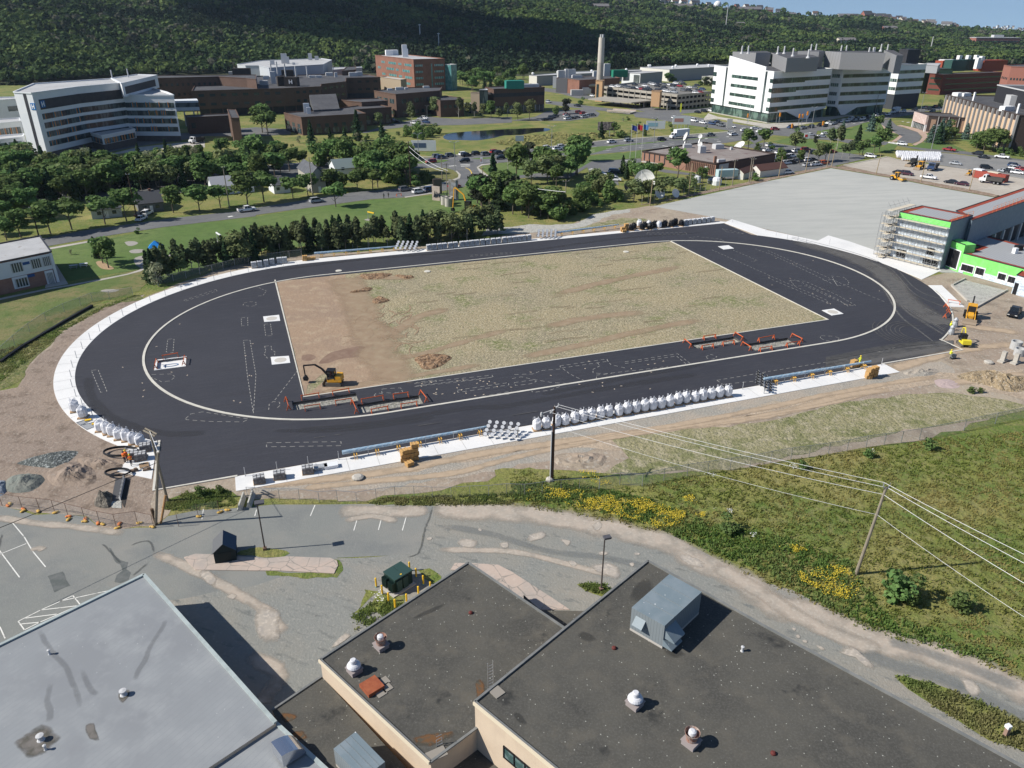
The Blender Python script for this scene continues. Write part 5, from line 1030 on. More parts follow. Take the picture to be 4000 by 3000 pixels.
R=G("z:985,182 1265,160 1255,152 985,158",16);block(fb,R,0,16,m_gpan,m_roofw,.4);R=G("z:1072,190 1118,152 1205,150 1205,180",17);block(fb,R,0,17,m_brick,m_rooft,.3)
HT=topz(*px("z:1775,388 1757,83"));R=para(G("z:1390,42 1757,83 2057,75",HT))
tw_=thing('brick_tower','reddish six-storey brick medical tower with turquoise glass end','building',G("z:1775,388")[0])
cen=block(tw_,R,0,HT,m_brick2,m_roofw,.5)
m_turq=mat('turquoise_glass',(.12,.27,.27),.15,spec=.7,layers=[(.4,.4,.6,(.06,.18,.18))])
for j,z0 in enumerate((HT-5,HT-9.5,HT-14,HT-18.5)):
 ww=[(.06,.14),(.3,.5),(.55,.62),(.72,.9)] if j%2 else [(.17,.26),(.36,.56),(.62,.7),(.78,.95)]
 for f0,f1 in ww: sl(tw_,'window',m_turq,R[0],R[1],f0,f1,z0,z0+1.7,cen,mull=3)
 for f0,f1 in ((.05,.28),(.66,.95)): sl(tw_,'window',m_turq,R[1],R[2],f0,f1,z0,z0+1.6,cen,mull=4)
sl(tw_,'stair_glazing',m_turq,R[1],R[2],.55,.59,3,HT-3,cen,.12)
E2=G("z:2055,128 2118,132 2172,128",HT-4);E2=para(E2);cen=block(tw_,E2,0,HT-4,m_turq,m_roofw,.3,mrim=m_pale)
boxes(tw_,'roof_plant',m_whit,[("z:1525,40",6,5,4,.3),("z:1575,38",6,5,4,.3),("z:1675,55",4,3,9,.2),("z:1690,55",3,3,6,.2)],HT)
R=G("z:1440,250 1635,278 1690,270 1500,245",12);block(tw_,R,0,12,mat('tan_stone',(.35,.28,.2),.9),m_roofw,.4)
HP=topz(*px("a2:277,962 282,757"));R=G("a1:2000,778 2058,772 a2:282,757 230,735 a1:1990,765",HP)
R=G("a1:2003,778 p:1929,350",HP)+G("a2:282,757 a2:200,735",HP)+G("p:1895,342",HP)
pv=thing('brick_pavilion','brick pavilion with a black window band, glass hall and green rooftop unit','building',G("a2:277,962")[0])
cen=block(pv,[R[1],R[2],R[3],R[4]],0,HP,m_brick,m_rooft,.4)
sl(pv,'window_ribbon',m_dpanel,R[1],R[2],0,1,HP-4.4,HP-2.2,cen);sl(pv,'glazing',m_dglass,R[1],R[2],.03,.98,.3,4.2,cen,mull=12)
sl(pv,'window_ribbon',m_dpanel,R[1],R[4],0,1,HP-4.4,HP-2.2,cen)
R2=G("a1:1855,800 1935,803 2000,800 1960,790",HP-2);cen=block(pv,R2,0,HP-2,mat('tan_stone',(.35,.28,.2),.9),m_rooft,.3)
R2=G("a1:1930,778 1935,778 2003,778 1990,768",HP);block(pv,R2,0,HP,m_dglass,m_roofw,.2,mrim=m_pale)
R2=G("a1:1800,895 1830,912 1950,905 1900,888",4.5);block(pv,R2,0,4.5,m_dglass,m_roofw,.3,mrim=m_pale)
boxes(pv,'rooftop_chiller',mat('green_tarp',(.03,.22,.17),.6),[("a2:20,765",11,6,4.5,.2)],HP);boxes(pv,'roof_plant',m_pale,[("y:170,302",6,4,1.6,.2),("y:235,300",6,4,1.6,.2)],HP)
bs=px("y:940,400")[0];HC=topz(bs,(2346,134));p=G1(bs)
ch_=thing('chimney_stack','tall round concrete chimney stack, paler in its upper half','chimney',p)
mb=MB();mb.tube([(0,0,0),(0,0,HC*.55)],[2.6,2.35],20);mb.obj('lower_shaft',mat('chimney_concrete',(.38,.34,.3),.9,layers=[(.3,.4,.7,(.44,.4,.35))]),ch_)
mb=MB();mb.tube([(0,0,HC*.55),(0,0,HC*.95)],[2.35,2.1],20);mb.obj('upper_shaft',mat('chimney_pale',(.55,.5,.44),.9,layers=[(.3,.4,.7,(.5,.46,.4))]),ch_)
for k in range(4):
 a=k*1.57+.5;mb=MB();mb.tube([(1.1*math.cos(a),1.1*math.sin(a),HC*.95),(1.1*math.cos(a),1.1*math.sin(a),HC)],.55,10);mb.obj('flue',m_pale,ch_)
HPw=topz(*px("y:728,388 728,235"));R=G("y:480,215 600,220 728,235 1165,210 1060,185 520,193",HPw)
pw=thing('power_plant','brick and grey power plant building behind the chimney','building',G("y:728,388")[0]);cen=block(pw,R,0,HPw,m_brick2,m_rooft,.4)
sl(pw,'grey_cladding',mat('grey_cladding',(.1,.1,.11),.6),R[0],R[1],0,1,0,HPw+.4,cen,.3)
boxes(pw,'cooling_unit',m_pale,[("y:545,200",8,4,5,.2),("y:610,200",6,4,6,.2),("y:640,200",6,4,6,.2),("y:900,190",4,4,4,.2),("y:1015,185",5,5,9,.2),("y:700,205",8,3,2,.2)],HPw)
for q in ("y:1085,170","y:1165,180","y:1190,180","y:1230,190"):
 p=G(q,HPw)[0];mb=MB();mb.tube([(p.x,p.y,HPw-3),(p.x,p.y,HPw+3)],3,14);mb.obj('cooling_tower',m_pale,pw,world=True)
boxes(pw,'green_unit',mat('green_tarp2',(.02,.2,.12),.6),[("y:1160,195",12,5,5,.2),("y:1040,180",5,4,4,.2)],HPw)
a,b=G1(px("y:760,290")[0],6),G1(px("y:905,285")[0],6);mb=MB();mb.tube([a,b],1.1,10);mb.obj('duct',mat('beige_duct',(.5,.45,.36),.7),pw,world=True)
for i,(q,sx,sz) in enumerate((("y:700,395",9,4),("y:790,385",5,5),("y:820,385",4,4))):
 p=G(q)[0];t=thing('generator_unit','pale box unit in the plant yard, %s of three'%nth(i+1),'generator',p,.1,'generator units');mb=MB();mb.box(-sx/2,sx/2,-2,2,0.2,sz);mb.obj('casing',m_roofw,t);mb=MB();mb.box(-sx/2-.2,sx/2+.2,-2.2,2.2,0,.2);mb.obj('skid',m_rooft,t)
mT=mat('tan_brick',(.46,.29,.16),.9)
HG=topz(*px("y:1785,556 1790,405"));D=G("y:975,305 1505,360 1790,400 2165,362 1760,258 1330,262",HG)
gr=thing('parking_garage','three-level concrete parking garage with cars on the open roof deck','garage',G("y:1785,556")[0]);cen=centroid(D)
m_gc=mat('garage_concrete',(.36,.33,.28),.9,layers=[(.3,.4,.7,(.3,.28,.24))]);m_gd=mat('garage_deck',(.17,.165,.15),.95,layers=[(.15,.4,.7,(.21,.2,.19))])
DD_=[D[0],D[2],D[3],D[4],D[5]]
for k,z in enumerate((HG-9,HG-6,HG-3,HG)):
 if z<.5: continue
 mb=MB();mb.prism(DD_,z-.5,z);mb.obj('floor_slab',m_gd,gr,world=True)
 for i in (0,1,4):
  sl(gr,'parapet',m_gc,DD_[i],DD_[(i+1)%5],0,1,z-.7,z+.85,cen,.25)
for i,n in ((0,13),(1,9),(4,5)):
 for k in range(n+1):
  q=DD_[i].lerp(DD_[(i+1)%5],k/n);mb=MB();mb.cbox((q.x,q.y,0),.8,.8,HG+.3,.2);mb.obj('column',m_gc,gr,world=True)
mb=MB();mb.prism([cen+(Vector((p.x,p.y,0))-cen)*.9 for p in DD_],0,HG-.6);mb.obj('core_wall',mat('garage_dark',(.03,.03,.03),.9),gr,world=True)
R=G("y:905,238 978,242 1000,232 925,230",HG+5);block(gr,R,0,HG+5,mT,m_rooft,.3);sl(gr,'stair_glazing',m_dglass,R[0],R[1],.15,.5,2,HG+3,centroid(R),.1)
R=G("y:1508,352 1600,357 1622,345 1530,342",HG+2.6);block(gr,R,2,HG+2.6,mT,m_rooft,.3)
sw_=G("y:820,430 1110,455 1290,470 1500,450 1790,470 1620,425 1300,430 1000,405",4);mb=MB();mb.prism(sw_,3.3,4);mb.obj('ramp_deck',m_gc,gr,world=True)
for q in ("y:940,462","y:1015,473","y:1095,488","y:1173,495","y:1252,505","y:1335,515","y:1422,526","y:1508,533","y:1597,545","y:1673,555"):
 p=G(q)[0];mb=MB();mb.cbox((p.x,p.y,0),.7,.7,3.6,0);mb.obj('column',m_gc,gr,world=True)
def shedroof(name,label,q,base,top,mw,mr,vents=(),lit=None):
 h=topz(*px(base+" "+top));R=G(q,h);t=thing(name,label,'warehouse',Vector((R[1].x,R[1].y,0)));cen=block(t,R,0,h,mw,mr,.4)
 for v in vents:
  p=G(v,h)[0];mb=MB();mb.lathe((p.x,p.y,h),[(.8,0),(1,1),(1.3,1.2),(.9,2),(.1,2.3)],10);mb.obj('roof_ventilator',m_whit,t,world=True)
 return t,R,h,cen
m_wgrey=mat('grey_metal_siding',(.3,.3,.32),.6);m_wcream=mat('cream_siding',(.62,.6,.54),.7)
t,R,h,cen=shedroof('warehouse','long low warehouse with pale roof behind the power plant',"y:185,180 270,187 1400,130 1380,118 700,140","y:277,292","y:270,187",m_wgrey,m_roofw,("y:225,175","y:494,160","y:860,145","y:1025,135","y:1233,130"));sl(t,'end_wall',m_wcream,R[0],R[1],0,1,0,h,cen,.1)
t,R,h,cen=shedroof('warehouse','tall grey warehouse with cream end wall right of centre behind the garage',"y:1385,92 1702,118 2400,78 2100,60","y:1702,246","y:1702,118",m_wgrey,m_roofw,("y:1475,88","y:1490,88","y:1735,105","y:1768,88","y:2000,78","y:2125,85"));sl(t,'end_wall',m_wcream,R[0],R[1],0,1,0,h,cen,.1)
t,R,h,cen=shedroof('warehouse','white hall with a glazed corner just behind the garage deck',"y:1190,150 1388,162 1628,142 1400,135","y:1388,285","y:1388,162",m_wgrey,m_roofw);sl(t,'end_wall',m_wpan,R[0],R[1],0,1,0,h,cen,.1);sl(t,'glazed_corner',m_dglass,R[0],R[1],.65,.97,1,h-1,cen,.2,mull=5)
t,R,h,cen=shedroof('warehouse','cream low building between the tall warehouse and the white faceted office',"y:2052,192 2190,196 2260,190 2120,186","y:2185,262","y:2190,196",m_wcream,m_roofw)
m_wgl=mat('facade_glass',(.03,.055,.05),.1,spec=.8,layers=[(.25,.5,.56,(.12,.19,.16),dict(st=(1,1,.3)))])
m_gmet=mat('grey_penthouse_metal',(.26,.26,.265),.5,layers=[(.5,.9,.98,(.2,.2,.2),dict(kind='w'))])
m_fw=mat('office_white_panel',(.8,.8,.79),.5,layers=[(.15,.4,.7,(.75,.755,.76))])
HF=topz(*px("w:905,1222 1012,485"));A_,B_,C_=G("w:150,397 1012,485 1850,442",HF)
of=thing('office_building','white faceted six-storey office with glass base and grey slanted penthouses','office building',G("w:905,1222")[0])
B1=[A_,B_,C_,A_+C_-B_];zb=5.2;cen=block(of,B1,zb,HF,m_fw,m_rooft,.4)
mb=MB();mb.prism([cen+(Vector((p.x,p.y,0))-cen)*.965 for p in B1],.3,zb);g_=mb.obj('glass_base',m_wgl,of,world=True)
mb=MB();mb.prism(B1,0,.35);mb.obj('plinth',m_walk,of,world=True)
fl_h=(HF-zb)/4.62
for j in range(4):
 z0=zb+1.35+j*fl_h*1.06;z1=z0+1.75
 sl(of,'window',m_wgl,A_,B_,.0,.06,z0-.3,z1+.3,cen);sl(of,'window',m_wgl,A_,B_,.31,.74,z0,z1,cen,.1,mull=6,mm=m_dpanel);sl(of,'window',m_wgl,A_,B_,.955,1,z0-.3,z1,cen)
 sl(of,'window_ribbon',m_wgl,B_,C_,.0,.99,z0,z1+.2,cen,.1,mull=26,mm=m_dpanel)
 f=.15+.13*((j*5)%4);sl(of,'window_ribbon',m_wgl,B_,C_,.0,f,z0-.75,z0,cen,.1)
for f in (.22,.875):
 sl(of,'stair_slot',m_dglass,A_,B_,f,f+.028,zb,HF+.4,cen,.1)
a=A_.lerp(B_,.255);b=A_.lerp(B_,.87);zl=topz((pix((a.x,a.y,0))),px("w:370,250")[0]);zr=HF+2.2
n=(A_-C_);n=Vector(((B_-A_).y,-(B_-A_).x,0)).normalized();n=n if n.dot(a-cen)>0 else -n
mb=MB();vs=[];
for o in (.12,-.5): vs+=[tuple((Vector((p.x,p.y,z))+n*o)) for p,z in ((a,zb),(b,zb),(b,zr),(a,zl))]
mb.add(vs,[(0,1,2,3),(7,6,5,4),(0,4,5,1),(1,5,6,2),(2,6,7,3),(3,7,4,0)]);mb.obj('gable_wall',m_fw,of,world=True)
for j in range(4):
 z0=zb+1.35+j*fl_h*1.06;sl(of,'window',m_wgl,A_,B_,.335,.77,z0,z0+1.75,cen,.2,mull=6,mm=m_dpanel)
d=(C_-B_);mb=MB();nn=Vector((d.y,-d.x,0)).normalized();nn=nn if nn.dot(B_-cen)>0 else -nn
def fac(f,z,o): q=B_.lerp(C_,f);return tuple(Vector((q.x,q.y,z))+nn*o)
def wedge(pts,m,name='panel'):
 mb=MB();k=len(pts);mb.add([fac(f,z,.12) for f,z in pts]+[fac(f,z,-1.2) for f,z in pts],[tuple(range(k)),tuple(reversed(range(k,2*k)))]+[(i,i+k,(i+1)%k+k,(i+1)%k) for i in range(k)]);mb.obj(name,m,of,world=True)
wedge([(.3,zb+.1),(.58,.4),(.7,.4),(.74,zb-1),(.97,zb+.1)],m_fw)
def pent(q,z0,h,m=m_gmet,base=None):
 T=G(q,z0+h);T2=T if base is None else G(base,z0);mb=MB();k=len(T);c1=centroid(T)
 lo=[(c1+(Vector((p.x,p.y,0))-c1)*.97) for p in T]
 mb.add([(p.x,p.y,z0) for p in lo]+[(p.x,p.y,z0+h) for p in T],[(i,(i+1)%k,(i+1)%k+k,i+k) for i in range(k)]);mb.obj('penthouse',m,of,world=True)
 mb=MB();mb.prism(T,None,z0+h-.02);mb.obj('penthouse_roof',m_rooft,of,world=True)
pent("w:415,190 752,206 965,205 900,180",HF,7.5);pent("w:970,205 1197,285 1665,268 1400,185",HF,7.2)
pent("w:1352,182 1660,190 1740,180 1640,165",HF,9);pent("w:1745,182 1980,200 2620,212 2400,178",HF,9)
for q in ("w:545,195","w:635,195","w:1060,205","w:1155,200","w:1280,235","w:1500,255","w:1540,165","w:1612,162","w:1972,190","w:2045,190","x:295,190","x:345,190","x:360,190","x:445,140","x:525,145"):
 p=G(q,HF+8)[0];mb=MB();mb.lathe((p.x,p.y,HF+7),[(1.2,0),(.5,1.2),(.45,4.2),(.3,4.4)],8);mb.obj('exhaust_stack',m_pale,of,world=True)
A2_,B2_,C2_=G("w:1840,430 2005,437 x:590,357",HF-.3);B2=[A2_,B2_,C2_,A2_+C2_-B2_];cen=block(of,B2,zb,HF-.3,m_fw,m_rooft,.4)
mb=MB();mb.prism([cen+(Vector((p.x,p.y,0))-cen)*.95 for p in B2],0,zb);mb.obj('glass_base',m_wgl,of,world=True)
A3_,B3_,C3_=G("x:545,325 687,335 1010,322",HF-.5);B3=[A3_,B3_,C3_,A3_+C3_-B3_];cen3=block(of,B3,9,HF-.5,m_fw,m_rooft,.4)
mb=MB();mb.prism([cen3+(Vector((p.x,p.y,0))-cen3)*.97 for p in B3],0,9);mb.obj('dark_base',mat('dark_slate_base',(.05,.055,.065),.6),of,world=True)
for j in range(4):
 z0=zb+1.35+j*fl_h*1.06
 sl(of,'window_ribbon',m_wgl,B2_,C2_,.03,.97,z0,z0+1.9,cen,.1,mull=20,mm=m_dpanel);sl(of,'window',m_wgl,A2_,B2_,.15,.85,z0,z0+1.9,cen,.1,mull=4)
 if z0>9: sl(of,'window_ribbon',m_wgl,B3_,C3_,.0,1,z0,z0+1.9,cen3,.1,mull=12,mm=m_dpanel);sl(of,'window',m_wgl,A3_,B3_,.2,.98,z0,z0+1.9,cen3,.1,mull=4)
pent("x:485,145 640,210 725,210 600,145",HF,9);boxes(of,'cooling_tower',m_dpanel,[("x:770,300",9,9,8,.2)],HF)
B_,C_,cen0=B2_,C2_,cen;d=(C_-B_);nn=Vector((d.y,-d.x,0)).normalized();nn=nn if nn.dot(B_-cen)>0 else -nn
wedge([(.0,zb+.1),(.12,.5),(.2,.5),(.42,zb-.8),(.9,zb+.1)],m_fw)
m_dred=mat('dark_red_cladding',(.16,.05,.036),.7,layers=[(.25,.86,.95,(.09,.025,.02),dict(kind='w',st=(0,0,1)))]);m_dgr=mat('dark_green_glass',(.02,.06,.045),.15,spec=.7)
HD=topz(*px("x:1165,700 1220,452"));R=G("x:1050,442 1222,452 2000,420 1340,392",HD);R=para(R[:3]);rd=thing('red_building','dark red university building with green glass bay behind the arts centre','building',G("x:1200,720")[0]);cen=block(rd,R,0,HD,m_dred,m_rooft,.4)
for z0 in (3,7,11,15):
 if z0<HD-2: sl(rd,'window_ribbon',m_dgr,R[1],R[2],.05,.95,z0,z0+.9,cen,.1);sl(rd,'window_ribbon',m_dgr,R[0],R[1],.1,.9,z0,z0+1.1,cen,.1)
R2=G("x:1000,378 1140,375 1340,378 1170,362",HD+3.5);block(rd,R2,0,HD+3.5,m_dgr,m_rooft,.2);R2=G("x:985,330 1150,340 1185,308 1010,305",HD+8);block(rd,R2,HD+3,HD+8,mat('grey_metal_box',(.3,.31,.33),.5),m_roofw,.2)
boxes(rd,'roof_plant',mat('dark_green_metal',(.03,.08,.07),.6),[("x:1340,400",14,8,8,.3),("x:1440,395",16,8,8,.3),("x:1540,393",14,8,8,.3),("x:1640,392",14,8,8,.3)],HD)
boxes(rd,'roof_plant',mat('red_metal',(.3,.07,.04),.7),[("x:1780,400",24,9,8,.3),("x:1240,372",16,8,6,.3)],HD)
boxes(rd,'roof_plant',m_whit,[("x:1620,375",3,3,8,.3),("x:1660,372",3,3,9,.3),("x:1390,340",3,3,8,.3),("x:1500,338",3,3,8,.3),("x:1600,335",3,3,8,.3),("x:1260,325",14,6,4,.3)],HD+2)
m_ltred=mat('pinkish_brick',(.3,.13,.1),.9)
def simple(name,label,cat,q,h,m,mr,nwin=5,rowz=(2,),base=None,rim=.4,mg=None):
 R=G(q,h);t=thing(name,label,cat,Vector((R[1].x,R[1].y,0)));cen=block(t,R,0,h,m,mr,rim)
 for z0 in rowz:
  windows(t,R[0],R[1],max(2,nwin//2),.08,.92,z0,z0+1.4,cen,mg,fill=.55);windows(t,R[1],R[2],nwin,.05,.95,z0,z0+1.4,cen,mg,fill=.55)
 return t
simple('brick_residence','red brick residence block at the right edge behind the dark red building','building',"x:1965,335 2055,352 2400,365 2300,320",24,m_ltred,m_rooft,8,(6,11,16))
simple('small_brick_building','small reddish building with pale base at the right edge below the residence','building',"x:2040,480 2150,500 2185,488 2080,472",7,m_brick2,m_roofw,3,(2.5,))
HA=topz(*px("x:2168,1412 2150,958"));a,b=G("x:1268,705 2150,958",HA);dv=(b-a);nrm=Vector((-dv.y,dv.x,0)).normalized()
if nrm.x<0: nrm=-nrm
ac=thing('arts_centre','arts centre with tall tan wall panels between grey columns at right','theatre',Vector((b.x,b.y,0)))
R=[a,b,b+nrm*38,a+nrm*38];cen=block(ac,R,0,HA,mat('dark_brown_wall',(.06,.045,.04),.9),m_rooft,.6)
m_tan=mat('tan_precast',(.62,.44,.29),.85,layers=[(.3,.4,.7,(.56,.4,.27))]);m_col=mat('grey_column',(.36,.35,.34),.8)
n=17
for k in range(n):
 sl(ac,'wall_panel',m_tan,a,b,(k+.22)/n,(k+.82)/n,1.2,HA-2,cen,.25)
for k in range(n+1):
 sl(ac,'column',m_col,a,b,(k-.05)/n,(k+.07)/n,0,HA+.3,cen,.9)
e0=a+nrm*16
for k in range(4): sl(ac,'wall_panel',m_tan,a,a+nrm*38,(k+.2)/4,(k+.7)/4,1.2,HA-2,cen,.25)
U_=[a+dv*.3+nrm*13,b+dv*.2+nrm*13,b+dv*.2+nrm*34,a+dv*.3+nrm*34];block(ac,U_,HA,HA+7.5,mat('black_upper_wall',(.03,.03,.035),.7),m_rooft,.5,.6,m_pale)
U2=[a+nrm*36-dv*.02,b+dv*.1+nrm*36,b+dv*.1+nrm*52,a+nrm*52-dv*.02];block(ac,U2,0,HA+3,mat('grey_rear_wall',(.25,.25,.25),.8),mat('greenish_roof',(.15,.2,.18),.9),.4)
q=U_[0].lerp(U_[1],.25);mb=MB();mb.cbox((q.x-1,q.y-2,HA),6,4,5,math.atan2(dv.y,dv.x));mb.obj('roof_plant',m_pale,ac,world=True)
boxes(ac,'roof_plant',m_whit,[("x:1585,770",.8,.8,4,.3),("x:2128,925",.8,.8,4,.3),("x:1995,895",6,3,2,.3),("x:1410,710",6,4,1.6,.3),("x:1475,712",5,4,1.6,.3)],HA)
H5=topz(*px("x:1000,1152 1040,962"));R=G("x:880,912 1040,962 1545,990 1385,938",H5);cen=block(ac,R,0,H5,mat('dark_brown_wall',(.06,.045,.04),.9),m_rooft,.4)
sl(ac,'mosaic_wall',mat('carved_stone',(.5,.38,.34),.9,layers=[(1.2,.5,.6,(.6,.5,.46),dict(detail=2))]),R[0],R[1],0,1,3.4,H5+.3,cen,1.0)
for f in (0,.97): sl(ac,'column',m_whit,R[0],R[1],f,f+.03,0,3.5,cen,1.0)
sl(ac,'entrance_glazing',m_dglass,R[0],R[1],.05,.95,0.2,3.3,cen,.1,mull=8)
for k in range(4):
 sl(ac,'wall_panel',mat('brown_panel',(.3,.2,.14),.9),R[1],R[2],.08+k*.25,.2+k*.25,.8,H5-1.4,cen,.2);sl(ac,'column',m_col,R[1],R[2],.24+k*.25,.26+k*.25,0,H5+.2,cen,.6)
HB_=topz(*px("h:1640,795 1650,672"));R=G("h:855,535 1650,672 2290,562 1515,438",HB_)
bb=thing('broadcast_building','low brown brick building with rooftop dishes beside the tree belt','building',Vector((R[1].x,R[1].y,0)))
m_bk=mat('tan_brown_brick',(.3,.17,.125),.9,layers=[(.3,.4,.7,(.25,.14,.1))]);m_rb=mat('brown_gravel_roof',(.22,.185,.17),1,layers=[(.08,.42,.6,(.27,.24,.22)),(.3,.55,.7,(.16,.1,.095),dict(detail=7))])
cen=block(bb,R,0,HB_,m_bk,m_rb,.5,.5,mat('dark_brown_edge',(.05,.035,.03),.8))
for k in range(4):
 f=.03+k*.145;sl(bb,'dark_recess',m_dpanel,R[0],R[1],f,f+.014,.8,HB_,cen,.1);sl(bb,'window',m_dpanel,R[0],R[1],f+.07,f+.085,1.8,4.2,cen,.1)
for k in range(16): sl(bb,'rib',m_brick,R[0],R[1],.62+k*.0235,.63+k*.0235,.4,HB_-.3,cen,.25)
sl(bb,'door',m_pale,R[0],R[1],.87,.91,0,3,cen,.3);sl(bb,'brown_wall',m_brick,R[1],R[2],0,1,0,HB_+.4,cen,.12);sl(bb,'window',mat('pale_panel',(.45,.45,.42),.6),R[1],R[2],.05,.2,2.2,4,cen,.2)
sl(bb,'ledge',m_walk,R[0],R[1],0.03,.3,.5,.9,cen,1.5)
boxes(bb,'roof_plant',m_pale,[("h:1340,490",3.5,2,1.4,.1),("h:1670,500",4,3,1.8,.3),("h:1815,512",1,1,1,.3),("h:1705,645",3,1.5,1,.2),("h:1495,545",2.5,2.5,2.6,.2),("h:1190,510",1,1,1,.2)],HB_)
boxes(bb,'brick_flue',m_bk,[("h:1635,665",1,1,2.8,.1)],HB_)
def dish(root,c,r,az,el,m,world=True,name='dish'):
 d=Vector((math.cos(el)*math.cos(az),math.cos(el)*math.sin(az),math.sin(el)));q=d.to_track_quat('Z','Y').to_matrix().to_4x4();mb=MB();mb.T=Matrix.Translation(c)@q
 mb.lathe((0,0,0),[(.05*r,-.02*r),(.4*r,.05*r),(.75*r,.18*r),(r,.34*r),(r,.37*r),(.75*r,.21*r),(.4*r,.08*r),(.04*r,.02*r)],22)
 o=mb.obj(name,m,root,world=world)
 mb=MB();mb.T=Matrix.Translation(c)@q
 for k in range(3):
  t=k*2.09;mb.tube([(r*.9*math.cos(t),r*.9*math.sin(t),.32*r),(0,0,.85*r)],.02*r,5)
 mb.lathe((0,0,.82*r),[(.08*r,0),(.08*r,.1*r)],8);f=mb.obj('feed_horn',m_pale,o)
 if world and root: f.location=-root.location
 return o
m_dish=mat('white_dish',(.66,.66,.64),.5,layers=[(1,.4,.7,(.58,.57,.54))])
for q,z,r,az in (("h:1475,520",HB_+1.2,1.1,3.9),("h:1475,445",HB_+1.8,1.0,4.0),("h:1328,440",HB_+1.5,1.9,3.2)):
 p=G1(px(q)[0],HB_);dish(bb,Vector((p.x,p.y,z+1.2)),r,az,.35,m_dish)
 mb=MB();mb.beam((p.x,p.y,HB_),(p.x,p.y,z+1.2),.25);mb.beam((p.x-1,p.y-1,HB_),(p.x,p.y,z+.8),.12);mb.beam((p.x+1,p.y-1,HB_),(p.x,p.y,z+.8),.12);mb.obj('dish_mount',m_galv,bb,world=True)
def gdish(label,b,c,r,az,el,m=m_dish):
 p=G(b)[0];hgt=topz(px(b)[0],px(c)[0]);t=thing('satellite_dish',label,'satellite dish',p);dish(t,Vector((0,0,hgt)),r,az,el,m,False,'reflector')
 mb=MB();mb.tube([(.3,.5,0),(.2,.4,hgt-.1)],.25,8);mb.beam((-1.2,1,0),(.1,.3,hgt-.5),.15);mb.beam((1.4,1,0),(.1,.3,hgt-.5),.15);mb.obj('mount',m_galv,t)
gdish('largest white satellite dish standing among the trees by the stone pad','h:890,965','h:890,850',3.9,math.radians(-125),.15)
gdish('small dark satellite dish on the lawn left of the largest dish','h:690,960','h:687,905',1.9,math.radians(-60),.3,mat('dark_dish',(.04,.045,.055),.6))
gdish('white satellite dish behind bushes just right of the largest dish','h:1030,1045','h:1030,985',1.8,math.radians(-70),.5)
gdish('white satellite dish half hidden by trees near the stone pad fence','h:1200,1040','h:1198,985',1.5,math.radians(-60),.5)
gdish('small white dish behind the right end of the broadcast building','h:1905,520','h:1900,480',2.6,math.radians(-160),.9)
def gablehouse(name,label,a,b,depth,ev,rg,mw,mr,chim=False,group=None,cat='house',along=True,win=2):
 rz=math.atan2((b-a).y,(b-a).x);w=(b-a).length;t=thing(name,label,cat,a,rz,group);ov=.35
 mb=MB()
 if along:   # ridge parallel to the front
  mb.add([(0,0,0),(w,0,0),(w,depth,0),(0,depth,0),(0,0,ev),(w,0,ev),(w,depth,ev),(0,depth,ev),(0,depth/2,rg),(w,depth/2,rg)],[(0,1,5,4),(1,2,6,9,5),(2,3,7,6),(3,0,4,8,7)])
  R_=[[(-ov,-ov,ev-.15),(w+ov,-ov,ev-.15),(w+ov,depth/2,rg+.12),(-ov,depth/2,rg+.12)],[(w+ov,depth+ov,ev-.15),(-ov,depth+ov,ev-.15),(-ov,depth/2,rg+.12),(w+ov,depth/2,rg+.12)]]
 else:
  mb.add([(0,0,0),(w,0,0),(w,depth,0),(0,depth,0),(0,0,ev),(w,0,ev),(w,depth,ev),(0,depth,ev),(w/2,0,rg),(w/2,depth,rg)],[(0,1,5,8,4),(1,2,6,5),(2,3,7,9,6),(3,0,4,7)])
  R_=[[(-ov,depth+ov,ev-.15),(-ov,-ov,ev-.15),(w/2,-ov,rg+.12),(w/2,depth+ov,rg+.12)],[(w+ov,-ov,ev-.15),(w+ov,depth+ov,ev-.15),(w/2,depth+ov,rg+.12),(w/2,-ov,rg+.12)]]
 mb.obj('wall',mw,t)
 mb=MB()
 for q in R_: mb.add(q+[(x,y,z+.16) for x,y,z in q],[(4,5,6,7),(3,2,1,0),(0,1,5,4),(1,2,6,5),(2,3,7,6),(3,0,4,7)])
 mb.obj('roof',mr,t)
 for k in range(win):
  x=w*(k+.5)/win-.5;mb=MB();mb.box(x,x+1.1,-.06,.02,1.1 if ev<3.5 else 3.6,2.1 if ev<3.5 else 4.6);mb.obj('window',m_glass,t)
 mb=MB();mb.box(w*.45,w*.45+.9,-.07,.02,0,2);mb.obj('door',m_whit,t)
 if chim: mb=MB();mb.box(w*.6,w*.6+.7,depth*.5-.3,depth*.5+.3,rg-.6,rg+.9);mb.obj('chimney',m_brick2,t)
 return t
m_shing=mat('grey_roof_shingles',(.085,.09,.1),.9,layers=[(.7,.4,.7,(.12,.125,.135))]);m_sid=mat('beige_siding',(.38,.36,.31),.7,layers=[(1.4,.8,.95,(.3,.28,.25),dict(kind='w',st=(0,0,1)))]);m_rsh=mat('red_brown_shingles',(.11,.055,.045),.9)
m_sgrey=mat('dark_grey_siding',(.16,.165,.165),.7)
a,b=G("b1:487,452 610,440");gablehouse('house','two-storey beige and grey house with dark gable roof beside the street',a,b,18,5.6,8.2,m_sid,m_shing,False,None,'house',False,2)
a,b=G("b0:800,680 1060,655");gablehouse('bungalow','pale blue bungalow with grey roof, leftmost on the street',a,b,8,2.8,4.6,mat('pale_blue_siding',(.5,.52,.53),.7),m_shing)
a,b=G("b0:1205,628 1420,605");gablehouse('bungalow','dark roofed bungalow behind the two white parked cars',a,b,13,2.8,5.0,m_sgrey,mat('dark_shingles',(.05,.053,.06),.9),True)
a,b=G("b1:160,460 300,445");gablehouse('bungalow','small white bungalow hidden by trees left of the two-storey house',a,b,7,2.8,4.5,m_wpan,m_shing)
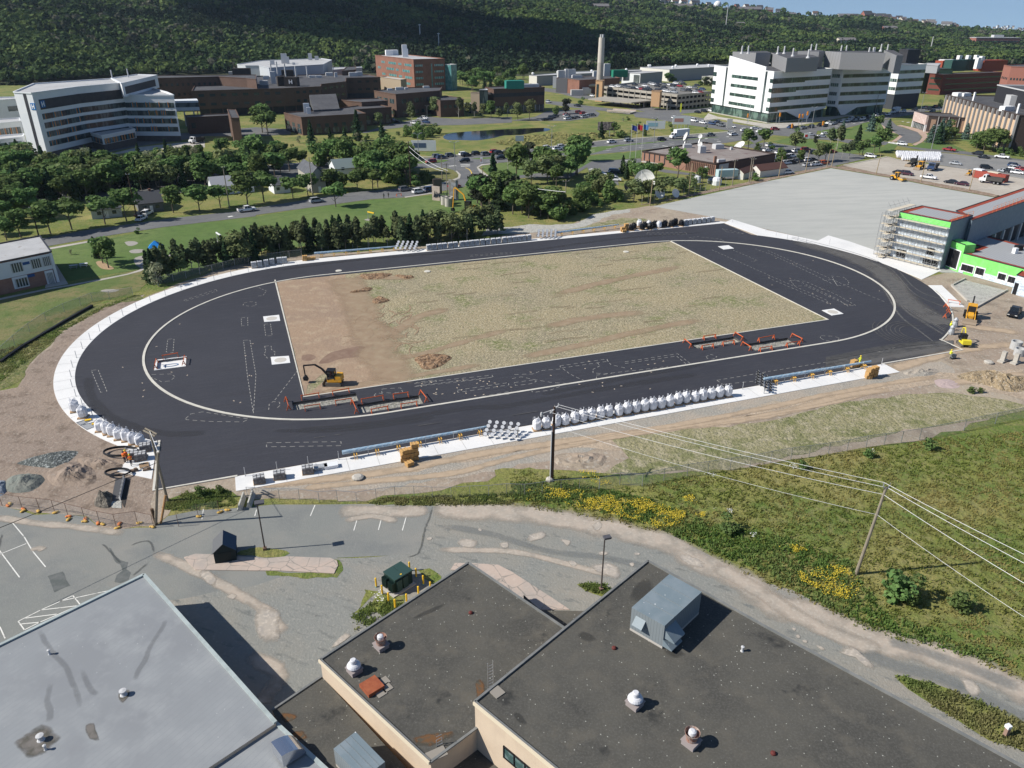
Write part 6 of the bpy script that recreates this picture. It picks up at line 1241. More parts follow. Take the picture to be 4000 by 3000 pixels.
a,b=G("b0:1850,475 2200,440");gablehouse('bungalow','white house under the trees right of the dark roofed bungalow',a,b,9,2.8,5.2,m_wpan,mat('pale_shingles',(.3,.31,.33),.9),False)
a,b=G("b1:700,345 930,325");gablehouse('house','white house with teal grey roof behind the large trees by the junction',a,b,10,4.2,6.6,m_wpan,mat('teal_shingles',(.16,.2,.2),.9),False)
a,b=G("h:1845,825 1940,838");gablehouse('shed','smaller cream shed with brown roof behind the broadcast building',a,b,12,2.4,3.6,m_wcream,m_rsh,False,None,'shed',False,1)
a,b=G("h:2010,790 2120,815");gablehouse('shed','larger cream shed with brown roof at the corner of the stone pad',a,b,14,2.6,4.2,m_wcream,m_rsh,False,None,'shed',False,1)
HS=topz(*px("b0:515,1218 443,962"));R=G("b0:0,1052 443,962 345,826 -60,885",HS);R[0]=R[1]+(R[0]-R[1])*2.2;R[3]=R[2]+R[0]-R[1]
sc=thing('primary_school','two-storey brick and white school block at the left edge beside the playground','school',Vector((R[1].x,R[1].y,0)))
cen=block(sc,R,0,HS,mat('pink_brick',(.27,.15,.115),.9,layers=[(1,.4,.7,(.32,.19,.15))]),mat('pale_grey_roof',(.38,.38,.38),.9,layers=[(.2,.4,.7,(.45,.45,.45)),(.6,.6,.7,(.3,.28,.26))]),.25,.3,m_dpanel)
sl(sc,'white_band',m_wpan,R[0],R[1],0,1,3.3,HS-.2,cen,.12);sl(sc,'white_pier',m_wpan,R[0],R[1],.975,1,0,HS-.1,cen,.3)
for f0,f1 in ((.62,.72),(.795,.885),(.9,.972)): sl(sc,'window',m_glass,R[0],R[1],f0,f1,4.2,6.2,cen,.18,mull=4)
sl(sc,'blue_panel',mat('blue_panel',(.03,.09,.25),.6),R[0],R[1],.725,.785,5.4,6.0,cen,.18)
sl(sc,'blue_panel',mat('blue_panel',(.03,.09,.25),.6),R[0],R[1],.735,.8,2.5,3.1,cen,.18);sl(sc,'white_band',m_wpan,R[0],R[1],.6,.735,.6,3.2,cen,.15);sl(sc,'window',m_glass,R[0],R[1],.62,.73,.9,2.7,cen,.22,mull=4)
sl(sc,'entrance',m_wpan,R[0],R[1],.89,.965,0,3.1,cen,.3);sl(sc,'door',m_glass,R[0],R[1],.9,.957,.1,2.6,cen,.34,mull=4)
def gh(q,steps=600):
 "ray through a pixel to the hillside"
 p=px(q)[0];dd=FF+((p[0]-2000)/FP)*RR+((p[1]-1500)/FP)*DD;t=500.
 while t<6000:
  x,y,z=dd[0]*t,dd[1]*t,CH+dd[2]*t
  if z<=tz(x,y)+.5: return Vector((x,y,tz(x,y)))
  t+=6
 return None
random.seed(21)
HOUSES=[];hw=[mat('house_white',(.7,.7,.68),.7),mat('house_cream',(.6,.55,.45),.7),mat('house_grey',(.3,.31,.33),.7),mat('house_red',(.3,.12,.09),.7),mat('house_blue',(.25,.32,.4),.7)]
rf=[mat('far_roof_dark',(.06,.06,.065),.9),mat('far_roof_grey',(.16,.15,.15),.9),mat('far_roof_brown',(.12,.08,.065),.9)]
hp={}
def farhouse(p,w,d,h,wi,ri,rz,label,group):
 k=(wi,ri)
 if k not in hp:
  mb=MB();mb.add([(-.5,-.5,-.4),(.5,-.5,-.4),(.5,.5,-.4),(-.5,.5,-.4),(-.5,-.5,.6),(.5,-.5,.6),(.5,.5,.6),(-.5,.5,.6),(-.5,0,1),(.5,0,1)],[(0,1,5,4),(1,2,6,9,5),(2,3,7,6),(3,0,4,8,7)])
  mb.m=1;mb.add([(-.53,-.56,.57),(.53,-.56,.57),(.53,0,1.03),(-.53,0,1.03)],[(0,1,2,3)]);mb.add([(.53,.56,.57),(-.53,.56,.57),(-.53,0,1.03),(.53,0,1.03)],[(0,1,2,3)])
  mb.m=2
  for x in (-.28,.22): mb.box(x-.08,x+.08,-.515,-.49,.15,.42)
  hp[k]=mb.mesh('distant_house',[hw[wi],rf[ri],m_glass])
 o=link('distant_house',hp[k],None,p);o.scale=(w,d,h);o.rotation_euler=(0,0,rz);tag(o,label,'house',group);return o
cnt=0
def band(x0,x1,ya,yb,n,lab,grp,big=1):
 global cnt
 for i in range(n):
  x=random.uniform(x0,x1);f=(x-x0)/(x1-x0);y=ya+(yb-ya)*f if n<8 else np.interp(x,[2640,2859,3000,3256,3527,3740,4000],[4,16,34,54,74,95,114])+random.uniform(-1,24)
  p=gh("p:%f,%f"%(x,y))
  if p is None: continue
  s=random.uniform(.8,1.3)*big;farhouse(p+Vector((0,0,5)),14*s,11*s,12*s,random.choices([0,1,2,3,4],[5,2,1,1,.6])[0],random.randint(0,2),random.uniform(-.6,.6),lab,grp);cnt+=1
g1='houses on the distant ridge'
band(3380,3720,60,96,150,'small pale house in the crowded row along the distant ridge',g1,1.15)
band(3700,4010,92,122,60,'small house on the low right end of the distant ridge',g1+' right end')
band(2600,3010,20,52,60,'small white house on the distant ridge above the white office',g1+' centre')
band(3010,3360,48,72,16,'small white house among trees on the distant ridge left of the crowded row',g1+' left of the row')
band(3280,3400,80,92,8,'pale house below the crowded ridge row',g1+' below the row',1.5)
band(2280,2620,6,22,7,'small white house scattered in the woods at top centre','houses at top centre')
for q,w,d,h,wi,lab in (("p:2640,48",70,20,14,3,'long red brick building on the distant ridge'),("p:2745,45",55,20,10,0,'long white building on the distant ridge'),("p:2925,55",60,20,14,3,'dark red brick building on the distant ridge'),("p:2345,45",30,16,10,3,'red building alone in the woods left of the ridge town'),("p:3365,95",40,20,12,1,'orange tan building below the ridge town'),("p:3530,88",45,18,12,3,'pink brick block in the ridge town'),("p:3300,75",50,18,12,1,'pale apartment row at the left end of the crowded ridge'),("p:3470,125",30,16,8,3,'small red building in the woods at right'),("p:3985,148",60,20,8,0,'white shed roof at the far right edge in the woods'),("p:3300,178",28,16,8,1,'pale hillside house behind the white office'),("p:2885,110",20,12,7,2,'grey house in the woods left of the white office'),("p:3080,68",35,14,8,0,'white block on the ridge above the white office')):
 p=gh(q)
 if p: farhouse(p+Vector((0,0,4)),w,d,h,wi,1,0.1,lab,None)
p=gh("x:1860,110")
if p is not None:
 t=thing('campus_building','reddish flat-roofed campus building alone in the woods at upper right','building',p);mb=MB();mb.box(-45,35,-10,12,-3,16);mb.obj('wall',m_ltred,t);mb=MB();mb.box(-45.5,35.5,-10.5,12.5,16,17);mb.obj('roof',m_roofw,t);mb=MB();mb.box(-10,8,-4,6,17,21);mb.obj('roof_plant',m_pale,t)
 for k in range(2):
  mb=MB();mb.box(-43,33,-10.3,-9.9,4+6*k,6+6*k);mb.obj('window_ribbon',m_dglass,t)
p=gh("p:2800,48")
if p: 
 t=thing('radome','white radar dome on the distant ridge','radome',p+Vector((0,0,8)));mb=MB();mb.ball((0,0,9),10,14,8);mb.obj('dome',hw[0],t,smooth=True);mb=MB();mb.tube([(0,0,-8),(0,0,4)],7,12);mb.obj('base',hw[0],t)
for q,h,lab in (("a2:1845,250",38,'telecom mast with white antennas in the woods left of the white office'),("a3:815,130",45,'thin lattice mast on the distant ridge'),("a3:1400,450",22,'thin pole in the woods behind the office, right'),("a1:1420,360",20,'left pylon pole on the hillside power line'),("a1:1582,445",20,'right pylon pole on the hillside power line')):
 p=gh(q)
 if p:
  t=thing('radio_mast',lab,'mast',p);mb=MB();mb.tube([(0,0,0),(0,0,h)],[.9,.5],6);mb.obj('pole',m_pale,t)
  if 'telecom' in lab or 'pylon' in lab:
   mb=MB();w_=2 if 'telecom' in lab else 1.5;z_=3 if w_==2 else 1.2;mb.box(-w_,w_,-.3,.3,h-z_,h-.6);mb.obj('antenna',m_whit,t)
m_red=mat('red_roof_membrane',(.3,.06,.035),.85,layers=[(.6,.4,.7,(.24,.05,.03))]);m_gro=mat('grey_roof_board',(.33,.34,.35),.85,layers=[(.35,.86,.96,(.25,.25,.26),dict(kind='w',st=(1,1,0)))])
m_green=mat('green_sheathing',(.2,.68,.14),.7,layers=[(.8,.4,.7,(.25,.75,.2)),(1.1,.12,.08,(.05,.2,.04),dict(kind='v',st=(1,1,1.6)))])
m_wrap=mat('house_wrap',(.6,.66,.7),.6,layers=[(.9,.5,.6,(.35,.42,.5),dict(st=(1,1,2.5),detail=2,amt=.8)),(2.5,.5,.65,(.72,.75,.78),dict(amt=.7))]);m_gwr=mat('grey_air_barrier',(.2,.25,.3),.7,layers=[(1,.4,.7,(.24,.29,.34)),(.8,.9,.97,(.13,.17,.2),dict(kind='w',amt=.6))])
HN=topz(*px("v:1045,1372 1165,693"));T=G("v:425,545 1165,693 1475,597",HN);T=para(T)
nb=thing('unfinished_building','new building with green sheathing, white wrap and red-edged roofs under construction','building',G("v:1045,1372")[0])
def rroof(P,z):
 c=centroid(P);mb=MB();mb.prism(P,None,z);mb.obj('roof_border',m_red,nb,world=True)
 mb=MB();k=len(P);ins=[]
 for i,p in enumerate(P):
  p0=Vector((P[i-1].x,P[i-1].y));p1=Vector((p.x,p.y));p2=Vector((P[(i+1)%k].x,P[(i+1)%k].y));d1=(p1-p0).normalized();d2=(p2-p1).normalized()
  ar=sum(P[j].x*P[(j+1)%k].y-P[(j+1)%k].x*P[j].y for j in range(k));s=1 if ar>0 else -1
  n1=Vector((-d1.y,d1.x))*s;n2=Vector((-d2.y,d2.x))*s;q=p1+(n1+n2)/(1+n1.dot(n2))*1.35;ins.append(Vector((q.x,q.y,0)))
 mb.prism(ins,None,z+.01);mb.obj('roof_deck',m_gro,nb,world=True)
 mb=MB()
 for i in range(k):
  a=P[i];b=P[(i+1)%k];mb.beam((a.x,a.y,z+.06),(b.x,b.y,z+.06),.16,.16)
 mb.obj('roof_edge',m_dpanel,nb,world=True)
mb=MB();mb.prism(T,0,HN-.03);mb.obj('wall',m_wrap,nb,world=True);rroof(T,HN);cen=centroid(T)
sl(nb,'green_band',m_green,T[0],T[1],0,1,HN-1.3,HN-.1,cen,.1);sl(nb,'air_barrier',m_gwr,T[1],T[2],0,1,0,HN-.05,cen,.06);sl(nb,'air_barrier',m_gwr,T[0],T[3],0,1,0,HN-.05,cen,.06)
for f0,f1,z0,z1 in ((.12,.3,.6,2.6),(.68,.84,2.9,4.6),(.66,.96,.5,2.3)): sl(nb,'window_opening',m_black,T[0],T[1],f0,f1,z0,z1,cen,.08)
HW=HN-.6;Wg=G("v:1232,530 1470,668 2212,402 p:4400,712 p:4400,660 v:2212,222",HW);Wg=[Wg[0],Wg[1],Wg[1]+(Wg[2]-Wg[1])*2.0,Wg[0]+(Wg[2]-Wg[1])*2.0]
zlow=topz(px("v:1430,1120")[0],px("v:1430,800")[0]) if 0 else HN*.42
mb=MB();mb.prism(Wg,zlow,HW-.03);mb.obj('wall',m_gwr,nb,world=True);rroof(Wg,HW);cw=centroid(Wg)
for k in range(12):
 q=Wg[1].lerp(Wg[2],k/11);mb=MB();mb.cbox((q.x,q.y,0),.5,.5,zlow,.5);mb.obj('column',m_pale,nb,world=True)
mb=MB();mb.prism([cw+(Vector((p.x,p.y,0))-cw)*.8 for p in Wg],0,zlow);mb.obj('inner_wall',m_dpanel,nb,world=True)
HLo=topz(*px("u:1250,606 1340,332"));Lw=G("u:1135,122 1590,237 1340,332 2212,556 u:2500,632 2500,290 1500,35 1420,10",HLo)
Lw=[Lw[0],Lw[1],Lw[2],Lw[2]+(Lw[3]-Lw[2])*1.35,Lw[5],Lw[6]]
mb=MB();mb.prism(Lw,0,HLo-.03);mb.obj('wall',m_green,nb,world=True);rroof(Lw,HLo);cl_=centroid(Lw)
A,B=Lw[2],Lw[3];ln=(B-A).length
def at_(q):   # fraction along the front wall and height of a picture point
 best=None;p=px(q)[0]
 for i in range(241):
  f=i/240;g=A.lerp(B,f)
  lo=pix((g.x,g.y,0));hi=pix((g.x,g.y,HLo));s=(lo[1]-p[1])/(lo[1]-hi[1]);xx=lo[0]+(hi[0]-lo[0])*s
  if best is None or abs(xx-p[0])<best[0]: best=(abs(xx-p[0]),f,s*HLo)
 return best[1],best[2]
for q0,q1 in (("u:1330,480","u:1470,610"),("u:1535,530","u:1625,650"),("u:1855,610","u:1935,720"),("u:2000,655","u:2080,765")):
 f0,z1=at_(q0);f1,z0=at_(q1);f1=max(f1,f0+.03)
 sl(nb,'window_frame',m_whit,A,B,f0-.012,f1+.012,max(z0-.2,.1),z1+.25,cl_,.12);o=sl(nb,'window_opening',m_black,A,B,f0,f1,max(z0,.3),z1,cl_,.16,mull=2,mm=m_dpanel)
f0,_=at_("u:1480,660");f1,_=at_("u:2080,830");sl(nb,'wrap_band',m_wrap,A,B,f0,f1,.1,1.5,cl_,.1);sl(nb,'wrap_band',m_wrap,A,B,.0,.06,.1,1.5,cl_,.1)
HV=topz(px('u:1012,505')[0],px('u:1135,122')[0]);a,b=G('u:1030,512 1262,606');n_=Vector((-(b-a).y,(b-a).x,0)).normalized()*3
if n_.y<0: n_=-n_
A2=[a,b,b+n_,a+n_];mb=MB();mb.prism(A2,0,HV);mb.obj('wall',m_green,nb,world=True);c2=centroid(A2);mb=MB()
mb.beam((a.x,a.y,HV+.08),(b.x,b.y,HV+.08),.2,.16);mb.obj('roof_edge',m_dpanel,nb,world=True)
sl(nb,'window_frame',m_whit,a,b,.22,.9,.4,HV*.76,c2,.1);sl(nb,'window_opening',m_black,a,b,.12,.84,.6,HV*.73,c2,.15,mull=2,mm=m_dpanel)
h=4.2;R=G("u:2100,640 2250,690 2500,600 2350,560",h);R=para(G("u:2105,645 2420,735 2560,620",h));mb=MB();mb.prism(R,0,h-.02);mb.obj('wall',m_wrap,nb,world=True);rroof(R,h);sl(nb,'door_opening',m_black,R[0],R[1],.05,.22,0,2.6,centroid(R),.1)
m_rail=mat('orange_guard_rail',(.75,.25,.08),.6)
mb=MB()
for a,b in ((T[1],T[2]),(Wg[1].lerp(Wg[2],.18),Wg[2])):
 n=int((b-a).length/2.4)
 for k in range(n+1):
  q=a.lerp(b,k/n);mb.beam((q.x,q.y,HW),(q.x,q.y,HN+1.1),.05)
 for z in (.6,1.1): mb.beam((a.x,a.y,HN+z),(b.x,b.y,HN+z),.05)
mb.obj('guard_rail',m_rail,nb,world=True)
p=G("u:2125,285",HLo)[0];mb=MB();mb.cbox((p.x,p.y,HLo),1.6,1.2,1.2,.3);mb.obj('black_crate',m_black,nb,world=True);p=G("u:2075,330",HLo)[0];mb=MB();mb.cbox((p.x,p.y,HLo),.9,.9,1.3,.3);mb.obj('wrapped_pallet',m_whit,nb,world=True)
sf=thing('scaffold','steel scaffold with plank decks on the tall white-wrapped block','scaffold',Vector((T[0].x,T[0].y,0)))
o=sf.location;m_plk=mat('scaffold_plank',(.62,.55,.43),.9)
def side(a,b,f0,f1,off,n,w,H_,cen):
 a=Vector((a.x,a.y,0));b=Vector((b.x,b.y,0));p=a+(b-a)*f0;q=a+(b-a)*f1;nr=Vector(((b-a).y,-(b-a).x,0)).normalized()
 if nr.dot(a.lerp(b,.5)-cen)<0:nr=-nr
 lv=int(H_/1.95);std=MB();lg=MB();pk_=MB()
 for r in (off,off+w):
  for k in range(n+1):
   c=p.lerp(q,k/n)+nr*r-o;std.beam(c,c+Vector((0,0,H_)),.07)
  for l in range(lv+1):
   z=Vector((0,0,.3+l*1.95));lg.beam(p+nr*r-o+z,q+nr*r-o+z,.055)
   if r>off: lg.beam(p+nr*r-o+z+Vector((0,0,.95)),q+nr*r-o+z+Vector((0,0,.95)),.05)
 for l in range(lv+1):
  z=Vector((0,0,.38+l*1.95));c0=p+nr*(off+w/2)-o+z;c1=q+nr*(off+w/2)-o+z
  pk=MB();pk.beam(c0,c1,w*.85,.07);pk.obj('plank_deck',m_plk,sf)
  for k in range(n):
   c=p.lerp(q,k/n)+nr*(off+w)-o+z;d=p.lerp(q,(k+1)/n)+nr*(off+w)-o+z+Vector((0,0,1.9));lg.beam(c,d,.035)
 std.obj('standard_poles',m_galv,sf);lg.obj('ledgers_and_braces',m_galv,sf)
side(T[0],T[1],-.02,1.0,.25,8,1.2,HN-1.5,cen);side(T[3],T[0],.25,1.28,.25,5,1.6,HN+.3,cen)
side(T[0],T[1],-.28,-.03,.1,2,1.5,HN-.5,cen)
for q in ("u:1185,795 1360,705","u:1165,800 1400,1030","u:1965,870 1510,1125"):
 mb=MB();a,b=G(q);mb.beam((a.x,a.y,.2),(b.x,b.y,.2),.35,.4);o_=mb.obj('concrete_kerb',m_walk);tag(o_,kind='structure')
sheet('stone_bed',"u:1190,800 1360,720 1960,870 1500,1120",MATS['grey_gravel'],.06,(1,.2))
# ================================================================ TREES AND PLANTS
rng=np.random.default_rng(5)
def fol(name,c,c2,c3,rnd=(.02,.22)):
 g=lambda t:tuple(a*2.35 for a in t);c,c2,c3=g(c),g(c2),g(c3)
 return mat(name,c,.9,layers=[(1.1,.42,.6,c2),(3,.5,.68,c3,dict(amt=.7))],rnd=rnd,trans=.32,spec=.15)
f_mid=fol('leaf_mid_green',(.06,.092,.028),(.04,.066,.022),(.09,.12,.042));f_dark=fol('leaf_dark_spruce',(.02,.036,.016),(.013,.026,.012),(.035,.052,.022))
f_olive=fol('leaf_olive',(.08,.095,.038),(.05,.065,.028),(.12,.13,.06));f_scr=fol('leaf_scraggly_spruce',(.055,.068,.03),(.035,.046,.022),(.085,.095,.045));f_blue=fol('leaf_blue_spruce',(.045,.07,.055),(.03,.05,.04),(.07,.1,.085))
f_red=fol('leaf_dark_purple',(.026,.029,.018),(.016,.021,.013),(.038,.04,.024));f_gry=fol('leaf_grey_twigs',(.13,.135,.085),(.09,.1,.06),(.18,.17,.12))
m_bark=mat('tree_bark',(.13,.105,.08),.95,layers=[(2,.4,.7,(.2,.18,.15))]);m_barkp=mat('pale_birch_bark',(.38,.35,.3),.9)
def quads(C_,N_,s,jit=.7):
 "leaf clumps: one skewed quad per centre, roughly facing N_"
 n=len(C_);N_=N_+rng.normal(0,jit,(n,3));N_/=np.linalg.norm(N_,axis=1)[:,None]+1e-9
 a=np.cross(N_,rng.normal(0,1,(n,3)));a/=np.linalg.norm(a,axis=1)[:,None]+1e-9;b=np.cross(N_,a)
 s=(s*rng.uniform(.55,1.4,n))[:,None];k=rng.uniform(.6,1.2,(n,1))
 V=np.stack([C_-a*s-b*s*k*.6,C_+a*s*k-b*s*.7,C_+a*s*.8+b*s,C_-a*s*.6+b*s*k],1).reshape(-1,3);return V
def decid(nl=9,n=800,s=.034,w=.36,lo=.3,flat=.8):
 P=[];N=[]
 for i in range(nl):
  a=rng.uniform(0,6.28);rr=w*.62*rng.uniform(.2,1);z=rng.uniform(lo+.14,.86);rr*=1-.6*abs((z-.55)/.45)
  c=np.array([rr*math.cos(a),rr*math.sin(a),z]);R=w*rng.uniform(.32,.52);m=int(n/nl)
  d=rng.normal(0,1,(m,3));d/=np.linalg.norm(d,axis=1)[:,None];rad=R*rng.uniform(.72,1.08,(m,1));P.append(c+d*rad*[1,1,flat]);N.append(d+[0,0,.3])
 return np.vstack(P),np.vstack(N),s
def conif(n=620,s=.032,w=.2,lo=.06,pw=.85,gap=0):
 t=rng.uniform(0,1,n)**.75;t=1-t;z=lo+(1-lo)*t
 lay=.82+.25*np.sin(z*38+rng.uniform(0,6));R=w*(1-t)**pw*lay+.008;a=rng.uniform(0,6.283,n);q=rng.uniform(.55,1.05,n)
 if gap: R*=1+gap*np.sin(a*3+z*9)
 P=np.c_[R*q*np.cos(a),R*q*np.sin(a),z-.1*R*q];N=np.c_[np.cos(a),np.sin(a),np.full(n,.7)];return P,N,s
def crownmesh(name,PNs,m):
 P,N,s=PNs;V=quads(P,N,s);return npmesh(name,V,np.arange(len(V)).reshape(-1,4),m)
def trunkmesh(name,h,r,m,limbs=5,lo=.2,sp=.22):
 mb=MB();mb.tube([(0,0,0),(.01,.0,h*.4),(-.01,.01,h*.8),(0,0,h)],[r,r*.75,r*.45,r*.2],7)
 for k in range(limbs):
  a=k*2.4;z=lo+(h-lo)*k/limbs*.8;mb.tube([(0,0,z),(sp*.6*math.cos(a),sp*.6*math.sin(a),z+.1),(sp*math.cos(a),sp*math.sin(a),z+.2)],[r*.45,r*.3,r*.12],5)
 return mb.mesh(name,m)
TP={}
def kind(k,variants,trunk): TP[k]=(variants,trunk)
kind('d',[crownmesh('crown',decid(rng.integers(8,12),950),f_mid) for _ in range(4)],trunkmesh('trunk',.75,.022,m_bark,6))
kind('b',[crownmesh('crown',decid(7,620,.042,.5,.0,.75),f_mid) for _ in range(2)],trunkmesh('trunk',.5,.025,m_bark,4,.05))
kind('o',[crownmesh('crown',decid(9,620,.034,.4,.2),f_olive) for _ in range(2)],trunkmesh('trunk',.75,.02,m_bark,6))
kind('s',[crownmesh('crown',conif(900,.03,.2+.03*i,.05,.8,.12),f_dark) for i in range(3)],trunkmesh('trunk',.9,.018,m_bark,0))
kind('w',[crownmesh('crown',conif(640,.036,.2+.02*i,.22,.55,.3),f_scr) for i in range(4)],trunkmesh('trunk',.92,.014,m_barkp,5,.1,.13))
kind('p',[crownmesh('crown',decid(8,480,.036,.27,.34,1.2),f_scr) for _ in range(3)],trunkmesh('trunk',.9,.014,m_barkp,6,.15,.15))
kind('u',[crownmesh('crown',conif(800,.034,.3,.02,.7,.05),f_blue)],trunkmesh('trunk',.9,.02,m_bark,0))
kind('r',[crownmesh('crown',decid(8,760,.04,.36,.12),f_red)],trunkmesh('trunk',.6,.022,m_bark,4))
kind('g',[crownmesh('crown',decid(8,420,.03,.45,.05),f_gry)],trunkmesh('trunk',.7,.02,m_barkp,7,.1))
KN_={'d':('deciduous_tree','leafy tree'),'b':('bush','round bush'),'o':('olive_tree','olive green tree'),'s':('spruce_tree','dark spruce'),'w':('scraggly_spruce','scraggly spruce'),'p':('thin_tree','thin sparse tree'),'u':('blue_spruce','bluish spruce'),'r':('purple_tree','purplish tree'),'g':('grey_shrub','grey twiggy shrub')}
def tree(k,p,h,label,group,w=1):
 if k in 'do' and w==1: w=1.2
 vs,tr=TP[k];nm=KN_[k][0];t=thing(nm,label,'bush' if k in 'bg' else 'tree',p,random.uniform(0,6.28),group);s=h
 c=link('crown',random.choice(vs),t);c.scale=(s*w,s*w,s);c=link('trunk',tr,t);c.scale=(s,s,s);return t
def inpoly(x,y,P):
 c=False;n=len(P)
 for i in range(n):
  a,b=P[i],P[i-1]
  if (a[1]>y)!=(b[1]>y) and x<(b[0]-a[0])*(y-a[1])/(b[1]-a[1])+a[0]: c=not c
 return c
def belt(q,n,kinds,h0,h1,where,group,mind=3.0,avoid=()):
 P=px(q);xs=[p[0] for p in P];ys_=[p[1] for p in P];pts=[];tries=0
 while len(pts)<n and tries<n*60:
  tries+=1;x=random.uniform(min(xs),max(xs));y=random.uniform(min(ys_),max(ys_))
  if not inpoly(x,y,P) or any(inpoly(x,y,a) for a in avoid): continue
  g=G1((x,y))
  if any((g-o).length<mind for _,o in pts): continue
  pts.append((x,g))
 pts.sort(key=lambda a:a[0])
 cnt={}
 for x,g in pts:
  k=random.choice(kinds);cnt[k]=cnt.get(k,0)+1
  tree(k,g,random.uniform(h0,h1),'%s, %s such from left, %s'%(KN_[k][1],nth(cnt[k]),where),group,random.uniform(.9,1.2)*(1.32 if k in 'do' else 1))
random.seed(12)
houses_=[px("b0:1150,430 1440,430 1440,660 1150,660"),px("b0:740,530 1080,530 1080,700 740,700"),px("b1:430,230 640,230 640,480 430,480"),px("b1:120,350 220,350 220,480 120,480")]
belt("b0:-60,330 200,230 330,330 560,290 800,330 1050,330 1300,300 1700,290 2212,260 2212,370 1700,440 1150,430 760,520 300,560 -60,600",135,'dddsosbd',7.5,11.5,'between hospital and street houses','tree belt below the hospital',3.2,houses_)
belt("b0:-60,600 280,570 300,700 -60,860",9,'dds',7,10,'far left beside the street','trees at far left',3.5)
belt("k:20,560 130,570 150,620 0,640",4,'s',7,11,'before the hospital annex','spruces by the annex',3)
belt("b0:1100,180 1700,150 2212,110 2212,250 1700,250 1100,230 700,260 640,210",22,'ssgdb',5,9,'just below the white hospital','slope trees below the hospital',4)
belt("b1:0,130 180,200 230,230 450,230 430,250 180,330 0,430",16,'dds',8,11,'around the small white bungalow','trees around the small bungalow',4,houses_)
belt("b1:460,200 850,200 1200,230 1330,260 1330,400 1150,360 930,400 900,300 660,240",30,'ddb',8,12,'between houses and highway junction','trees by the junction',3.5,houses_)
belt("b1:620,390 880,390 880,440 620,440",5,'db',6,8,'beside the two-storey house','trees beside the two-storey house',3)
belt("b1:1350,330 1560,350 1400,390 1340,400",5,'bb',3,5,'on the dry corner lawn','corner bushes',2.5)
belt("b0:1290,1215 1700,1070 2212,1000 b1:0,960 400,915 900,880 1300,850 1700,810 2080,770 2090,815 1700,880 1300,912 900,935 400,965 0,1018 b0:2212,1060 1700,1135 1500,1190 1340,1238",98,'wwpwosp',5.2,8.2,'in the windbreak beside the track','windbreak trees beside the track',1.7)
belt("a1:1330,1230 1600,1200 1620,1150 1480,1130 1300,1170",9,'bb',5,7,'west of the pond','bushes at the pond',4)
belt("a1:0,1240 500,1210 900,1200 1250,1180 1300,1260 1150,1350 500,1390 0,1370",22,'bgbob',2.2,4.6,'in the meadow above the highway','meadow shrubs above the highway',4)
belt("y:900,680 1400,640 1900,700 2100,760 1500,800 900,860",14,'bgb',1.8,3.2,'in the meadow by the billboards','meadow shrubs by the billboards',5)
belt("a1:0,1150 120,1170 110,1120 0,1100",3,'d',12,15,'before the brick office','large trees by the brick office',4)
belt("g:980,860 1120,880 1300,880 1500,940 1540,1010 1380,1010 1250,960 1000,920",9,'dddsr',9,12,'right of the graffiti wall','clump right of the graffiti wall',3)
belt("g:1500,960 1900,960 1880,1060 1560,1040",10,'dddb',7,10,'below the double utility pole','clump by the utility pole',3)
belt("g:1990,1000 2212,950 h:300,1040 560,1090 600,1000 350,940 g:2100,900",11,'bbo',6,9,'left of the stone pad','bushy clump left of the pad',3)
belt("h:760,1090 1000,1040 1300,1000 1420,960 1400,900 1100,940 900,1000 740,1060",15,'obob',4,7.5,'at the satellite dish fence','fence line trees by the dishes',3)
belt("h:590,820 760,860 850,880 1000,860 1060,820 900,780 700,790",8,'dbs',5,8,'left of the broadcast building','trees left of the broadcast building',3.5)
belt("g:1700,560 1860,560 1950,600 2060,540 h:170,760 100,800 g:1900,700 1760,700",9,'dod',8,11,'in the park above the dishes','park trees',5)
belt("x:1010,1290 1250,1330 1300,1260 1500,1270 1500,1210 1200,1200 1020,1240",10,'dsub',7,10,'before the arts centre','trees before the arts centre',4)
belt("x:1560,1380 1900,1420 1900,1380 1600,1330",6,'ddb',8,11,'at the arts centre right corner','trees at the arts centre corner',4)
belt("x:1900,1420 2240,1480 2240,1440 1950,1390",6,'b',3,4.5,'in the right edge hedge','hedge at right',3)
belt("y:1640,250 1800,255 1790,225 1640,225",4,'db',7,9,'before the tall warehouse','trees at the warehouse',4)
belt("y:2020,300 2160,305 2160,280 2030,275",4,'rb',7,9,'left of the white office','trees left of the office',4)
belt("a1:1750,720 1850,800 2212,800 2212,700 a2:200,700 0,680 a1:1950,660",34,'dds',9,13,'behind the brick pavilion','trees behind the pavilion',6)
belt("a0:80,740 700,690 1000,660 1300,640 1300,620 0,700",22,'dds',9,12,'hill foot behind the hospital','trees behind the hospital',6)
sn=lambda q,k,h,lab,grp=None,w=1: tree(k,G(q)[0],h,lab,grp,w)
row=[("b0:60,860",7),("b0:182,836",8),("b0:437,802",10),("b0:622,770",10),("b0:910,722",9.5),("b0:1095,695",9.5),("b0:1500,622",8.5),("b0:1725,612",9),("b0:1905,578",8.5),("b0:2140,556",11),("b1:70,532",11),("b1:320,496",8),("b1:450,482",7.5),("b1:690,572",8.5),("b1:1010,425",9),("b1:1052,405",9)]
for i,(q,h) in enumerate(row): sn(q,'d',h,'leafy street tree, %s from the left along the street beside the playing field'%nth(i+1),'street trees',1.5)
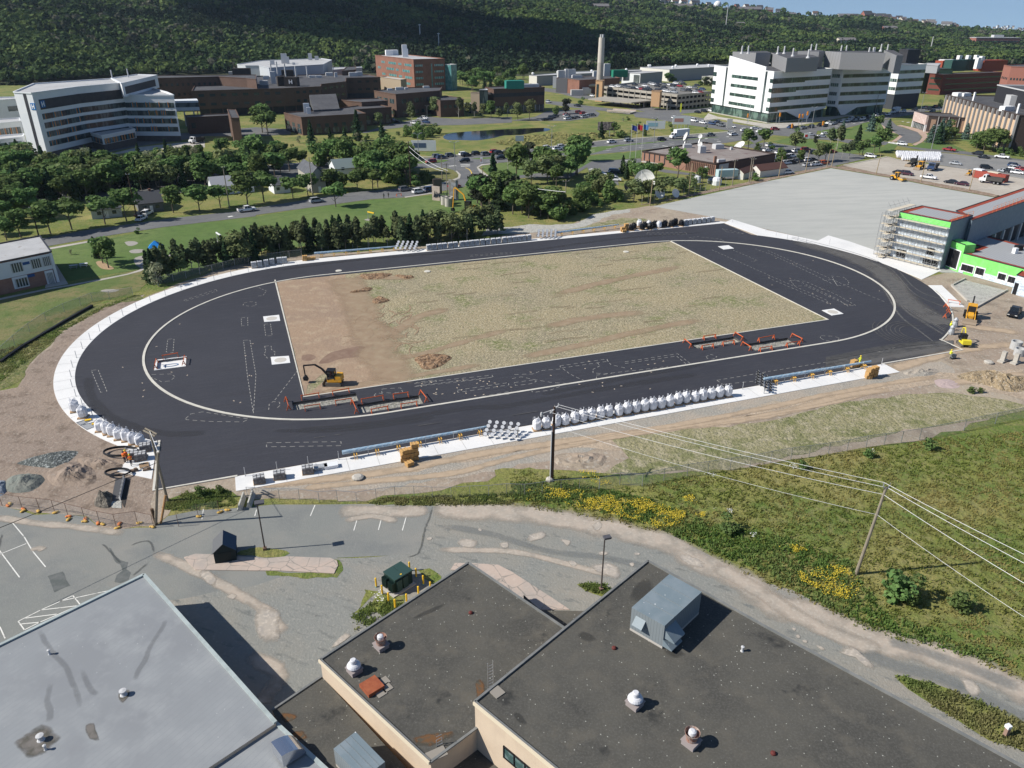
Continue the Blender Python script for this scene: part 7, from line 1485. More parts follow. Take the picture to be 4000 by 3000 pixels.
for i,(q,k,h,l) in enumerate([("a1:480,1248",'s',11,'dark spruce in the meadow left of the brick office corner'),("a1:645,1232",'s',7,'small spruce in the meadow below the brick office'),("a1:880,1215",'s',14,'tall dark spruce before the brick office right end'),("a1:780,1325",'s',11,'dark spruce lowest in the meadow above the highway'),("a1:690,1352",'s',7,'squat spruce beside the lowest meadow spruce'),("a1:1125,1275",'b',7,'dark round bush in the meadow left of the pond'),("a1:565,1350",'o',6,'thin shrub near the highway footpath'),("a1:930,1300",'g',5,'pale twiggy shrub in the meadow left of the pond'),("a1:375,1240",'g',4,'small twiggy shrub at the left of the meadow'),("a1:1090,1220",'s',9,'spruce pair member above the round meadow bush'),("a1:1345,1085",'p',13,'tall bare-stemmed tree at the small hospital lot'),("a1:1545,1000",'o',11,'thin yellow-green tree before the brick clinic'),("a1:1595,1000",'s',10,'narrow spruce before the brick clinic'),("a1:1682,985",'o',8,'pale young tree before the low brick block'),("a1:1752,1020",'p',12,'tall dark thin tree left of the pavilion'),("a1:1835,1003",'o',8,'young tree left of the brick pavilion'),("a1:1888,1010",'p',9,'dark young tree by the pavilion path'),("a1:1962,1015",'o',8,'yellow-green tree at the pavilion corner'),("a1:2030,1022",'d',10,'dense dark tree at the pavilion corner'),("a1:2100,1030",'o',6,'small yellowish tree below the pavilion'),("a1:2170,1020",'p',9,'thin tree below the pavilion glass hall'),("a1:990,1060",'r',8,'dark tree beside the brick office lot'),("a1:1070,1085",'o',7,'yellow-green tree beside the brick office lot'),("a2:50,1040",'o',10,'grey-green tree at the right end of the pavilion'),("a2:150,1030",'o',11,'slender tree by the pavilion glass hall'),("a2:592,905",'b',6,'round bush beside the garage road'),("a2:465,985",'r',10,'dark dense tree on the small parking island'),("a2:380,995",'b',6,'low round tree beside the small parking island'),("a2:770,1198",'s',8,'dark shrub under the torn billboard'),("a2:880,1180",'d',7,'rounded tree right of the torn billboard'),("a2:935,1190",'b',7,'bush right of the torn billboard'),("a2:655,1212",'b',4,'small round bush above the highway'),("a2:1147,1175",'b',4,'round shrub left of the pale blue billboard'),("a2:95,700",'d',16,'big tree left of the long warehouse'),
 ("g:1340,512",'p',9,'pale thin tree on the corner lawn by the junction'),("g:1430,612",'d',13,'broad tree on the corner lawn by the junction'),("g:1590,662",'o',9,'wispy olive tree in the park'),("g:1570,425",'r',9,'dark tree beside the highway near the boulder'),("g:1460,380",'p',7,'thin tree in front of the dark car queue'),("g:1180,800",'s',14,'tall pointed spruce behind the excavator arm'),("g:1060,910",'r',11,'dark conical tree right of the excavator arm'),("g:2085,560",'d',15,'tallest leafy tree beside the highway'),("h:150,790",'d',15,'large leafy tree left of the white parked cars'),("h:200,640",'d',11,'leafy tree just below the highway'),("h:712,700",'b',3,'small clipped bush by the broadcast lot'),("h:640,770",'s',7,'dark spruce beside the broadcast lot cars'),("h:1235,815",'d',11,'tree in front of the brown ribbed wall'),("h:1500,880",'d',6,'small tree beside the white tank'),("h:2085,850",'b',3.5,'shrub between the two sheds'),("h:330,960",'o',8,'wispy tree on the lawn below the parked cars'),
 ("i:45,392",'d',9,'tree at the left end of the office lot'),("i:172,366",'d',9,'tree right of it at the office lot entrance'),("i:432,415",'o',9,'thin tree over the office lot cars'),("i:470,300",'b',6,'dense low tree by the red and white sign'),("i:602,347",'r',4.5,'small reddish tree on the park lawn'),("i:628,492",'o',8,'narrow tree at the office lot edge, left one'),("i:682,485",'d',7.5,'narrow tree at the office lot edge, right one'),("i:720,385",'p',10,'leaning thin tree on the park lawn'),("i:780,390",'p',11,'leaning pale tree on the park lawn, right of the other'),("i:880,465",'p',8,'thin tree at the lot corner left of the white car'),("i:822,462",'p',7,'thinner tree at the lot corner'),("i:945,372",'s',10,'pointed dark tree on the lawn before the side road'),("i:990,442",'d',8,'leafy tree above the lone white car'),("i:965,440",'d',6,'small leafy tree above the lone white car'),("i:1085,415",'d',8,'leafy tree left of the plaza lot, left one'),("i:1130,405",'d',10,'leafy tree left of the plaza lot, right one'),("i:830,225",'u',5,'small blue spruce on the triangular lawn'),("i:1060,240",'u',9,'large blue spruce on the triangular lawn'),("i:1105,235",'d',9,'leafy tree beside the large blue spruce'),("i:1197,272",'u',8,'blue spruce at the right of the triangular lawn'),("i:470,512",'d',6,'small tree inside the office lot'),("i:310,505",'b',7,'bushy tree at the broadcast building corner'),("i:100,640",'b',3,'low shrub by the larger shed'),("i:120,400",'b',4,'hedge clump at the office lot'),("i:240,390",'b',4,'hedge clump right of the office lot entrance'),
 ("b0:840,1015",'s',5.5,'dark spruce left of the wood chip bed'),("b0:940,1100",'d',7.5,'green tree on the wood chip bed, right one'),("b0:890,1060",'d',6.5,'green tree on the wood chip bed, left one'),("b0:1185,805",'b',2.2,'small bush beside the street fence'),("b0:615,985",'g',1.6,'small twiggy shrub near the school'),("b0:1370,1255",'g',6,'leaning bare birch at the left end of the windbreak'),("x:1160,910",'p',8,'thin tree left of the arts centre columns'),("x:1275,930",'p',9,'narrow bare tree before the arts centre')]): sn(q,k,h,l,None)
for i,(q,k,h,l) in enumerate([("d2:1870,835",'b',2.6,'round green shrub above the gravel yard among the flowers'),("d3:1080,1400",'b',3.7,'largest leafy shrub at the lower right meadow'),("d3:1200,1430",'b',3.4,'shrub just right of the largest meadow shrub'),("e3:1640,70",'b',2.6,'low dark shrub right of the largest meadow shrub'),("d3:1380,120",'b',2.0,'dark shrub by the end of the chain link fence'),("d3:860,190",'b',1.6,'dark purple-green shrub below the chain link fence'),("d3:290,290",'b',1.5,'low shrub left below the chain link fence'),("c3:1750,1075",'b',1.4,'small dark shrub on the spoil bank'),("c3:1830,1070",'b',1.1,'smaller shrub right of the dark one on the spoil bank'),("d0:1730,520",'b',1.6,'weedy shrub on the left weed patch'),("d0:1900,500",'b',1.3,'weedy shrub at the right end of the left weed patch')]): sn(q,k,h,l,None,1.25)
belt("b2:60,640 500,660 700,600 900,560 1000,520 850,470 600,540 300,560 60,600",14,'bbb',2.5,5,'on the bank above the track','bank bushes',2.5)
def lowtree(kd):
 if kd=='d':
  d=rng.normal(0,1,(22,3));d/=np.linalg.norm(d,axis=1)[:,None];d[:,2]=np.abs(d[:,2])*.9-.15;P=d*[.42,.42,.4]+[0,0,.6];return quads(P,d+[0,0,.2],.17,.35)
 n=20;t=np.linspace(.05,1,n);a=rng.uniform(0,6.28,n);R=.24*(1-t)+.02;P=np.c_[R*np.cos(a),R*np.sin(a),t*.98];return quads(P,np.c_[np.cos(a),np.sin(a),np.full(n,.4)],.1,.3)*[1,1,1]
LT=[lowtree('d') for _ in range(4)]+[lowtree('s') for _ in range(4)]
VV=[];MI=[];random.seed(9)
y=640.
while y<2900:
 sp_=7.2 if y<1250 else (9.5 if y<1800 else 15);pc=-350.
 while pc<4350:
  yy=y+random.uniform(-.5,.5)*sp_;x=(pc-2000)/3309*yy+random.uniform(-.5,.5)*sp_
  pc+=sp_/yy*3309
  p2=2000+3309*x/yy;y0=np.interp(p2,KN[:,0],K_Y0)
  if yy<y0-12 or yy>np.interp(p2,KN[:,0],KN[:,2])+140: continue
  n1=mnoise.noise(Vector((x/140,yy/140,1)));n2=mnoise.noise(Vector((x/45,yy/45,5)))
  if n2>.42 and n1<.1 and yy>1000: continue
  con=n1+.5*n2+random.uniform(-.3,.3)-(.12 if p2<900 else 0)>0.02
  if p2>2560 and yy>np.interp(p2,KN[:,0],KN[:,2])-420 and random.random()<.94: continue
  h=(random.uniform(8,12) if con else random.uniform(7.5,11.5))*(1 if y<1800 else 1.25);T_=LT[random.randint(4,7) if con else random.randint(0,3)]
  th=random.uniform(0,6.28);c,s=math.cos(th),math.sin(th);V=T_*h*(1.0 if con else [1.05*(sp_/7.2)**.5]*1)[0] if not con else T_*h*[1.25*(sp_/7.2)**.5,1.25*(sp_/7.2)**.5,1]
  V=np.c_[V[:,0]*c-V[:,1]*s,V[:,0]*s+V[:,1]*c,V[:,2]]+[x,yy,tz(x,yy)-.5]
  VV.append(V);mi=1 if con else (2 if n2>.15 or random.random()<.12 else 0)
  if (not con) and n1>-.1 and random.random()<.25: mi=3
  MI.append(np.full(len(V)//4,mi))
 y+=sp_*.85
V=np.vstack(VV);MI=np.concatenate(MI)
ff=lambda n,c,c2: mat(n,tuple(a*1.6 for a in c),.95,layers=[(.02,.4,.62,c2),(.25,.45,.65,tuple(a*.6 for a in c),dict(amt=.7))],spec=.1,trans=.2)
fm=[ff('forest_broadleaf',(.056,.086,.03),(.036,.066,.022)),ff('forest_conifer',(.02,.036,.02),(.028,.042,.022)),ff('forest_light',(.085,.115,.034),(.06,.095,.03)),ff('forest_grey',(.085,.085,.06),(.065,.07,.045))]
fo=link('hillside_forest',npmesh('hillside_forest',V,np.arange(len(V)).reshape(-1,4),fm,MI));tag(fo,'dense mixed forest covering the hillside behind the campus','forest',kind='stuff')
def scatter(name,label,polys,n,s0,s1,m,tall=1.0,cnt=3,jz=.0,cat='plants'):
 C_=[]
 for q,w in polys:
  P=[(p.x,p.y) for p in G(q)];xs=[p[0] for p in P];ys_=[p[1] for p in P];k=0;tr=0
  while k<n*w and tr<n*w*8:
   tr+=1;x=random.uniform(min(xs),max(xs));y=random.uniform(min(ys_),max(ys_))
   if inpoly(x,y,P) and mnoise.noise(Vector((x*.9,y*.9,len(name))))>-.3+.3*random.random(): C_.append((x,y,0));k+=1
 C_=np.array(C_);C_=np.repeat(C_,cnt,0)+rng.normal(0,.16,(len(C_)*cnt,3))*[1,1,0];s=rng.uniform(s0,s1,len(C_));C_[:,2]=s*tall*.8+jz
 a=rng.uniform(0,6.28,len(C_));lean=rng.normal(0,.35,(len(C_),2));t=np.c_[np.cos(a),np.sin(a),np.zeros(len(C_))]*(s*.35)[:,None];up=np.c_[lean*s[:,None],s*tall]
 b=C_.copy();b[:,2]=jz;V=np.stack([b-t,b+t,b+t*.4+up,b-t*.6+up*.9],1).reshape(-1,3)
 o=link(name,npmesh(name,V,np.arange(len(V)).reshape(-1,4),m));tag(o,label,cat,kind='stuff')
def scatblob(name,label,polys,n,s,m,z0,z1):
 C_=[]
 for q,w in polys:
  P=[(p.x,p.y) for p in G(q)];xs=[p[0] for p in P];ys_=[p[1] for p in P];k=0;tr=0
  while k<n*w and tr<n*w*9:
   tr+=1;x=random.uniform(min(xs),max(xs));y=random.uniform(min(ys_),max(ys_))
   if inpoly(x,y,P) and mnoise.noise(Vector((x*.45,y*.45,3)))+.6*mnoise.noise(Vector((x*1.3,y*1.3,7)))+random.uniform(-.45,.3)>.0: C_.append((x,y,random.uniform(z0,z1)));k+=1
 C_=np.array(C_);V=quads(C_,np.tile([0,-.3,1.],(len(C_),1)),s,.35);o=link(name,npmesh(name,V,np.arange(len(V)).reshape(-1,4),m));tag(o,label,'flowers',kind='stuff')
MEAD="d2:0,300 400,330 760,470 1100,440 1400,380 d3:0,250 1050,90 1400,40 2300,-40 p:4200,1650 p:4200,2620 e3:2212,700 1700,490 1100,330 750,200 400,20 d3:0,1290 d2:2000,1200 1700,1020 1400,860 1100,820 800,750 450,680 200,640 0,600"
random.seed(4)
mt=lambda n,c,c2: mat(n,c,.95,layers=[(.12,.42,.6,c2)],trans=.45)
scatter('meadow_grass_tufts','long wind-blown grass covering the meadow at lower right',[(MEAD,1)],13000,.12,.28,mt('tuft_green',(.18,.22,.05),(.32,.28,.1)),cnt=3)
scatter('meadow_weeds','dark leafy weeds along the near edge of the meadow',[("d2:0,560 500,600 900,700 1300,830 1700,1000 2212,1200 d3:400,1438 e3:700,150 1300,350 2000,550 2212,600 1900,420 1000,100 d3:700,1100 200,900 d2:1700,760 1200,560 600,430 0,400",1)],4200,.16,.36,mt('weed_green',(.15,.24,.06),(.2,.26,.085)),cnt=3)
scatter('verge_weeds','weeds growing on the strip beside the parking lot and around the islands',[("d1:980,592 1100,545 1500,535 2212,505 2212,600 1600,608 1100,605",.6),("d0:1420,640 1450,560 1600,500 1800,475 1950,475 2050,600 1700,650",.5),("e3:1090,640 1500,740 1900,900 2212,1040 p:4100,2900 e3:2212,1290 1900,1190 1650,1030 1400,880",.6),("d2:560,1295 780,1290 870,1340 860,1390 650,1340",.15),("e1:830,120 1000,20 1100,-20 1290,30 950,220 880,250",.12),("c0:1200,0 850,150 560,310 300,520 0,760 -60,500 300,400 900,100",.8)],2600,.12,.3,mt('weed_green2',(.18,.24,.07),(.27,.26,.11)),cnt=3)
scatblob('yellow_wildflowers','yellow wildflowers massed along the meadow edge above the gravel yard',[("d2:560,320 700,320 830,370 860,440 760,450 600,380",.12),("d2:90,520 200,460 400,470 620,490 600,560 350,560 130,580",.16),("d2:440,600 620,570 820,530 1000,570 1150,560 1300,620 1500,680 1480,760 1400,800 1250,820 1050,740 850,700 640,660 480,620",1),("d2:1450,560 1560,530 1600,600 1500,590",.06),("d2:1580,690 1680,680 1660,720 1590,715",.04),("d3:250,1200 420,1170 600,1140 700,1180 780,1300 830,1420 700,1438 500,1400 400,1330 270,1270",.4),("d3:60,990 200,950 350,1010 200,1040",.06)],2600,.045,mat('yellow_petals',(.55,.42,.04),.8),.25,.5)
scatblob('white_wildflowers','scattered white wildflowers in the meadow and by the transformer',[("d2:1740,660 1900,670 1900,710 1800,720",.3),("d2:1650,360 1760,365 1740,385",.15),("e1:1000,-30 1080,-60 1120,30 1050,50",.3),("d3:180,280 260,280 230,320 180,310",.15),("d3:885,150 920,150 910,180",.06),("d2:2050,870 2110,880 2080,910",.1)],200,.05,mat('white_petals',(.6,.6,.55),.8),.4,.8)
scatblob('pond_reeds','pale reeds and golden weeds in the meadow around the pond',[("g:1300,190 1800,120 2212,120 h:600,330 900,300 1000,290 900,330 500,390 g:2000,230 1400,250 1200,230",1)],1000,.55,mat('reed_gold',(.2,.19,.07),.95),.2,.8)
def heap(q,h,m,name,label,seed=1,K=7,lump=.35,fr=1.2):
 P=rough(sm([Vector((p.x,p.y,0)) for p in G(q)],3,True),1,.3,seed);c=sum(P,Vector((0,0)))/len(P);n=len(P);mb=MB();vs=[];fs=[]
 for k in range(K+1):
  for p in P:
   t=k/K;w=c.lerp(p,1-t);z=h*(1-(1-t)**1.6)*(1+lump*mnoise.noise(Vector((w.x*fr,w.y*fr,seed))))+(.25*lump*mnoise.noise(Vector((w.x*3,w.y*3,seed))) if 0<k else -.05);vs.append((w.x-c.x,w.y-c.y,max(z,.0)))
 for k in range(K):
  for i in range(n): fs.append((k*n+i,k*n+(i+1)%n,(k+1)*n+(i+1)%n,(k+1)*n+i))
 mb.add(vs,fs);o=mb.obj(name,m);o.location=(c.x,c.y,.02);tag(o,label,'heap');return o
m_gst=mat('grey_crushed_stone',(.25,.27,.26),1,layers=[(2.6,.12,.3,(.1,.11,.105),dict(kind='v')),(3,.5,.65,(.42,.44,.42),dict(detail=6))],bump=(3,.4))
m_snd=mat('grey_green_sand',(.17,.185,.165),1,layers=[(.5,.4,.65,(.22,.22,.19)),(3,.5,.7,(.13,.14,.125))],bump=(2,.15))
m_spo=mat('dark_spoil',(.11,.1,.085),1,layers=[(2,.45,.6,(.2,.18,.15),dict(detail=8))],bump=(2,.5))
heap("d0:150,240 250,200 400,170 520,140 650,135 670,160 600,230 480,285 300,270 180,255",.7,m_gst,'gravel_heap','long low heap of grey crushed stone on the dirt at left')
heap("d0:50,400 120,350 230,335 350,345 390,390 330,450 250,490 120,500 40,470",1.0,m_snd,'sand_heap','grey-green sand heap below the crushed stone at far left',3)
heap("d0:-80,420 0,390 60,400 50,490 0,530 -80,530",.7,mat('bluish_stone',(.22,.25,.29),1,layers=[(3,.4,.7,(.3,.33,.36))]),'sand_heap','bluish stone heap cut by the left edge',4)
heap("d0:400,330 500,260 650,230 780,260 830,340 800,420 600,440 450,430",.8,m_dirtL,'earth_heap','low churned brown earth heap beside the sand heap',5,7,.9,.7)
heap("d0:820,590 850,520 920,490 970,510 970,580 940,630 850,625",1.1,m_spo,'spoil_heap','dark broken spoil heap left of the drainage trench',6,6,.8,1.4)
heap("d0:640,210 800,190 1000,230 1080,290 900,300 700,270",.6,m_dirtL,'earth_heap','low brown earth ridge left of the workers',9,6,.9,.7)
heap("c3:1630,930 1800,880 2000,900 2212,960 p:4120,1500 c3:2212,1060 2050,1060 1900,1010 1750,980",1.3,mat('ochre_rubble',(.34,.26,.16),1,layers=[(2,.45,.6,(.22,.17,.11),dict(detail=8)),(3,.55,.65,(.48,.42,.33),dict(detail=8))],bump=(2,.5)),'rubble_heap','ochre broken rubble bank at the right edge',7,6,.7,1.2)
heap("c3:1170,890 1300,870 1450,865 1470,900 1350,930 1200,920",.5,m_rubble,'rubble_heap','stony ridge behind the right crate stacks',8,5,.7,1.2)
heap("c3:1450,960 1560,955 1650,980 1640,1030 1500,1030 1440,990",.12,mat('pinkish_powder',(.42,.33,.31),1),'powder_heap','flat pinkish patch of spilled stone dust at right',2,4)
heap("d2:380,170 600,150 800,170 780,270 600,290 400,260",.35,m_dirt,'earth_heap','rutted earth bank right of the dark utility pole',11,6,.9,1.0)
# ================================================================ VEHICLES
CC={'w':(.75,.75,.75),'s':(.38,.4,.42),'g':(.13,.14,.15),'k':(.012,.013,.016),'r':(.3,.02,.025),'b':(.03,.06,.14),'n':(.06,.012,.02),'o':(.6,.12,.03),'t':(.25,.3,.3)}
CN={'w':'white','s':'silver','g':'grey','k':'black','r':'red','b':'dark blue','n':'maroon','o':'orange','t':'pale grey-green'}
def paint(c): return mat('car_paint_'+CN[c].replace(' ','_'),CC[c],.3,spec=.6)
m_cg=mat('car_glass',(.012,.015,.018),.08,spec=.8);m_ty=mat('tyre_rubber',(.015,.015,.015),.9);m_rim=mat('wheel_rim',(.35,.35,.36),.4,metal=.5);m_hl=mat('headlight_lens',(.7,.7,.68),.2);m_tl=mat('tail_light',(.35,.01,.01),.3)
SH={'c':(4.6,1.8,1.42,.72,[(-2.3,.35),(-2.3,.8),(-2.1,.92),(-1.2,.95),(1.0,.9),(1.9,.8),(2.25,.62),(2.3,.35)],[(-1.9,.93),(-1.1,1.40),(.3,1.42),(1.15,.9)]),
 'u':(4.6,1.86,1.7,.76,[(-2.3,.4),(-2.3,.95),(-2.2,1.05),(-1.2,1.05),(1.2,1.02),(2.0,.93),(2.28,.72),(2.3,.4)],[(-2.22,1.04),(-1.95,1.62),(.45,1.68),(1.3,1.02)]),
 'p':(5.6,1.95,1.8,.9,[(-2.8,.5),(-2.8,1.12),(-.9,1.12),(-.8,1.12),(1.5,1.1),(2.5,1.02),(2.78,.85),(2.8,.5)],[(-.85,1.1),(-.65,1.74),(.8,1.76),(1.5,1.08)]),
 'v':(5.2,2.0,2.1,.8,[(-2.6,.4),(-2.6,1.2),(-2.5,1.3),(-1.2,1.3),(1.2,1.2),(2.2,1.05),(2.55,.8),(2.6,.4)],[(-2.5,1.28),(-2.4,2.0),(1.0,2.05),(1.9,1.15)])}
CM={}
def carmesh(tp,c,lo=False):
 k=(tp,c,lo)
 if k in CM: return CM[k]
 L,w,h,ov,pr,gl=SH[tp];w2=w/2;out={}
 def ext(mb,P,wb,wt,zb,zt):
  n=len(P);f=lambda z:wb+(wt-wb)*max(0,min(1,(z-zb)/(zt-zb)));mb.add([(x,-f(z),z) for x,z in P]+[(x,f(z),z) for x,z in P],[tuple(range(n)),tuple(reversed(range(n,2*n)))]+[(i,i+n,(i+1)%n+n,(i+1)%n) for i in range(n)])
 b=MB();ext(b,pr,w2,w2-.1,.5,1.05)
 g=MB();ext(g,gl,w2-.1,w2-.3,gl[0][1],gl[1][1])
 r=MB();x0,z0=gl[1];x1,z1=gl[2];r.box(x0+.02,x1-.1,-(w2-.3),w2-.3,z1-.01,z1+.04)
 for x,zz in (gl[1],gl[2]):
  pass
 for sy in (-1,1):
  for (xa,za),(xb,zb) in ((gl[0],gl[1]),(gl[2],gl[3]),((x0+x1)/2,0) and (((x0+x1)/2-.05,gl[0][1]),((x0+x1)/2,gl[1][1]))):
   ya=w2-.1;yb=w2-.3;r.beam((xa,sy*ya,za),(xb,sy*yb,zb),.09,.09)
 wh=[]
 for sx in (-1,1):
  for sy in (-1,1):
   x=sx*(L/2-ov-.1);y=sy*(w2-.08);t=MB();R=.34 if tp in 'cu' else .4;t.tube([(0,-.11,0),(0,.11,0)],R,12);q=MB();q.tube([(0,sy*.1,0),(0,sy*.125,0)],R*.6,8);wh.append((x,y,R,t,q))
 if lo:
  m=MB()
  for mi,mb in ((0,b),(1,g),(0,r)): m.m=mi;m.add(mb.v,mb.f)
  m.m=2
  for x,y,R,t,q in wh: m.add([(v[0]+x,v[1]+y,v[2]+R) for v in t.v],t.f)
  out=m.mesh('car_shell',[paint(c),m_cg,m_ty])
 else:
  if tp=='p':
   b2=MB();b2.m=0;b2.box(-2.65,-.98,-(w2-.22),w2-.22,1.125,1.13);out['bed']=b2.mesh('bed',m_black)
  out['b']=b.mesh('body',paint(c));out['g']=g.mesh('windows',m_cg);out['r']=r.mesh('roof',paint(c));out['w']=[(x,y,R,t.mesh('tyre',m_ty),q.mesh('rim',m_rim)) for x,y,R,t,q in wh]
  hm=MB();hm.box(0,.05,-.2,.2,0,.14);out['h']=hm.mesh('headlight',m_hl);out['t']=hm.mesh('tail_light',m_tl)
 CM[k]=out;return out
TN={'c':'car','u':'suv','p':'pickup_truck','v':'van'};TW={'c':'car','u':'SUV','p':'pickup truck','v':'van'}
def car(p,rz,tp,c,label,group=None,lo=None):
 if lo is None: lo=p.y>330
 m=carmesh(tp,c,lo)
 if lo:
  o=link(TN[tp],m,None,p);o.rotation_euler=(0,0,rz);return tag(o,label,TW[tp],group)
 t=thing(TN[tp],label,TW[tp],p,rz,group);link('body',m['b'],t);link('windows',m['g'],t);link('roof',m['r'],t)
 if 'bed' in m: link('bed',m['bed'],t)
 for x,y,R,a,b in m['w']: w=link('wheel',a,t,(x,y,R));link('rim',b,w)
 L,w=SH[tp][:2]
 for sy in (-1,1): link('headlight',m['h'],t,(L/2-.06,sy*(w/2-.3),.66));link('tail_light',m['t'],t,(-L/2,sy*(w/2-.3),.7))
 return t
def row(where,hd,lst,z=.07,flip=False,key=None,turn=0):
 "cars of one queue or row; hd = two picture points giving the direction they face"
 a,b=G(hd,z);rz=math.atan2((b-a).y,(b-a).x)+turn;key=key or hd.split(':')[0];it=[]
 for s in lst.split():
  q,c,tp=s.split('/');r2=0
  if tp[-1]=='-': r2=math.pi;tp=tp[:-1]
  elif tp[-1] in '<>': r2={'<':.5,'>':-.5}[tp[-1]];tp=tp[:-1]
  it.append((px(key+':'+q)[0],c,tp,r2))
 it.sort(key=lambda i:i[0][0]);cnt={}
 for P_,c,tp,r2 in it:
  k=(c,tp);cnt[k]=cnt.get(k,0)+1;tot=sum(1 for i in it if (i[1],i[2])==k)
  l='%s %s%s %s'%(CN[c],TW[tp],(', %s such from left,'%nth(cnt[k])) if tot>1 else '',where)
  car(G1(P_,z),rz+r2,tp,c,l,'vehicles '+where)
row('in the far lane by the junction',"g:140,400 520,360","170,390/w/v 225,412/w/u 300,385/w/u 380,405/g/u 577,375/g/u 620,385/b/u 715,365/g/u 865,352/w/u 890,362/k/u 1000,345/k/u 1100,350/g/u 1197,327/r/u 1243,337/k/u 1355,315/g/p 1390,325/k/u")
row('on the near lanes by the highway junction',"g:300,460 700,430","508,435/r/u- 868,425/k/u- 1260,392/k/u-")
row('driving on the far lanes of the highway',"h:0,480 1150,385","280,462/n/u 525,440/w/u 707,425/s/u 1065,412/k/u g:0,0/w/u".replace(' g:0,0/w/u',''))
row('passing the tall highway lamp',"g:1655,300 2212,250","1762,282/w/u 1875,292/w/u 1918,270/w/u")
row('on the highway right of the box truck',"h:1150,385 1860,330","1585,365/g/p 1820,345/s/u 1840,358/w/u")
row('at the signals left of the intersection',"h:1190,180 1700,270","1205,180/w/u 1320,195/g/p 1335,182/r/c 1410,208/w/v 1510,230/w/u 1607,240/b/u 1700,258/g/p 1670,225/b/u 1690,230/k/c 1820,270/w/c")
row('crossing the main intersection',"i:60,230 300,225","103,222/w/c 150,250/w/u 270,230/r/u 20,240/w/u 562,275/w/c 655,288/w/c 690,268/w/c")
row('in the queue right of the intersection',"i:380,220 1000,110","395,213/b/u- 440,218/k/c- 500,220/g/p- 565,210/k/u- 640,197/k/u- 680,200/k/c- 712,177/w/c- 740,185/s/c- 760,180/g/c- 785,168/k/u- 820,165/w/u- 842,158/w/c- 870,160/w/u- 895,148/w/v- 925,157/g/u- 942,143/g/u- 992,145/w/u- 1037,128/k/u- 1070,133/g/u- 1107,115/w/p- 1137,120/g/u- 1160,105/g/u- 1202,108/w/u-")
row('beyond the white box truck',"x:560,930 1180,850","718,912/w/u- 860,890/k/u- 985,865/s/u- 1030,880/k/u- 1080,910/g/u- 1110,855/k/u-")
row('in the broadcast building lot',"h:430,830 560,850","340,800/s/u< 410,795/w/u< 440,812/b/u< 490,822/w/u< 530,832/w/u< 560,848/w/u< 550,760/w/u< 575,765/k/u<",.06)
row('in the office lot back rows',"i:200,360 600,330","230,365/w/u 208,405/w/c 448,412/w/u 522,400/r/u 585,425/k/u 308,425/w/c 380,425/k/u 402,455/w/u 268,470/w/c 365,465/g/u 742,418/r/c",.05)
row('in the office lot front rows',"i:330,500 700,470","360,512/w/u 405,505/k/c 460,495/g/u 540,488/w/u 580,485/k/c 500,488/k/c 540,528/s/c 600,525/w/p 632,515/g/c 672,512/o/u 375,590/w/u",.05)
row('alone on the lane before the gravel yard',"i:1020,440 1100,450","1058,455/w/u",.07)
row('on the road before the arts centre',"j:160,170 700,230","262,185/w/u 650,232/r/p- 885,262/k/u- 1085,292/w/p-",.07)
row('in the lot behind the red container',"j:700,340 1200,400","703,345/s/c 937,293/k/c 955,380/k/u< 1185,365/b/u 1193,388/w/u 1243,395/r/c 1103,408/s/c 1160,415/k/u 1212,422/w/u",.07)
row('on the gravel yard',"j:440,455 780,500","235,422/k/c 300,432/n/u 478,462/w/p 662,500/k/c- 753,515/n/c-",.07)
row('on the street beside the playing field',"b1:480,540 1300,430","525,532/s/u 1290,432/g/u 1407,452/w/u 1505,435/b/u 1715,405/r/u",.05)
row('on the street below the bungalows',"b0:1500,690 2212,600","2135,610/w/p",.05)
row('in the bungalow driveway',"b0:1150,690 1250,640","1225,685/w/c 1275,640/w/u 1215,650/k/c",.05)
row('parked on the grass by the street',"b1:400,440 600,430","510,440/s/c",.05)
row('parked before the brick clinic',"z:1520,680 1620,690","1555,672/b/u 1575,680/w/c 1610,690/k/c 1830,660/s/c 1865,652/w/u 1770,700/w/u 1880,690/b/u",.05)
row('in the round pavilion lot',"y:560,650 880,620","600,655/w/u 650,650/k/c 700,640/g/c 720,585/r/u 770,598/r/u 780,635/s/u 820,620/w/u 870,618/g/u 590,610/r/c 590,622/s/c 460,632/k/p 430,640/g/u 360,665/k/c 400,662/k/c",.05)
row('on the garage access road',"y:360,470 900,560","393,472/s/u 705,515/k/p 870,408/w/u 2005,585/k/c 2075,575/k/u 2160,572/w/v",.05)
row('on the garage roof deck',"y:1060,300 1500,340","1085,308/w/u 1145,305/w/u 1180,302/g/u 1220,300/k/u 1232,315/g/u 1262,320/g/u 1315,328/k/u 1360,318/w/c 1385,330/s/c 1405,335/r/u 1440,345/k/u 1470,330/g/u 1490,345/k/u 1327,288/k/u 1437,300/w/u 1500,275/s/u 1530,285/w/u 1575,285/k/u 1570,305/k/u 1640,285/g/u 1645,320/k/u 1625,345/k/u 1655,355/w/u 1680,360/w/u 1755,368/s/u 1742,325/s/u 1710,290/w/u 1740,295/k/u 1785,298/k/u 1815,302/r/u 1770,272/w/u 1830,262/g/u 1855,282/k/u 1850,348/g/u 1910,350/k/u 1920,315/w/c 1975,318/g/u 2000,298/k/u 2012,358/k/u 2058,338/b/u 1985,375/w/u 2030,370/r/u 1575,348/k/u",HG+.05)
row('parked on the site dirt beside the yellow backhoe',"u:2120,1100 2020,1240","2065,1215/k/p",.04)
def wheels(t,xs,y,R,w=.3):
 for x in xs:
  for s in (-1,1):
   mb=MB();mb.tube([(x,s*y-w/2,R),(x,s*y+w/2,R)],R,14);q=mb.obj('wheel',m_ty,t);mb=MB();mb.tube([(x,s*(y+w/2),R),(x,s*(y+w/2+.03),R)],R*.55,8);mb.obj('rim',m_rim,q)
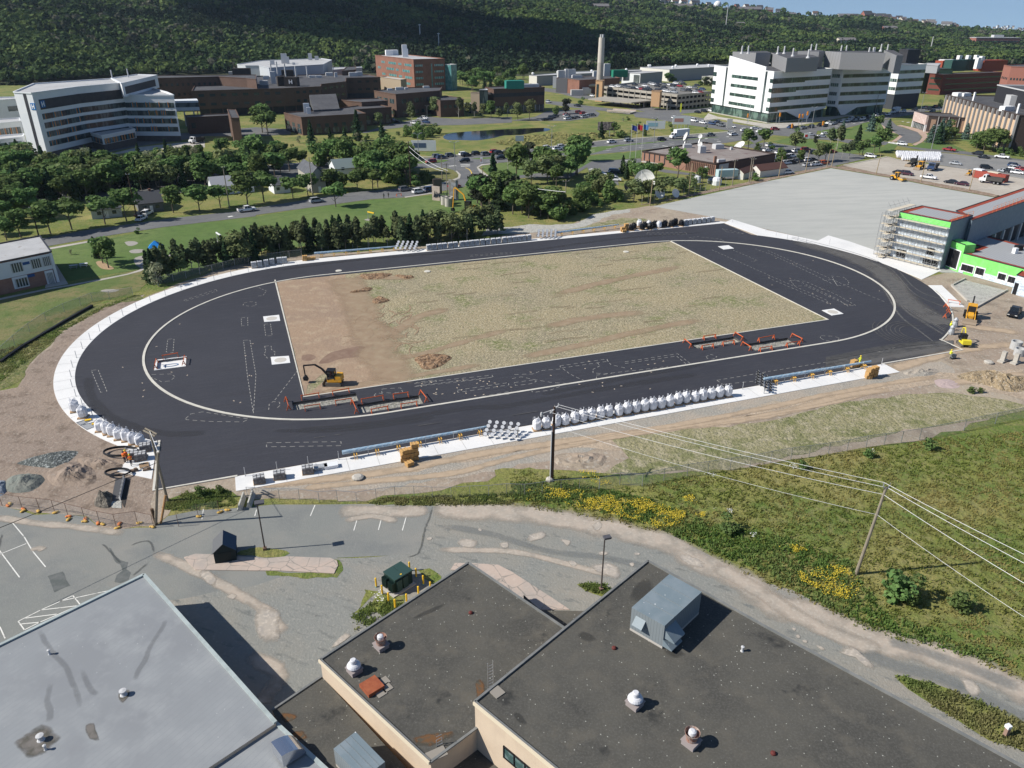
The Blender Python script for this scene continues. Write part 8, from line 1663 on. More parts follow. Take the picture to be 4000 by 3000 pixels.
def cab(t,x0,x1,w,h,m,z=.6):
 mb=MB();n=[(x0,z),(x1+.9,z),(x1+.9,z+.9),(x1,z+1.1),(x1-.45,h),(x0,h)];k=6;mb.add([(x,-w/2,zz) for x,zz in n]+[(x,w/2,zz) for x,zz in n],[tuple(range(k)),tuple(reversed(range(k,2*k)))]+[(i,i+k,(i+1)%k+k,(i+1)%k) for i in range(k)]);mb.obj('cab',m,t)
 mb=MB();mb.add([(x1+.02,-w/2+.15,z+1.15),(x1+.02,w/2-.15,z+1.15),(x1-.38,w/2-.2,h-.15),(x1-.38,-w/2+.2,h-.15)],[(0,1,2,3)]);mb.box(x0+.3,x1-.5,-w/2-.02,w/2+.02,z+1.15,h-.25);mb.obj('windscreen',m_cg,t)
def head(hd,z=.07): a,b=G(hd,z);return math.atan2((b-a).y,(b-a).x)
def boxtruck(q,hd,label,L=6.4,H=3.7,z=.07):
 t=thing('box_truck',label,'truck',G(q,z)[0],head(hd));mb=MB();mb.box(-L/2-1,L/2-1,-1.25,1.25,1.1,H);mb.obj('cargo_box',m_wpan,t);cab(t,L/2-.9,L/2+.6,2.2,2.8,paint('w'));mb=MB();mb.box(-L/2-1,L/2+1.2,-.5,.5,.6,1.0);mb.obj('chassis',m_black,t);wheels(t,(-L/2+.6,L/2+.9),1.05,.5)
boxtruck("h:1255,385","h:1400,372 1150,395",'white box truck driving on the highway behind the broadcast building',8.2,4.2)
boxtruck("x:620,925","x:680,915 560,935",'white box truck on the road beside the faceted office',6,3.6)
def dump(q,hd,label,m,z=.07,bed=True,name='dump_truck'):
 t=thing(name,label,'truck',G(q,z)[0],head(hd,z));cab(t,1.2,2.6,2.4,3.0,m,.8);mb=MB();mb.box(-4,3.6,-.5,.5,.7,1.1);mb.obj('chassis',m_black,t)
 mb=MB();mb.box(-4.2,1,-1.25,1.25,1.15,1.3);mb.box(-4.2,1,-1.25,-1.15,1.3,2.4);mb.box(-4.2,1,1.15,1.25,1.3,2.4);mb.box(.9,1.0,-1.15,1.15,1.3,2.8);mb.box(-4.2,-4.1,-1.15,1.15,1.3,2.3);mb.obj('dump_bed',mat('dark_steel_bed',(.07,.065,.06),.8),t);wheels(t,(-3,-1.7,2.4),1.0,.52);return t
dump("j:510,390","j:560,360 480,400",'dark blue dump truck in the gravel yard beside the white bulk bags',paint('b'))
t=dump("j:985,500","j:1040,505 900,485",'white flatbed tipper truck parked before the red container',paint('w'),name='flatbed_truck')
dump("a0:1700,1235","a0:1760,1220 1640,1240",'white crane truck beside the hospital service road',paint('w'),name='crane_truck')
t=thing('reefer_trailer','pale teal box trailer beside the cream sheds','trailer',G("h:1760,830",.05)[0],head("h:1710,830 1810,825"));mb=MB();mb.box(-4,4,-1.2,1.2,1.1,3.6);mb.obj('body',mat('teal_box',(.42,.55,.57),.6),t);wheels(t,(-2.5,-1.4),1,.45)
for i,(q,r,l) in enumerate((("h:1655,890",1.7,'white covered tank right of the small tree by the broadcast building'),("h:1440,865",1.5,'white tarpaulin mound beside the broadcast building wall'),("h:1590,870",1.1,'small grey machinery heap by the broadcast building'))):
 p=G(q)[0];mb=MB();mb.lathe((0,0,0),[(r,0),(r*1.05,r*.9),(r*.8,r*1.5),(r*.2,r*1.65)],10);o=mb.obj('covered_tank',m_wpan if i<2 else m_galv);o.location=p;tag(o,l,'tank')
t=thing('shipping_container','red shipping container on the gravel yard','container',G("j:985,470",.07)[0],head("j:850,455 1100,500"));mb=MB();mb.box(-6.1,6.1,-1.22,1.22,.1,2.7);mb.obj('body',mat('container_red',(.33,.07,.05),.7,layers=[(2.2,.5,.9,(.24,.05,.035),dict(kind='w',st=(1,0,0)))]),t);mb=MB();mb.box(6.1,6.16,-1.1,1.1,.2,2.6);mb.obj('door',mat('container_door_red',(.25,.055,.04),.7),t);mb=MB();mb.box(-6.3,-3,-1.2,1.2,2.75,3.2);o=mb.obj('white_tarp',m_wpan,t);mb=MB();mb.box(-1,3,-1,1,2.75,3.0);mb.obj('timber_stack',m_plk,t)
m_ye=mat('machine_yellow',(.72,.36,.03),.5,layers=[(2,.5,.7,(.5,.28,.06))]);m_yb=mat('bright_machine_yellow',(.72,.6,.04),.5);m_trk=mat('track_rubber',(.13,.12,.1),.9)
def prof(mb,P,y0,y1):
 n=len(P);mb.add([(x,y0,z) for x,z in P]+[(x,y1,z) for x,z in P],[tuple(range(n)),tuple(reversed(range(n,2*n)))]+[(i,i+n,(i+1)%n+n,(i+1)%n) for i in range(n)])
def mcab(t,x0,x1,y0,y1,z0,z1,mr):
 mb=MB();mb.box(x0,x1,y0,y1,z0,z1-.1);c=mb.obj('cab_glass',m_cg,t);mb=MB()
 for x in (x0,x1):
  for y in (y0,y1): mb.beam((x,y,z0),(x,y,z1),.1)
 mb.box(x0-.08,x1+.12,y0-.08,y1+.08,z1-.1,z1+.05);mb.obj('cab_frame',mr,t)
def excavator(q,rz,s,label,mb_,mboom,boom,name='excavator',roofm=None):
 "boom: list of (x,z) joints in the machine's own plane, metres"
 t=thing(name,label,'excavator',G(q,.05)[0],rz)
 for y in (-.62,.62):
  k=MB();prof(k,[(-1.0*s,.25*s),(-.85*s,.02),(.85*s,.02),(1.05*s,.25*s),(.9*s,.5*s),(-.85*s,.5*s)],(y-.17)*s,(y+.17)*s);k.obj('track',m_trk,t)
 k=MB();prof(k,[(1.15*s,.05),(1.3*s,.08),(1.3*s,.5*s),(1.22*s,.5*s)],-.85*s,.85*s);k.beam((.6*s,-.4*s,.3*s),(1.2*s,-.4*s,.25*s),.1*s);k.beam((.6*s,.4*s,.3*s),(1.2*s,.4*s,.25*s),.1*s);k.obj('blade',m_trk,t)
 k=MB();prof(k,[(-1.05*s,.6*s),(.7*s,.55*s),(.7*s,.85*s),(-.2*s,1.0*s),(-.3*s,1.35*s),(-1.0*s,1.3*s)],-.72*s,.72*s);k.obj('house',mb_,t)
 mcab(t,-.25*s,.62*s,-.1*s,.7*s,.9*s,2.1*s,roofm or m_black)
 for i,(a,b) in enumerate(zip(boom,boom[1:])):
  w=(.22-.03*i)*s;k=MB();k.beam((a[0],-.3*s,a[1]),(b[0],-.3*s,b[1]),w*.8,w);k.obj('boom' if i<2 else 'arm',mboom,t)
 e=boom[-1];k=MB();prof(k,[(e[0]-.1*s,e[1]),(e[0]+.25*s,e[1]-.1*s),(e[0]+.2*s,e[1]-.5*s),(e[0]-.3*s,e[1]-.55*s),(e[0]-.25*s,e[1]-.35*s)],-.6*s,0);k.obj('bucket',m_black,t)
 return t
p,q_=G("c1:700,790 480,770");rz=math.atan2((q_-p).y,(q_-p).x)+.15
excavator("c1:680,775",rz,1.35,'black and yellow mini excavator working on the infield',m_ye,m_black,[(.8,1.0),(2.0,2.6),(3.1,3.3),(5.0,3.1),(4.9,1.2)])
p,q_=G("u:1000,0 950,0") if 0 else G("c3:1700,660 1640,600");rz=math.atan2((q_-p).y,(q_-p).x)
excavator("c3:1690,665",rz,1.05,'bright yellow mini excavator beside the east kerb corner',m_yb,m_yb,[(.6,.9),(1.2,2.0),(1.9,2.9),(2.7,2.6),(2.9,1.0)])
excavator("g:930,985",math.radians(160),1.9,'large yellow excavator behind the windbreak by the culvert pipes',m_ye,m_ye,[(1.2,2.0),(2.2,5.6),(5.0,7.6),(5.4,7.2),(6.0,1.4)])
def backhoe(q,rz,label,my,z=.05,name='backhoe_loader',bl=True):
 t=thing(name,label,'loader',G(q,z)[0],rz)
 k=MB();prof(k,[(-1.6,.7),(2.2,.7),(2.3,1.3),(.6,1.55),(-1.2,1.3)],-.5,.5);k.obj('body',my,t);mcab(t,-1.1,.5,-.75,.75,1.2,2.9,my);wheels(t,(-.95,),1.0,.72,.45);wheels(t,(1.75,),.95,.5,.35)
 k=MB();prof(k,[(3.3,.05),(4.1,.1),(3.5,.4),(3.4,1.0),(3.3,1.0)],-1.2,1.2);k.obj('front_bucket',mat('worn_steel',(.28,.22,.16),.7),t)
 for y in (-.75,.75): k=MB();k.beam((.9,y,1.4),(2.7,y,1.1),.16,.22);k.beam((2.7,y,1.1),(3.4,y,.5),.16,.2);k.obj('loader_arm',my,t)
 if bl:
  k=MB();k.beam((-1.6,0,1),(-2.3,0,3.2),.25,.3);k.beam((-2.3,0,3.2),(-2.9,0,3.9),.25,.3);k.obj('backhoe_boom',m_black,t);k=MB();k.beam((-2.9,0,3.9),(-3.2,0,1.4),.22,.25);k.obj('dipper_arm',m_black,t);k=MB();prof(k,[(-3.3,1.4),(-2.9,1.4),(-2.8,.9),(-3.3,.8)],-.35,.35);k.obj('rear_bucket',m_black,t)
  for y in (-1,1): k=MB();k.beam((-1.6,y*.3,1),(-1.7,y*1.2,.1),.14);k.obj('stabiliser',my,t)
 return t
p,q_=G("c3:1740,400 1735,470");backhoe("c3:1740,430",math.atan2((q_-p).y,(q_-p).x),'yellow backhoe loader facing the camera east of the track',m_ye)
backhoe("j:345,355",head("j:345,345 270,360"),'black backhoe loader in the gravel yard, left of the yellow one',mat('machine_black',(.03,.028,.025),.6),.07)
backhoe("j:410,380",head("j:420,365 350,385"),'yellow backhoe loader in the gravel yard beside the dump truck',m_ye,.07)
backhoe("j:815,430",head("j:835,420 780,435"),'small yellow skid loader left of the red container',m_ye,.07,'skid_loader',False).scale=(.6,.6,.6)
t=thing('road_roller','yellow road roller on the crushed stone pad','roller',G("j:215,475",.05)[0],head("j:190,465 270,480"));k=MB();prof(k,[(-2.4,.8),(-2.2,1.7),(-.2,1.6),(.2,.8)],-.7,.7);k.obj('body',m_ye,t);mcab(t,-.6,.5,-.6,.6,1.2,2.9,m_ye);wheels(t,(-1.4,),.9,.75,.5)
k=MB();k.tube([(2.2,-1,.72),(2.2,1,.72)],.72,20);k.obj('drum',mat('drum_steel',(.4,.32,.2),.5),t);k=MB();k.beam((.2,0,1),(1.2,0,1),.5);k.beam((1.2,-1.1,.8),(3.1,-1.1,.8),.15,.4);k.beam((1.2,1.1,.8),(3.1,1.1,.8),.15,.4);k.beam((3.1,-1.1,.8),(3.1,1.1,.8),.15,.4);k.beam((1.2,-1.1,.8),(1.2,1.1,.8),.15,.4);k.obj('drum_frame',m_ye,t)
# ================================================================ SITE MATERIALS AND PEOPLE
m_bag=mat('white_woven_bag',(.74,.74,.76),.7,layers=[(2,.45,.65,(.66,.67,.7))],bump=(4,.05));m_pal=mat('pallet_wood',(.4,.27,.16),.9);m_crate=mat('orange_crate_wood',(.45,.27,.11),.85,layers=[(4,.85,.95,(.25,.12,.03),dict(kind='w',st=(0,0,1)))])
def bagproto(seed,m=m_bag,nm='bulk_bag'):
 t=thing(nm,'','bulk bag');random.seed(seed);V=[];n=12;prf=[(.46,.14),(.56,.3),(.6,.7),(.58,1.1),(.52,1.3),(.4,1.38),(.2,1.46),(.1,1.62)]
 for r,z in prf:
  for j in range(n):
   a=2*math.pi*j/n;q=1+.09*math.cos(4*a)*(-1)+random.uniform(-.05,.05)*(2.2 if z>1.2 else 1);V.append((r*q*math.cos(a),r*q*math.sin(a),z+random.uniform(-.05,.05)*(z>1.1)))
 mb=MB();mb.add(V,[(i*n+j,i*n+(j+1)%n,(i+1)*n+(j+1)%n,(i+1)*n+j) for i in range(len(prf)-1) for j in range(n)]+[tuple(range((len(prf)-1)*n,len(prf)*n))]);mb.obj('sack',m,t,smooth=False)
 for k in range(4):
  a=.785+k*1.57;x,y=.42*math.cos(a),.42*math.sin(a);mb=MB();mb.tube([(x,y,1.25),(x*1.1,y*1.1,1.62+random.uniform(0,.15)),(x*.75,y*.75,1.72),(x*.6,y*.6,1.35)],.035,5);mb.obj('lifting_loop',m,t)
 mb=MB();mb.box(-.58,.58,-.58,.58,0,.14);mb.obj('pallet',m_pal,t);return t
BB=[bagproto(i) for i in (1,2,3)];bu=[False]*3
def bags(key,lst,fmt,grp,sc=1.0,z=.09):
 for i,(x,y) in enumerate(lst):
  k=i%3;place(BB[k],bu[k],G('%s:%d,%d'%(key,x,y),z)[0],TH+random.uniform(-.25,.25),fmt%nth(i+1),grp,(sc*1.08,sc*1.08,sc*random.uniform(1.14,1.28)));bu[k]=True
bags('c2',[(215,1170),(295,1155),(385,1136),(457,1126),(540,1110),(612,1096),(683,1082),(765,1068),(835,1054),(920,1046),(992,1030),(1070,1018),(1143,1006),(1212,994),(1287,982),(1360,968),(1432,948),(1500,936),(1580,926),(1645,914),(1718,901),(1788,888),(1862,878)],'white bulk bag on the near concrete strip, %s from the left in the long row','bulk bags in the near row')
bags('c0',[(650,1008),(722,1062)],'tall white bulk bag, %s of the pair above the mesh panels on the left bend','bulk bags on the left bend, pair',1.1)
bags('c0',[(870,1178),(925,1200),(975,1218),(1030,1248),(1095,1262),(1150,1288),(1215,1302)],'white bulk bag, %s from the left in the cluster on the left bend','bulk bags on the left bend')
wb=[(random.uniform(215,575),random.uniform(265,318)) for _ in range(1)]
pts_=[]
for r in range(6):
 for c in range(21):
  x=218+c*17.5+r*3;y=262+r*10+c*.5-3
  if x<575 and not(r>3 and x<255): pts_.append((x,y))
g_='bulk bags massed in the gravel yard'
for i,(x,y) in enumerate(pts_): place(BB[i%3],True,G('j:%f,%f'%(x,y),.06)[0],random.uniform(0,3),'white bulk bag in the dense block of bags beside the dump truck',g_,.98)
def palproto(m,w,h,nm,mt_=None,bl=False):
 t=thing(nm,'','pallet');mb=MB();mb.box(-w/2,w/2,-w*.42,w*.42,.14,h-.05);mb.add([],[]);mb.obj('wrapped_load',m,t);mb=MB();mb.box(-w/2-.05,w/2+.05,-w*.44,w*.44,0,.13);mb.obj('pallet',m_pal,t);mb=MB()
 for i in range(3):
  for j in range(2): x=-w/2+w*(i+.5)/3;y=-w*.4+w*.8*(j+.5)/2;mb.box(x-w*.13,x+w*.13,y-w*.15,y+w*.15,h-.05,h+.03+.03*((i+j)%2))
 mb.obj('load_top',mt_ or m,t);return t
m_wr=mat('wrapped_grey_film',(.3,.31,.32),.35,layers=[(2,.45,.65,(.5,.52,.54),dict(detail=6))]);m_wrw=mat('white_film_top',(.72,.73,.75),.5);m_blk=mat('black_film',(.012,.012,.014),.35,bump=(3,.1))
pw_=palproto(m_wr,1.18,1.45,'wrapped_pallet',m_wrw);pb_=palproto(mat('dark_block_stack',(.15,.14,.14),.8,layers=[(3,.5,.7,(.3,.29,.28))]),1.45,1.0,'block_pallet',mat('pale_block_tops',(.42,.42,.42),.8))
def pals(pr,key,lst,fmt,grp,z=.09,sc=1):
 u=bool(pr.get('label'))
 for i,(x,y) in enumerate(lst): place(pr,u or i>0,G('%s:%d,%d'%(key,x,y),z)[0],TH+random.uniform(-.06,.06),fmt%nth(i+1),grp,sc)
pals(pw_,'b1',[(1495,945),(1540,940),(1587,936),(1630,932),(1680,927),(1724,922),(1780,917),(1822,913),(1865,908),(1908,904),(1956,899),(2001,895),(2050,890),(2095,886),(2145,880),(2190,876),(2232,872),(2272,868),(2312,863),(2357,858)],'film-wrapped pallet, %s from the left in the far row','wrapped pallets in the far row')
pals(pw_,'b1',[(-15,1098),(35,1090),(90,1080),(142,1070),(205,1060),(250,1056)],'film-wrapped pallet, %s from the left beside the windbreak end','wrapped pallets by the windbreak')
pals(pw_,'b2',[(1495,726),(1530,722),(1570,718),(1610,714),(1650,708),(1690,704),(1728,699)],'film-wrapped pallet, %s from the left near the north corner','wrapped pallets near the north corner')
pals(pb_,'d1',[(30,405),(205,368),(450,322)],'pallet of grey blocks, %s from the left on the near strip','block pallets on the near strip')
pals(pb_,'d0',[(1262,128),(1150,195),(1222,205)],'pallet of grey blocks, %s listed by the workers at the left bend'.replace('listed ',''),'block pallets by the workers')
for i,(q,l) in enumerate((("d1:560,288",'low stack of boards right of the block pallets'),("d1:650,275",'low wrapped sheet stack left of the blue pole'))):
 mb=MB();mb.box(-.9,.9,-.5,.5,0,.45);o=mb.obj('sheet_stack',m_wrw if i else m_wr);o.location=G(q,.09)[0];o.rotation_euler.z=TH;tag(o,l,'stack')
kb=bagproto(9,m_blk,'black_bag');used=False
for i,(x,y) in enumerate([(1030,775),(1052,760),(1125,768),(1145,750),(1190,763),(1215,752),(1235,742),(1303,748),(1320,738),(1372,742),(1395,732),(1410,722),(1462,735)]):
 place(kb,used,G('b2:%d,%d'%(x,y),.09)[0],i,'black plastic wrapped sack, %s from the left near the north corner'%nth(i+1),'black sacks near the north corner',(1.35,1.35,1.1));used=True
for i,(x,y) in enumerate([(1098,740),(1178,748),(1268,752)]): place(BB[0],True,G('b2:%d,%d'%(x,y),.09)[0],i,'white sack among the black ones, %s from the left'%nth(i+1),'white sacks among black ones',1.25)
cr_=thing('crate','','crate');mb=MB();mb.box(-.5,.5,-.4,.4,.04,.6);mb.obj('box',m_crate,cr_)
mb=MB()
for x in (-.44,0,.44): mb.box(x-.05,x+.05,-.42,.42,.6,.63);mb.box(x-.05,x+.05,-.43,-.41,.05,.6)
mb.obj('battens',mat('crate_batten',(.62,.38,.14),.85),cr_);used=False
for key,st,w in (('d1',[(1285,225,3),(1330,215,3),(1375,205,4),(1325,262,1)],'near left crate pile'),('c3',[(865,945,3),(912,930,3),(735,845,2),(770,838,1)],'near right crate pile'),('b1',[(425,1036,2),(462,1030,1),(495,1026,1)],'far left crate pile'),('b2',[(955,785,2),(985,775,3),(968,790,1)],'far right crate pile')):
 for j,(x,y,n) in enumerate(st):
  p=G('%s:%d,%d'%(key,x,y),.05)[0]
  for k in range(n): place(cr_,used,p+Vector((0,0,.64*k)),TH+.17*((k*7+j*3)%5-2),'orange-brown crate, %s up in the %s stack, %s'%(nth(k+1),nth(j+1),w),'crates, '+w,1.12 if key[0]=='b' else 1);used=True
m_mast=mat('blue_wrapped_mast',(.25,.38,.5),.35,layers=[(1.2,.45,.65,(.5,.6,.67),dict(st=(1,6,1),rot=-TH))])
std=thing('trestle','','trestle');k=MB()
for s in (-1,1): k.beam((0,s*.5,0),(0,s*.1,.75),.06);k.beam((.35,s*.5,0),(.35,s*.1,.75),.06)
k.beam((0,-.5,.74),(0,.5,.74),.09);k.beam((.35,-.5,.74),(.35,.5,.74),.09);k.obj('frame',mat('yellow_trestle',(.7,.4,.08),.7),std);used=False
for a,b,l,n in (("d1:755,215","c1:2010,1200",'near left',7),("c3:-30,1010","c3:890,850",'near right',6),("b1:508,1010","b1:1240,945",'far left',7),("b2:375,828","b2:925,755",'far right',6)):
 A,B=G(a,.09)[0],G(b,.09)[0];rz=math.atan2((B-A).y,(B-A).x)
 for off,w in ((.3,'only'),):
  nn=Vector((-math.sin(rz),math.cos(rz),0))*off;mb=MB();mb.tube([(0,0,1.05),((B-A).length*.5,0,1.02),((B-A).length,0,1.0)],[.3,.24,.16],14);o=mb.obj('lighting_mast',m_mast);o.location=A+nn;o.rotation_euler.z=rz;tag(o,'long blue-wrapped lighting mast lying on trestles on the %s strip'%l,'mast')
 for i in range(n):
  p=A.lerp(B,(i+.5)/n);place(std,used,p,rz,'yellow trestle under the %s masts, %s from the left'%(l,nth(i+1)),'trestles under the %s masts'%l);used=True
fl=thing('floodlight_rack','','floodlight rack');k=MB();k.beam((-2.6,0,.8),(2.6,.3,1.0),.16);k.beam((-2.6,0,0),(-2.6,0,.8),.12);k.beam((2.4,0,0),(2.4,.2,1),.12);k.obj('rack_frame',m_galv,fl)
for i in range(5):
 k=MB();x=-2.2+i*1.05;k.beam((x,-1.2,.5),(x+.3,1.6,1.5),.12);k.obj('crossarm',m_galv,fl)
 for j in range(4):
  y=-1.0+j*.72;z=.75+j*.28;m=MB();m.T=Matrix.Translation((x+.1*j,y,z))@Matrix.Rotation(.9,4,'X')@Matrix.Rotation(.25,4,'Y');m.lathe((0,0,0),[(.12,-.42),(.2,-.2),(.3,-.02),(.31,.02)],14);q=m.obj('lamp_housing',m_black,fl);m=MB();m.T=Matrix.Translation((x+.1*j,y,z))@Matrix.Rotation(.9,4,'X')@Matrix.Rotation(.25,4,'Y');m.lathe((0,0,.02),[(.28,0),(.28,.02)],14);m.obj('lens',m_whit,q)
used=False
for q,rz,l,s in (("c1:2120,1225",TH-.5,'near left',1),("c3:-30,1020",TH+.9,'near right',1),("b1:1300,945",TH-.4,'far left',1.15),("b2:300,838",TH-.3,'far right',1.1)): place(fl,used,G(q,.09)[0],rz,'rack of round stadium floodlights on the %s strip'%l,'floodlight racks',s);used=True
pp=thing('strip_post','','post');k=MB();k.beam((0,0,0),(0,0,1.35),.07);k.obj('post',m_pale,pp);k=MB();k.cbox((0,0,0),.16,.16,.03);k.obj('base_plate',m_galv,pp);used=False
for i,a in enumerate(np.linspace(100,218,24)): place(pp,used,tw(-42.195+47.6*math.cos(math.radians(a)),47.6*math.sin(math.radians(a)),.09),0,'thin grey post along the left bend, %s from the top'%nth(i+1),'posts on the left bend');used=True
for i,u in enumerate(np.arange(-63,44,4.1)): place(pp,True,tw(u,-47.7,.09),0,'thin grey post on the near strip, %s from the left'%nth(i+1),'posts on the near strip')
for i,q in enumerate(("b2:1835,680","b2:1905,700","b3:-20,775","b3:70,815","b3:165,848","b3:255,870","b3:330,880","b3:530,890")): place(pp,True,G(q,.09)[0],0,'thin grey post on the far right apron, %s from the left'%nth(i+1),'posts on the far right apron')
m_bar=mat('barricade_orange',(.62,.13,.04),.7)
def barricade(a,b,l,grp='orange barricades round the openings'):
 rz=math.atan2((b-a).y,(b-a).x);L=(b-a).length;t=thing('barricade',l,'barricade',a,rz,grp);k=MB();k.box(-.1,L+.1,-.03,.03,.7,.84);k.obj('plank',m_bar,t)
 for x in (0,L): k=MB();k.beam((x,-.32,0),(x,0,.85),.08,.12);k.beam((x,.32,0),(x,0,.85),.08,.12);k.box(x-.04,x+.04,-.2,.2,.3,.38);k.obj('leg_frame',m_bar,t)
BD=[('c1',"395,912 545,888;665,872 805,848;690,955 825,935;425,1005 555,985;262,925 285,1000;835,950 870,1030;915,942 1100,910;1190,900 1315,882;1000,1030 1140,1003;1255,985 1390,965;1425,865 1475,930",'by the south-west openings'),('c2',"1490,418 1545,465;1655,392 1755,377;1640,476 1735,460;1820,443 1915,430;1925,358 1990,400;1990,442 2060,485;2130,410 2260,385;2140,495 2240,478",'by the south-east openings'),('c3',"205,592 290,635;160,675 265,658",'at the rightmost opening'),('c0',"1410,562 1540,540;1345,648 1355,592;1590,612 1600,562",'by the white box on the west curve'),('c3',"1530,332 1555,365;1525,425 1560,385",'at the east kerb'),('u',"1115,1045 1280,1070",'on the pale slab east of the track'),('b1',"1215,480 1255,475",'on the street edge')]
for key,ls,w in BD:
 L=ls.split(';')
 for i,s in enumerate(L):
  P=G(key+':'+s,.05);barricade(P[0],P[1],'orange barricade %s%s'%(w,', %s listed left to right'.replace(' listed','')%nth(i+1) if len(L)>1 else ''))
a,b=G("u:1640,1365 1860,1395",.02);mb=MB();mb.beam((0,0,.1),(b-a),.15);mb.beam((0,-.5,.1),(b-a)+Vector((0,-.4,.1)),.12);o=mb.obj('flat_barricade',m_bar,loc=tuple(a));tag(o,'flattened orange barricade lying on the dirt right of the backhoe','barricade')
for i,s in enumerate(("165,275 400,303","270,268 420,285")):
 a,b=G('c3:'+s,.06);mb=MB();mb.beam((0,0,.06),(b-a)+Vector((0,0,.06)),.25,.06);o=mb.obj('timber_plank',mat('fresh_timber',(.55,.45,.3),.9),loc=tuple(a));tag(o,'%s timber plank on the asphalt by the infield east edge'%('lower','upper')[i],'plank')
a,b=G('c1:35,1028 100,1065',.06);mb=MB();mb.beam((0,0,.06),(b-a)+Vector((0,0,.06)),.3,.08);o=mb.obj('timber_plank',m_curb,loc=tuple(a));tag(o,'short pale plank beside the inner kerb at the west','plank')
for i,q in enumerate(("c0:660,1108 780,1068 800,1085 690,1130","c0:690,1130 835,1100 880,1118 750,1168")):
 P=G(q,.13);c=sum(P,Vector())/4;mb=MB()
 for j in range(4): mb.beam(P[j]-c,P[(j+1)%4]-c,.08)
 mb.beam((P[0]+P[1])/2-c,(P[2]+P[3])/2-c,.06);o=mb.obj('mesh_gate',m_galv);o.location=c;tag(o,'grey mesh gate lying on the left bend, %s one'%('upper','lower')[i],'gate');mb=MB();mb.add([p-c-Vector((0,0,.03)) for p in P],[(0,1,2,3)]);mb.obj('mesh_infill',mat('grey_mesh_infill',(.3,.31,.32),.8),o)
 p=(P[1]+P[2])/2-c;mb=MB();mb.cbox((p.x*.5,p.y*.5,.05),.9,.5,.06,.4);mb.obj('yellow_tag',m_yel,o)
P=G("d0:1068,375 1085,378 1045,565 1030,560",.0);mb=MB();mb.prism(P,0,.55);o=mb.obj('channel_drain',m_pale);tag(o,'long precast channel drain beside the dirt trench at lower left','drain')
mb=MB();a=(P[0]+P[1])/2;b=(P[2]+P[3])/2
for k in range(16): c=a.lerp(b,(k+.5)/16);mb.cbox((c.x,c.y,.551),.3,.18,.02,math.atan2((b-a).y,(b-a).x)+1.57)
mb.obj('grate_slots',m_black,o)
sheet('trench_shade_mat',"d0:1000,380 1068,375 1030,560 960,575",mat('dark_sheet_grey',(.08,.08,.085),.9),.04);sheet('trench_bottom',"d0:1088,378 1125,400 1075,630 1045,565",mat('dark_wet_soil',(.05,.045,.04),.9),.045);sheet('trench_gravel',"d0:960,575 1050,568 1050,635 965,630",MATS['grey_gravel'],.05)  # first sheet: flat dark grey patch left of the channel drain
for i,(q,r) in enumerate((("d0:1045,150",2.3),("d0:1020,335",1.6))):
 mb=MB();c=G(q,.2)[0];mb.tube([(r*math.cos(a),r*.55*math.sin(a),.1+.1*i+.02*a) for a in np.linspace(0,11.5,46)],.11,6);o=mb.obj('pipe_coil',m_black,loc=None);o.location=c;tag(o,'coil of black corrugated pipe, %s of two near the workers'%('upper','lower')[i],'pipe coil')
t=thing('wooden_pallet','empty wooden pallet on the white slab beside the workers','pallet',G("d0:1245,262",.1)[0],.5)
for k in range(7): mb=MB();mb.box(-.6,.6,-.6+k*.18,-.48+k*.18,.1,.13);mb.obj('slat',m_pal,t)
mb=MB();mb.box(-.55,-.45,-.6,.6,0,.1);mb.box(.45,.55,-.6,.6,0,.1);mb.obj('bearer',m_pal,t)
for i,q in enumerate(("d0:1160,310","d0:1272,300")): mb=MB();mb.cbox((0,0,0),1.0,.4,.25,.3);mb.cbox((.2,.05,.25),.4,.3,.2,.6);o=mb.obj('tool_pile',mat('tool_brown',(.2,.14,.1),.8));o.location=G(q,.1)[0];tag(o,'small tool pile on the white slab, %s one'%('left','right')[i],'tools')
def basin(q,r,h,l,m=None):
 t=thing('concrete_ring',l,'concrete ring',G(q,.02)[0]);mb=MB();mb.lathe((0,0,0),[(r,0),(r,h),(r*.78,h),(r*.78,h*.5)],18);mb.obj('ring',m or mat('grey_precast',(.42,.42,.41),.9),t);mb=MB();mb.lathe((0,0,h*.4),[(r*.77,0),(r*.77,.02)],18);mb.obj('dark_opening',m_black,t)
for q,r,h,l in (("c3:2135,690",.95,1.5,'grey concrete ring highest in the pile at the right edge'),("c3:2165,745",.9,1.3,'grey concrete ring below the highest one at the right edge'),("g:652,882",1.1,2.6,'white precast cylinder, left of three by the graffiti wall'),("g:697,900",1.15,2.6,'white precast cylinder, front of three by the graffiti wall'),("g:712,870",1.1,2.2,'white precast cylinder, rear of three by the graffiti wall')): basin(q,r,h,l,None if q[0]=='c' else m_walk)
for i,q in enumerate(("c3:2025,800","c3:2135,815")):
 t=thing('concrete_footing','grey concrete footing with upright stub, %s of two at the right edge'%('left','right')[i],'footing',G(q,.02)[0],.6);mb=MB();mb.box(-1,1,-.5,.5,0,.3);mb.obj('pad',m_walk,t);mb=MB();mb.box(-.35,.35,-.35,.35,.3,1.9);mb.obj('stub',m_walk,t)
hp_=thing('street_light','','street light');k=MB();k.tube([(0,0,0),(0,0,11)],[.16,.1],8);k.obj('pole',m_galv,hp_)
for s in (-1,1): k=MB();k.tube([(0,0,10.8),(s*1.2,0,11.3)],.06,5);k.cbox((s*1.5,0,11.25),.9,.35,.15);k.obj('lamp_head',m_pale,hp_)
used=False
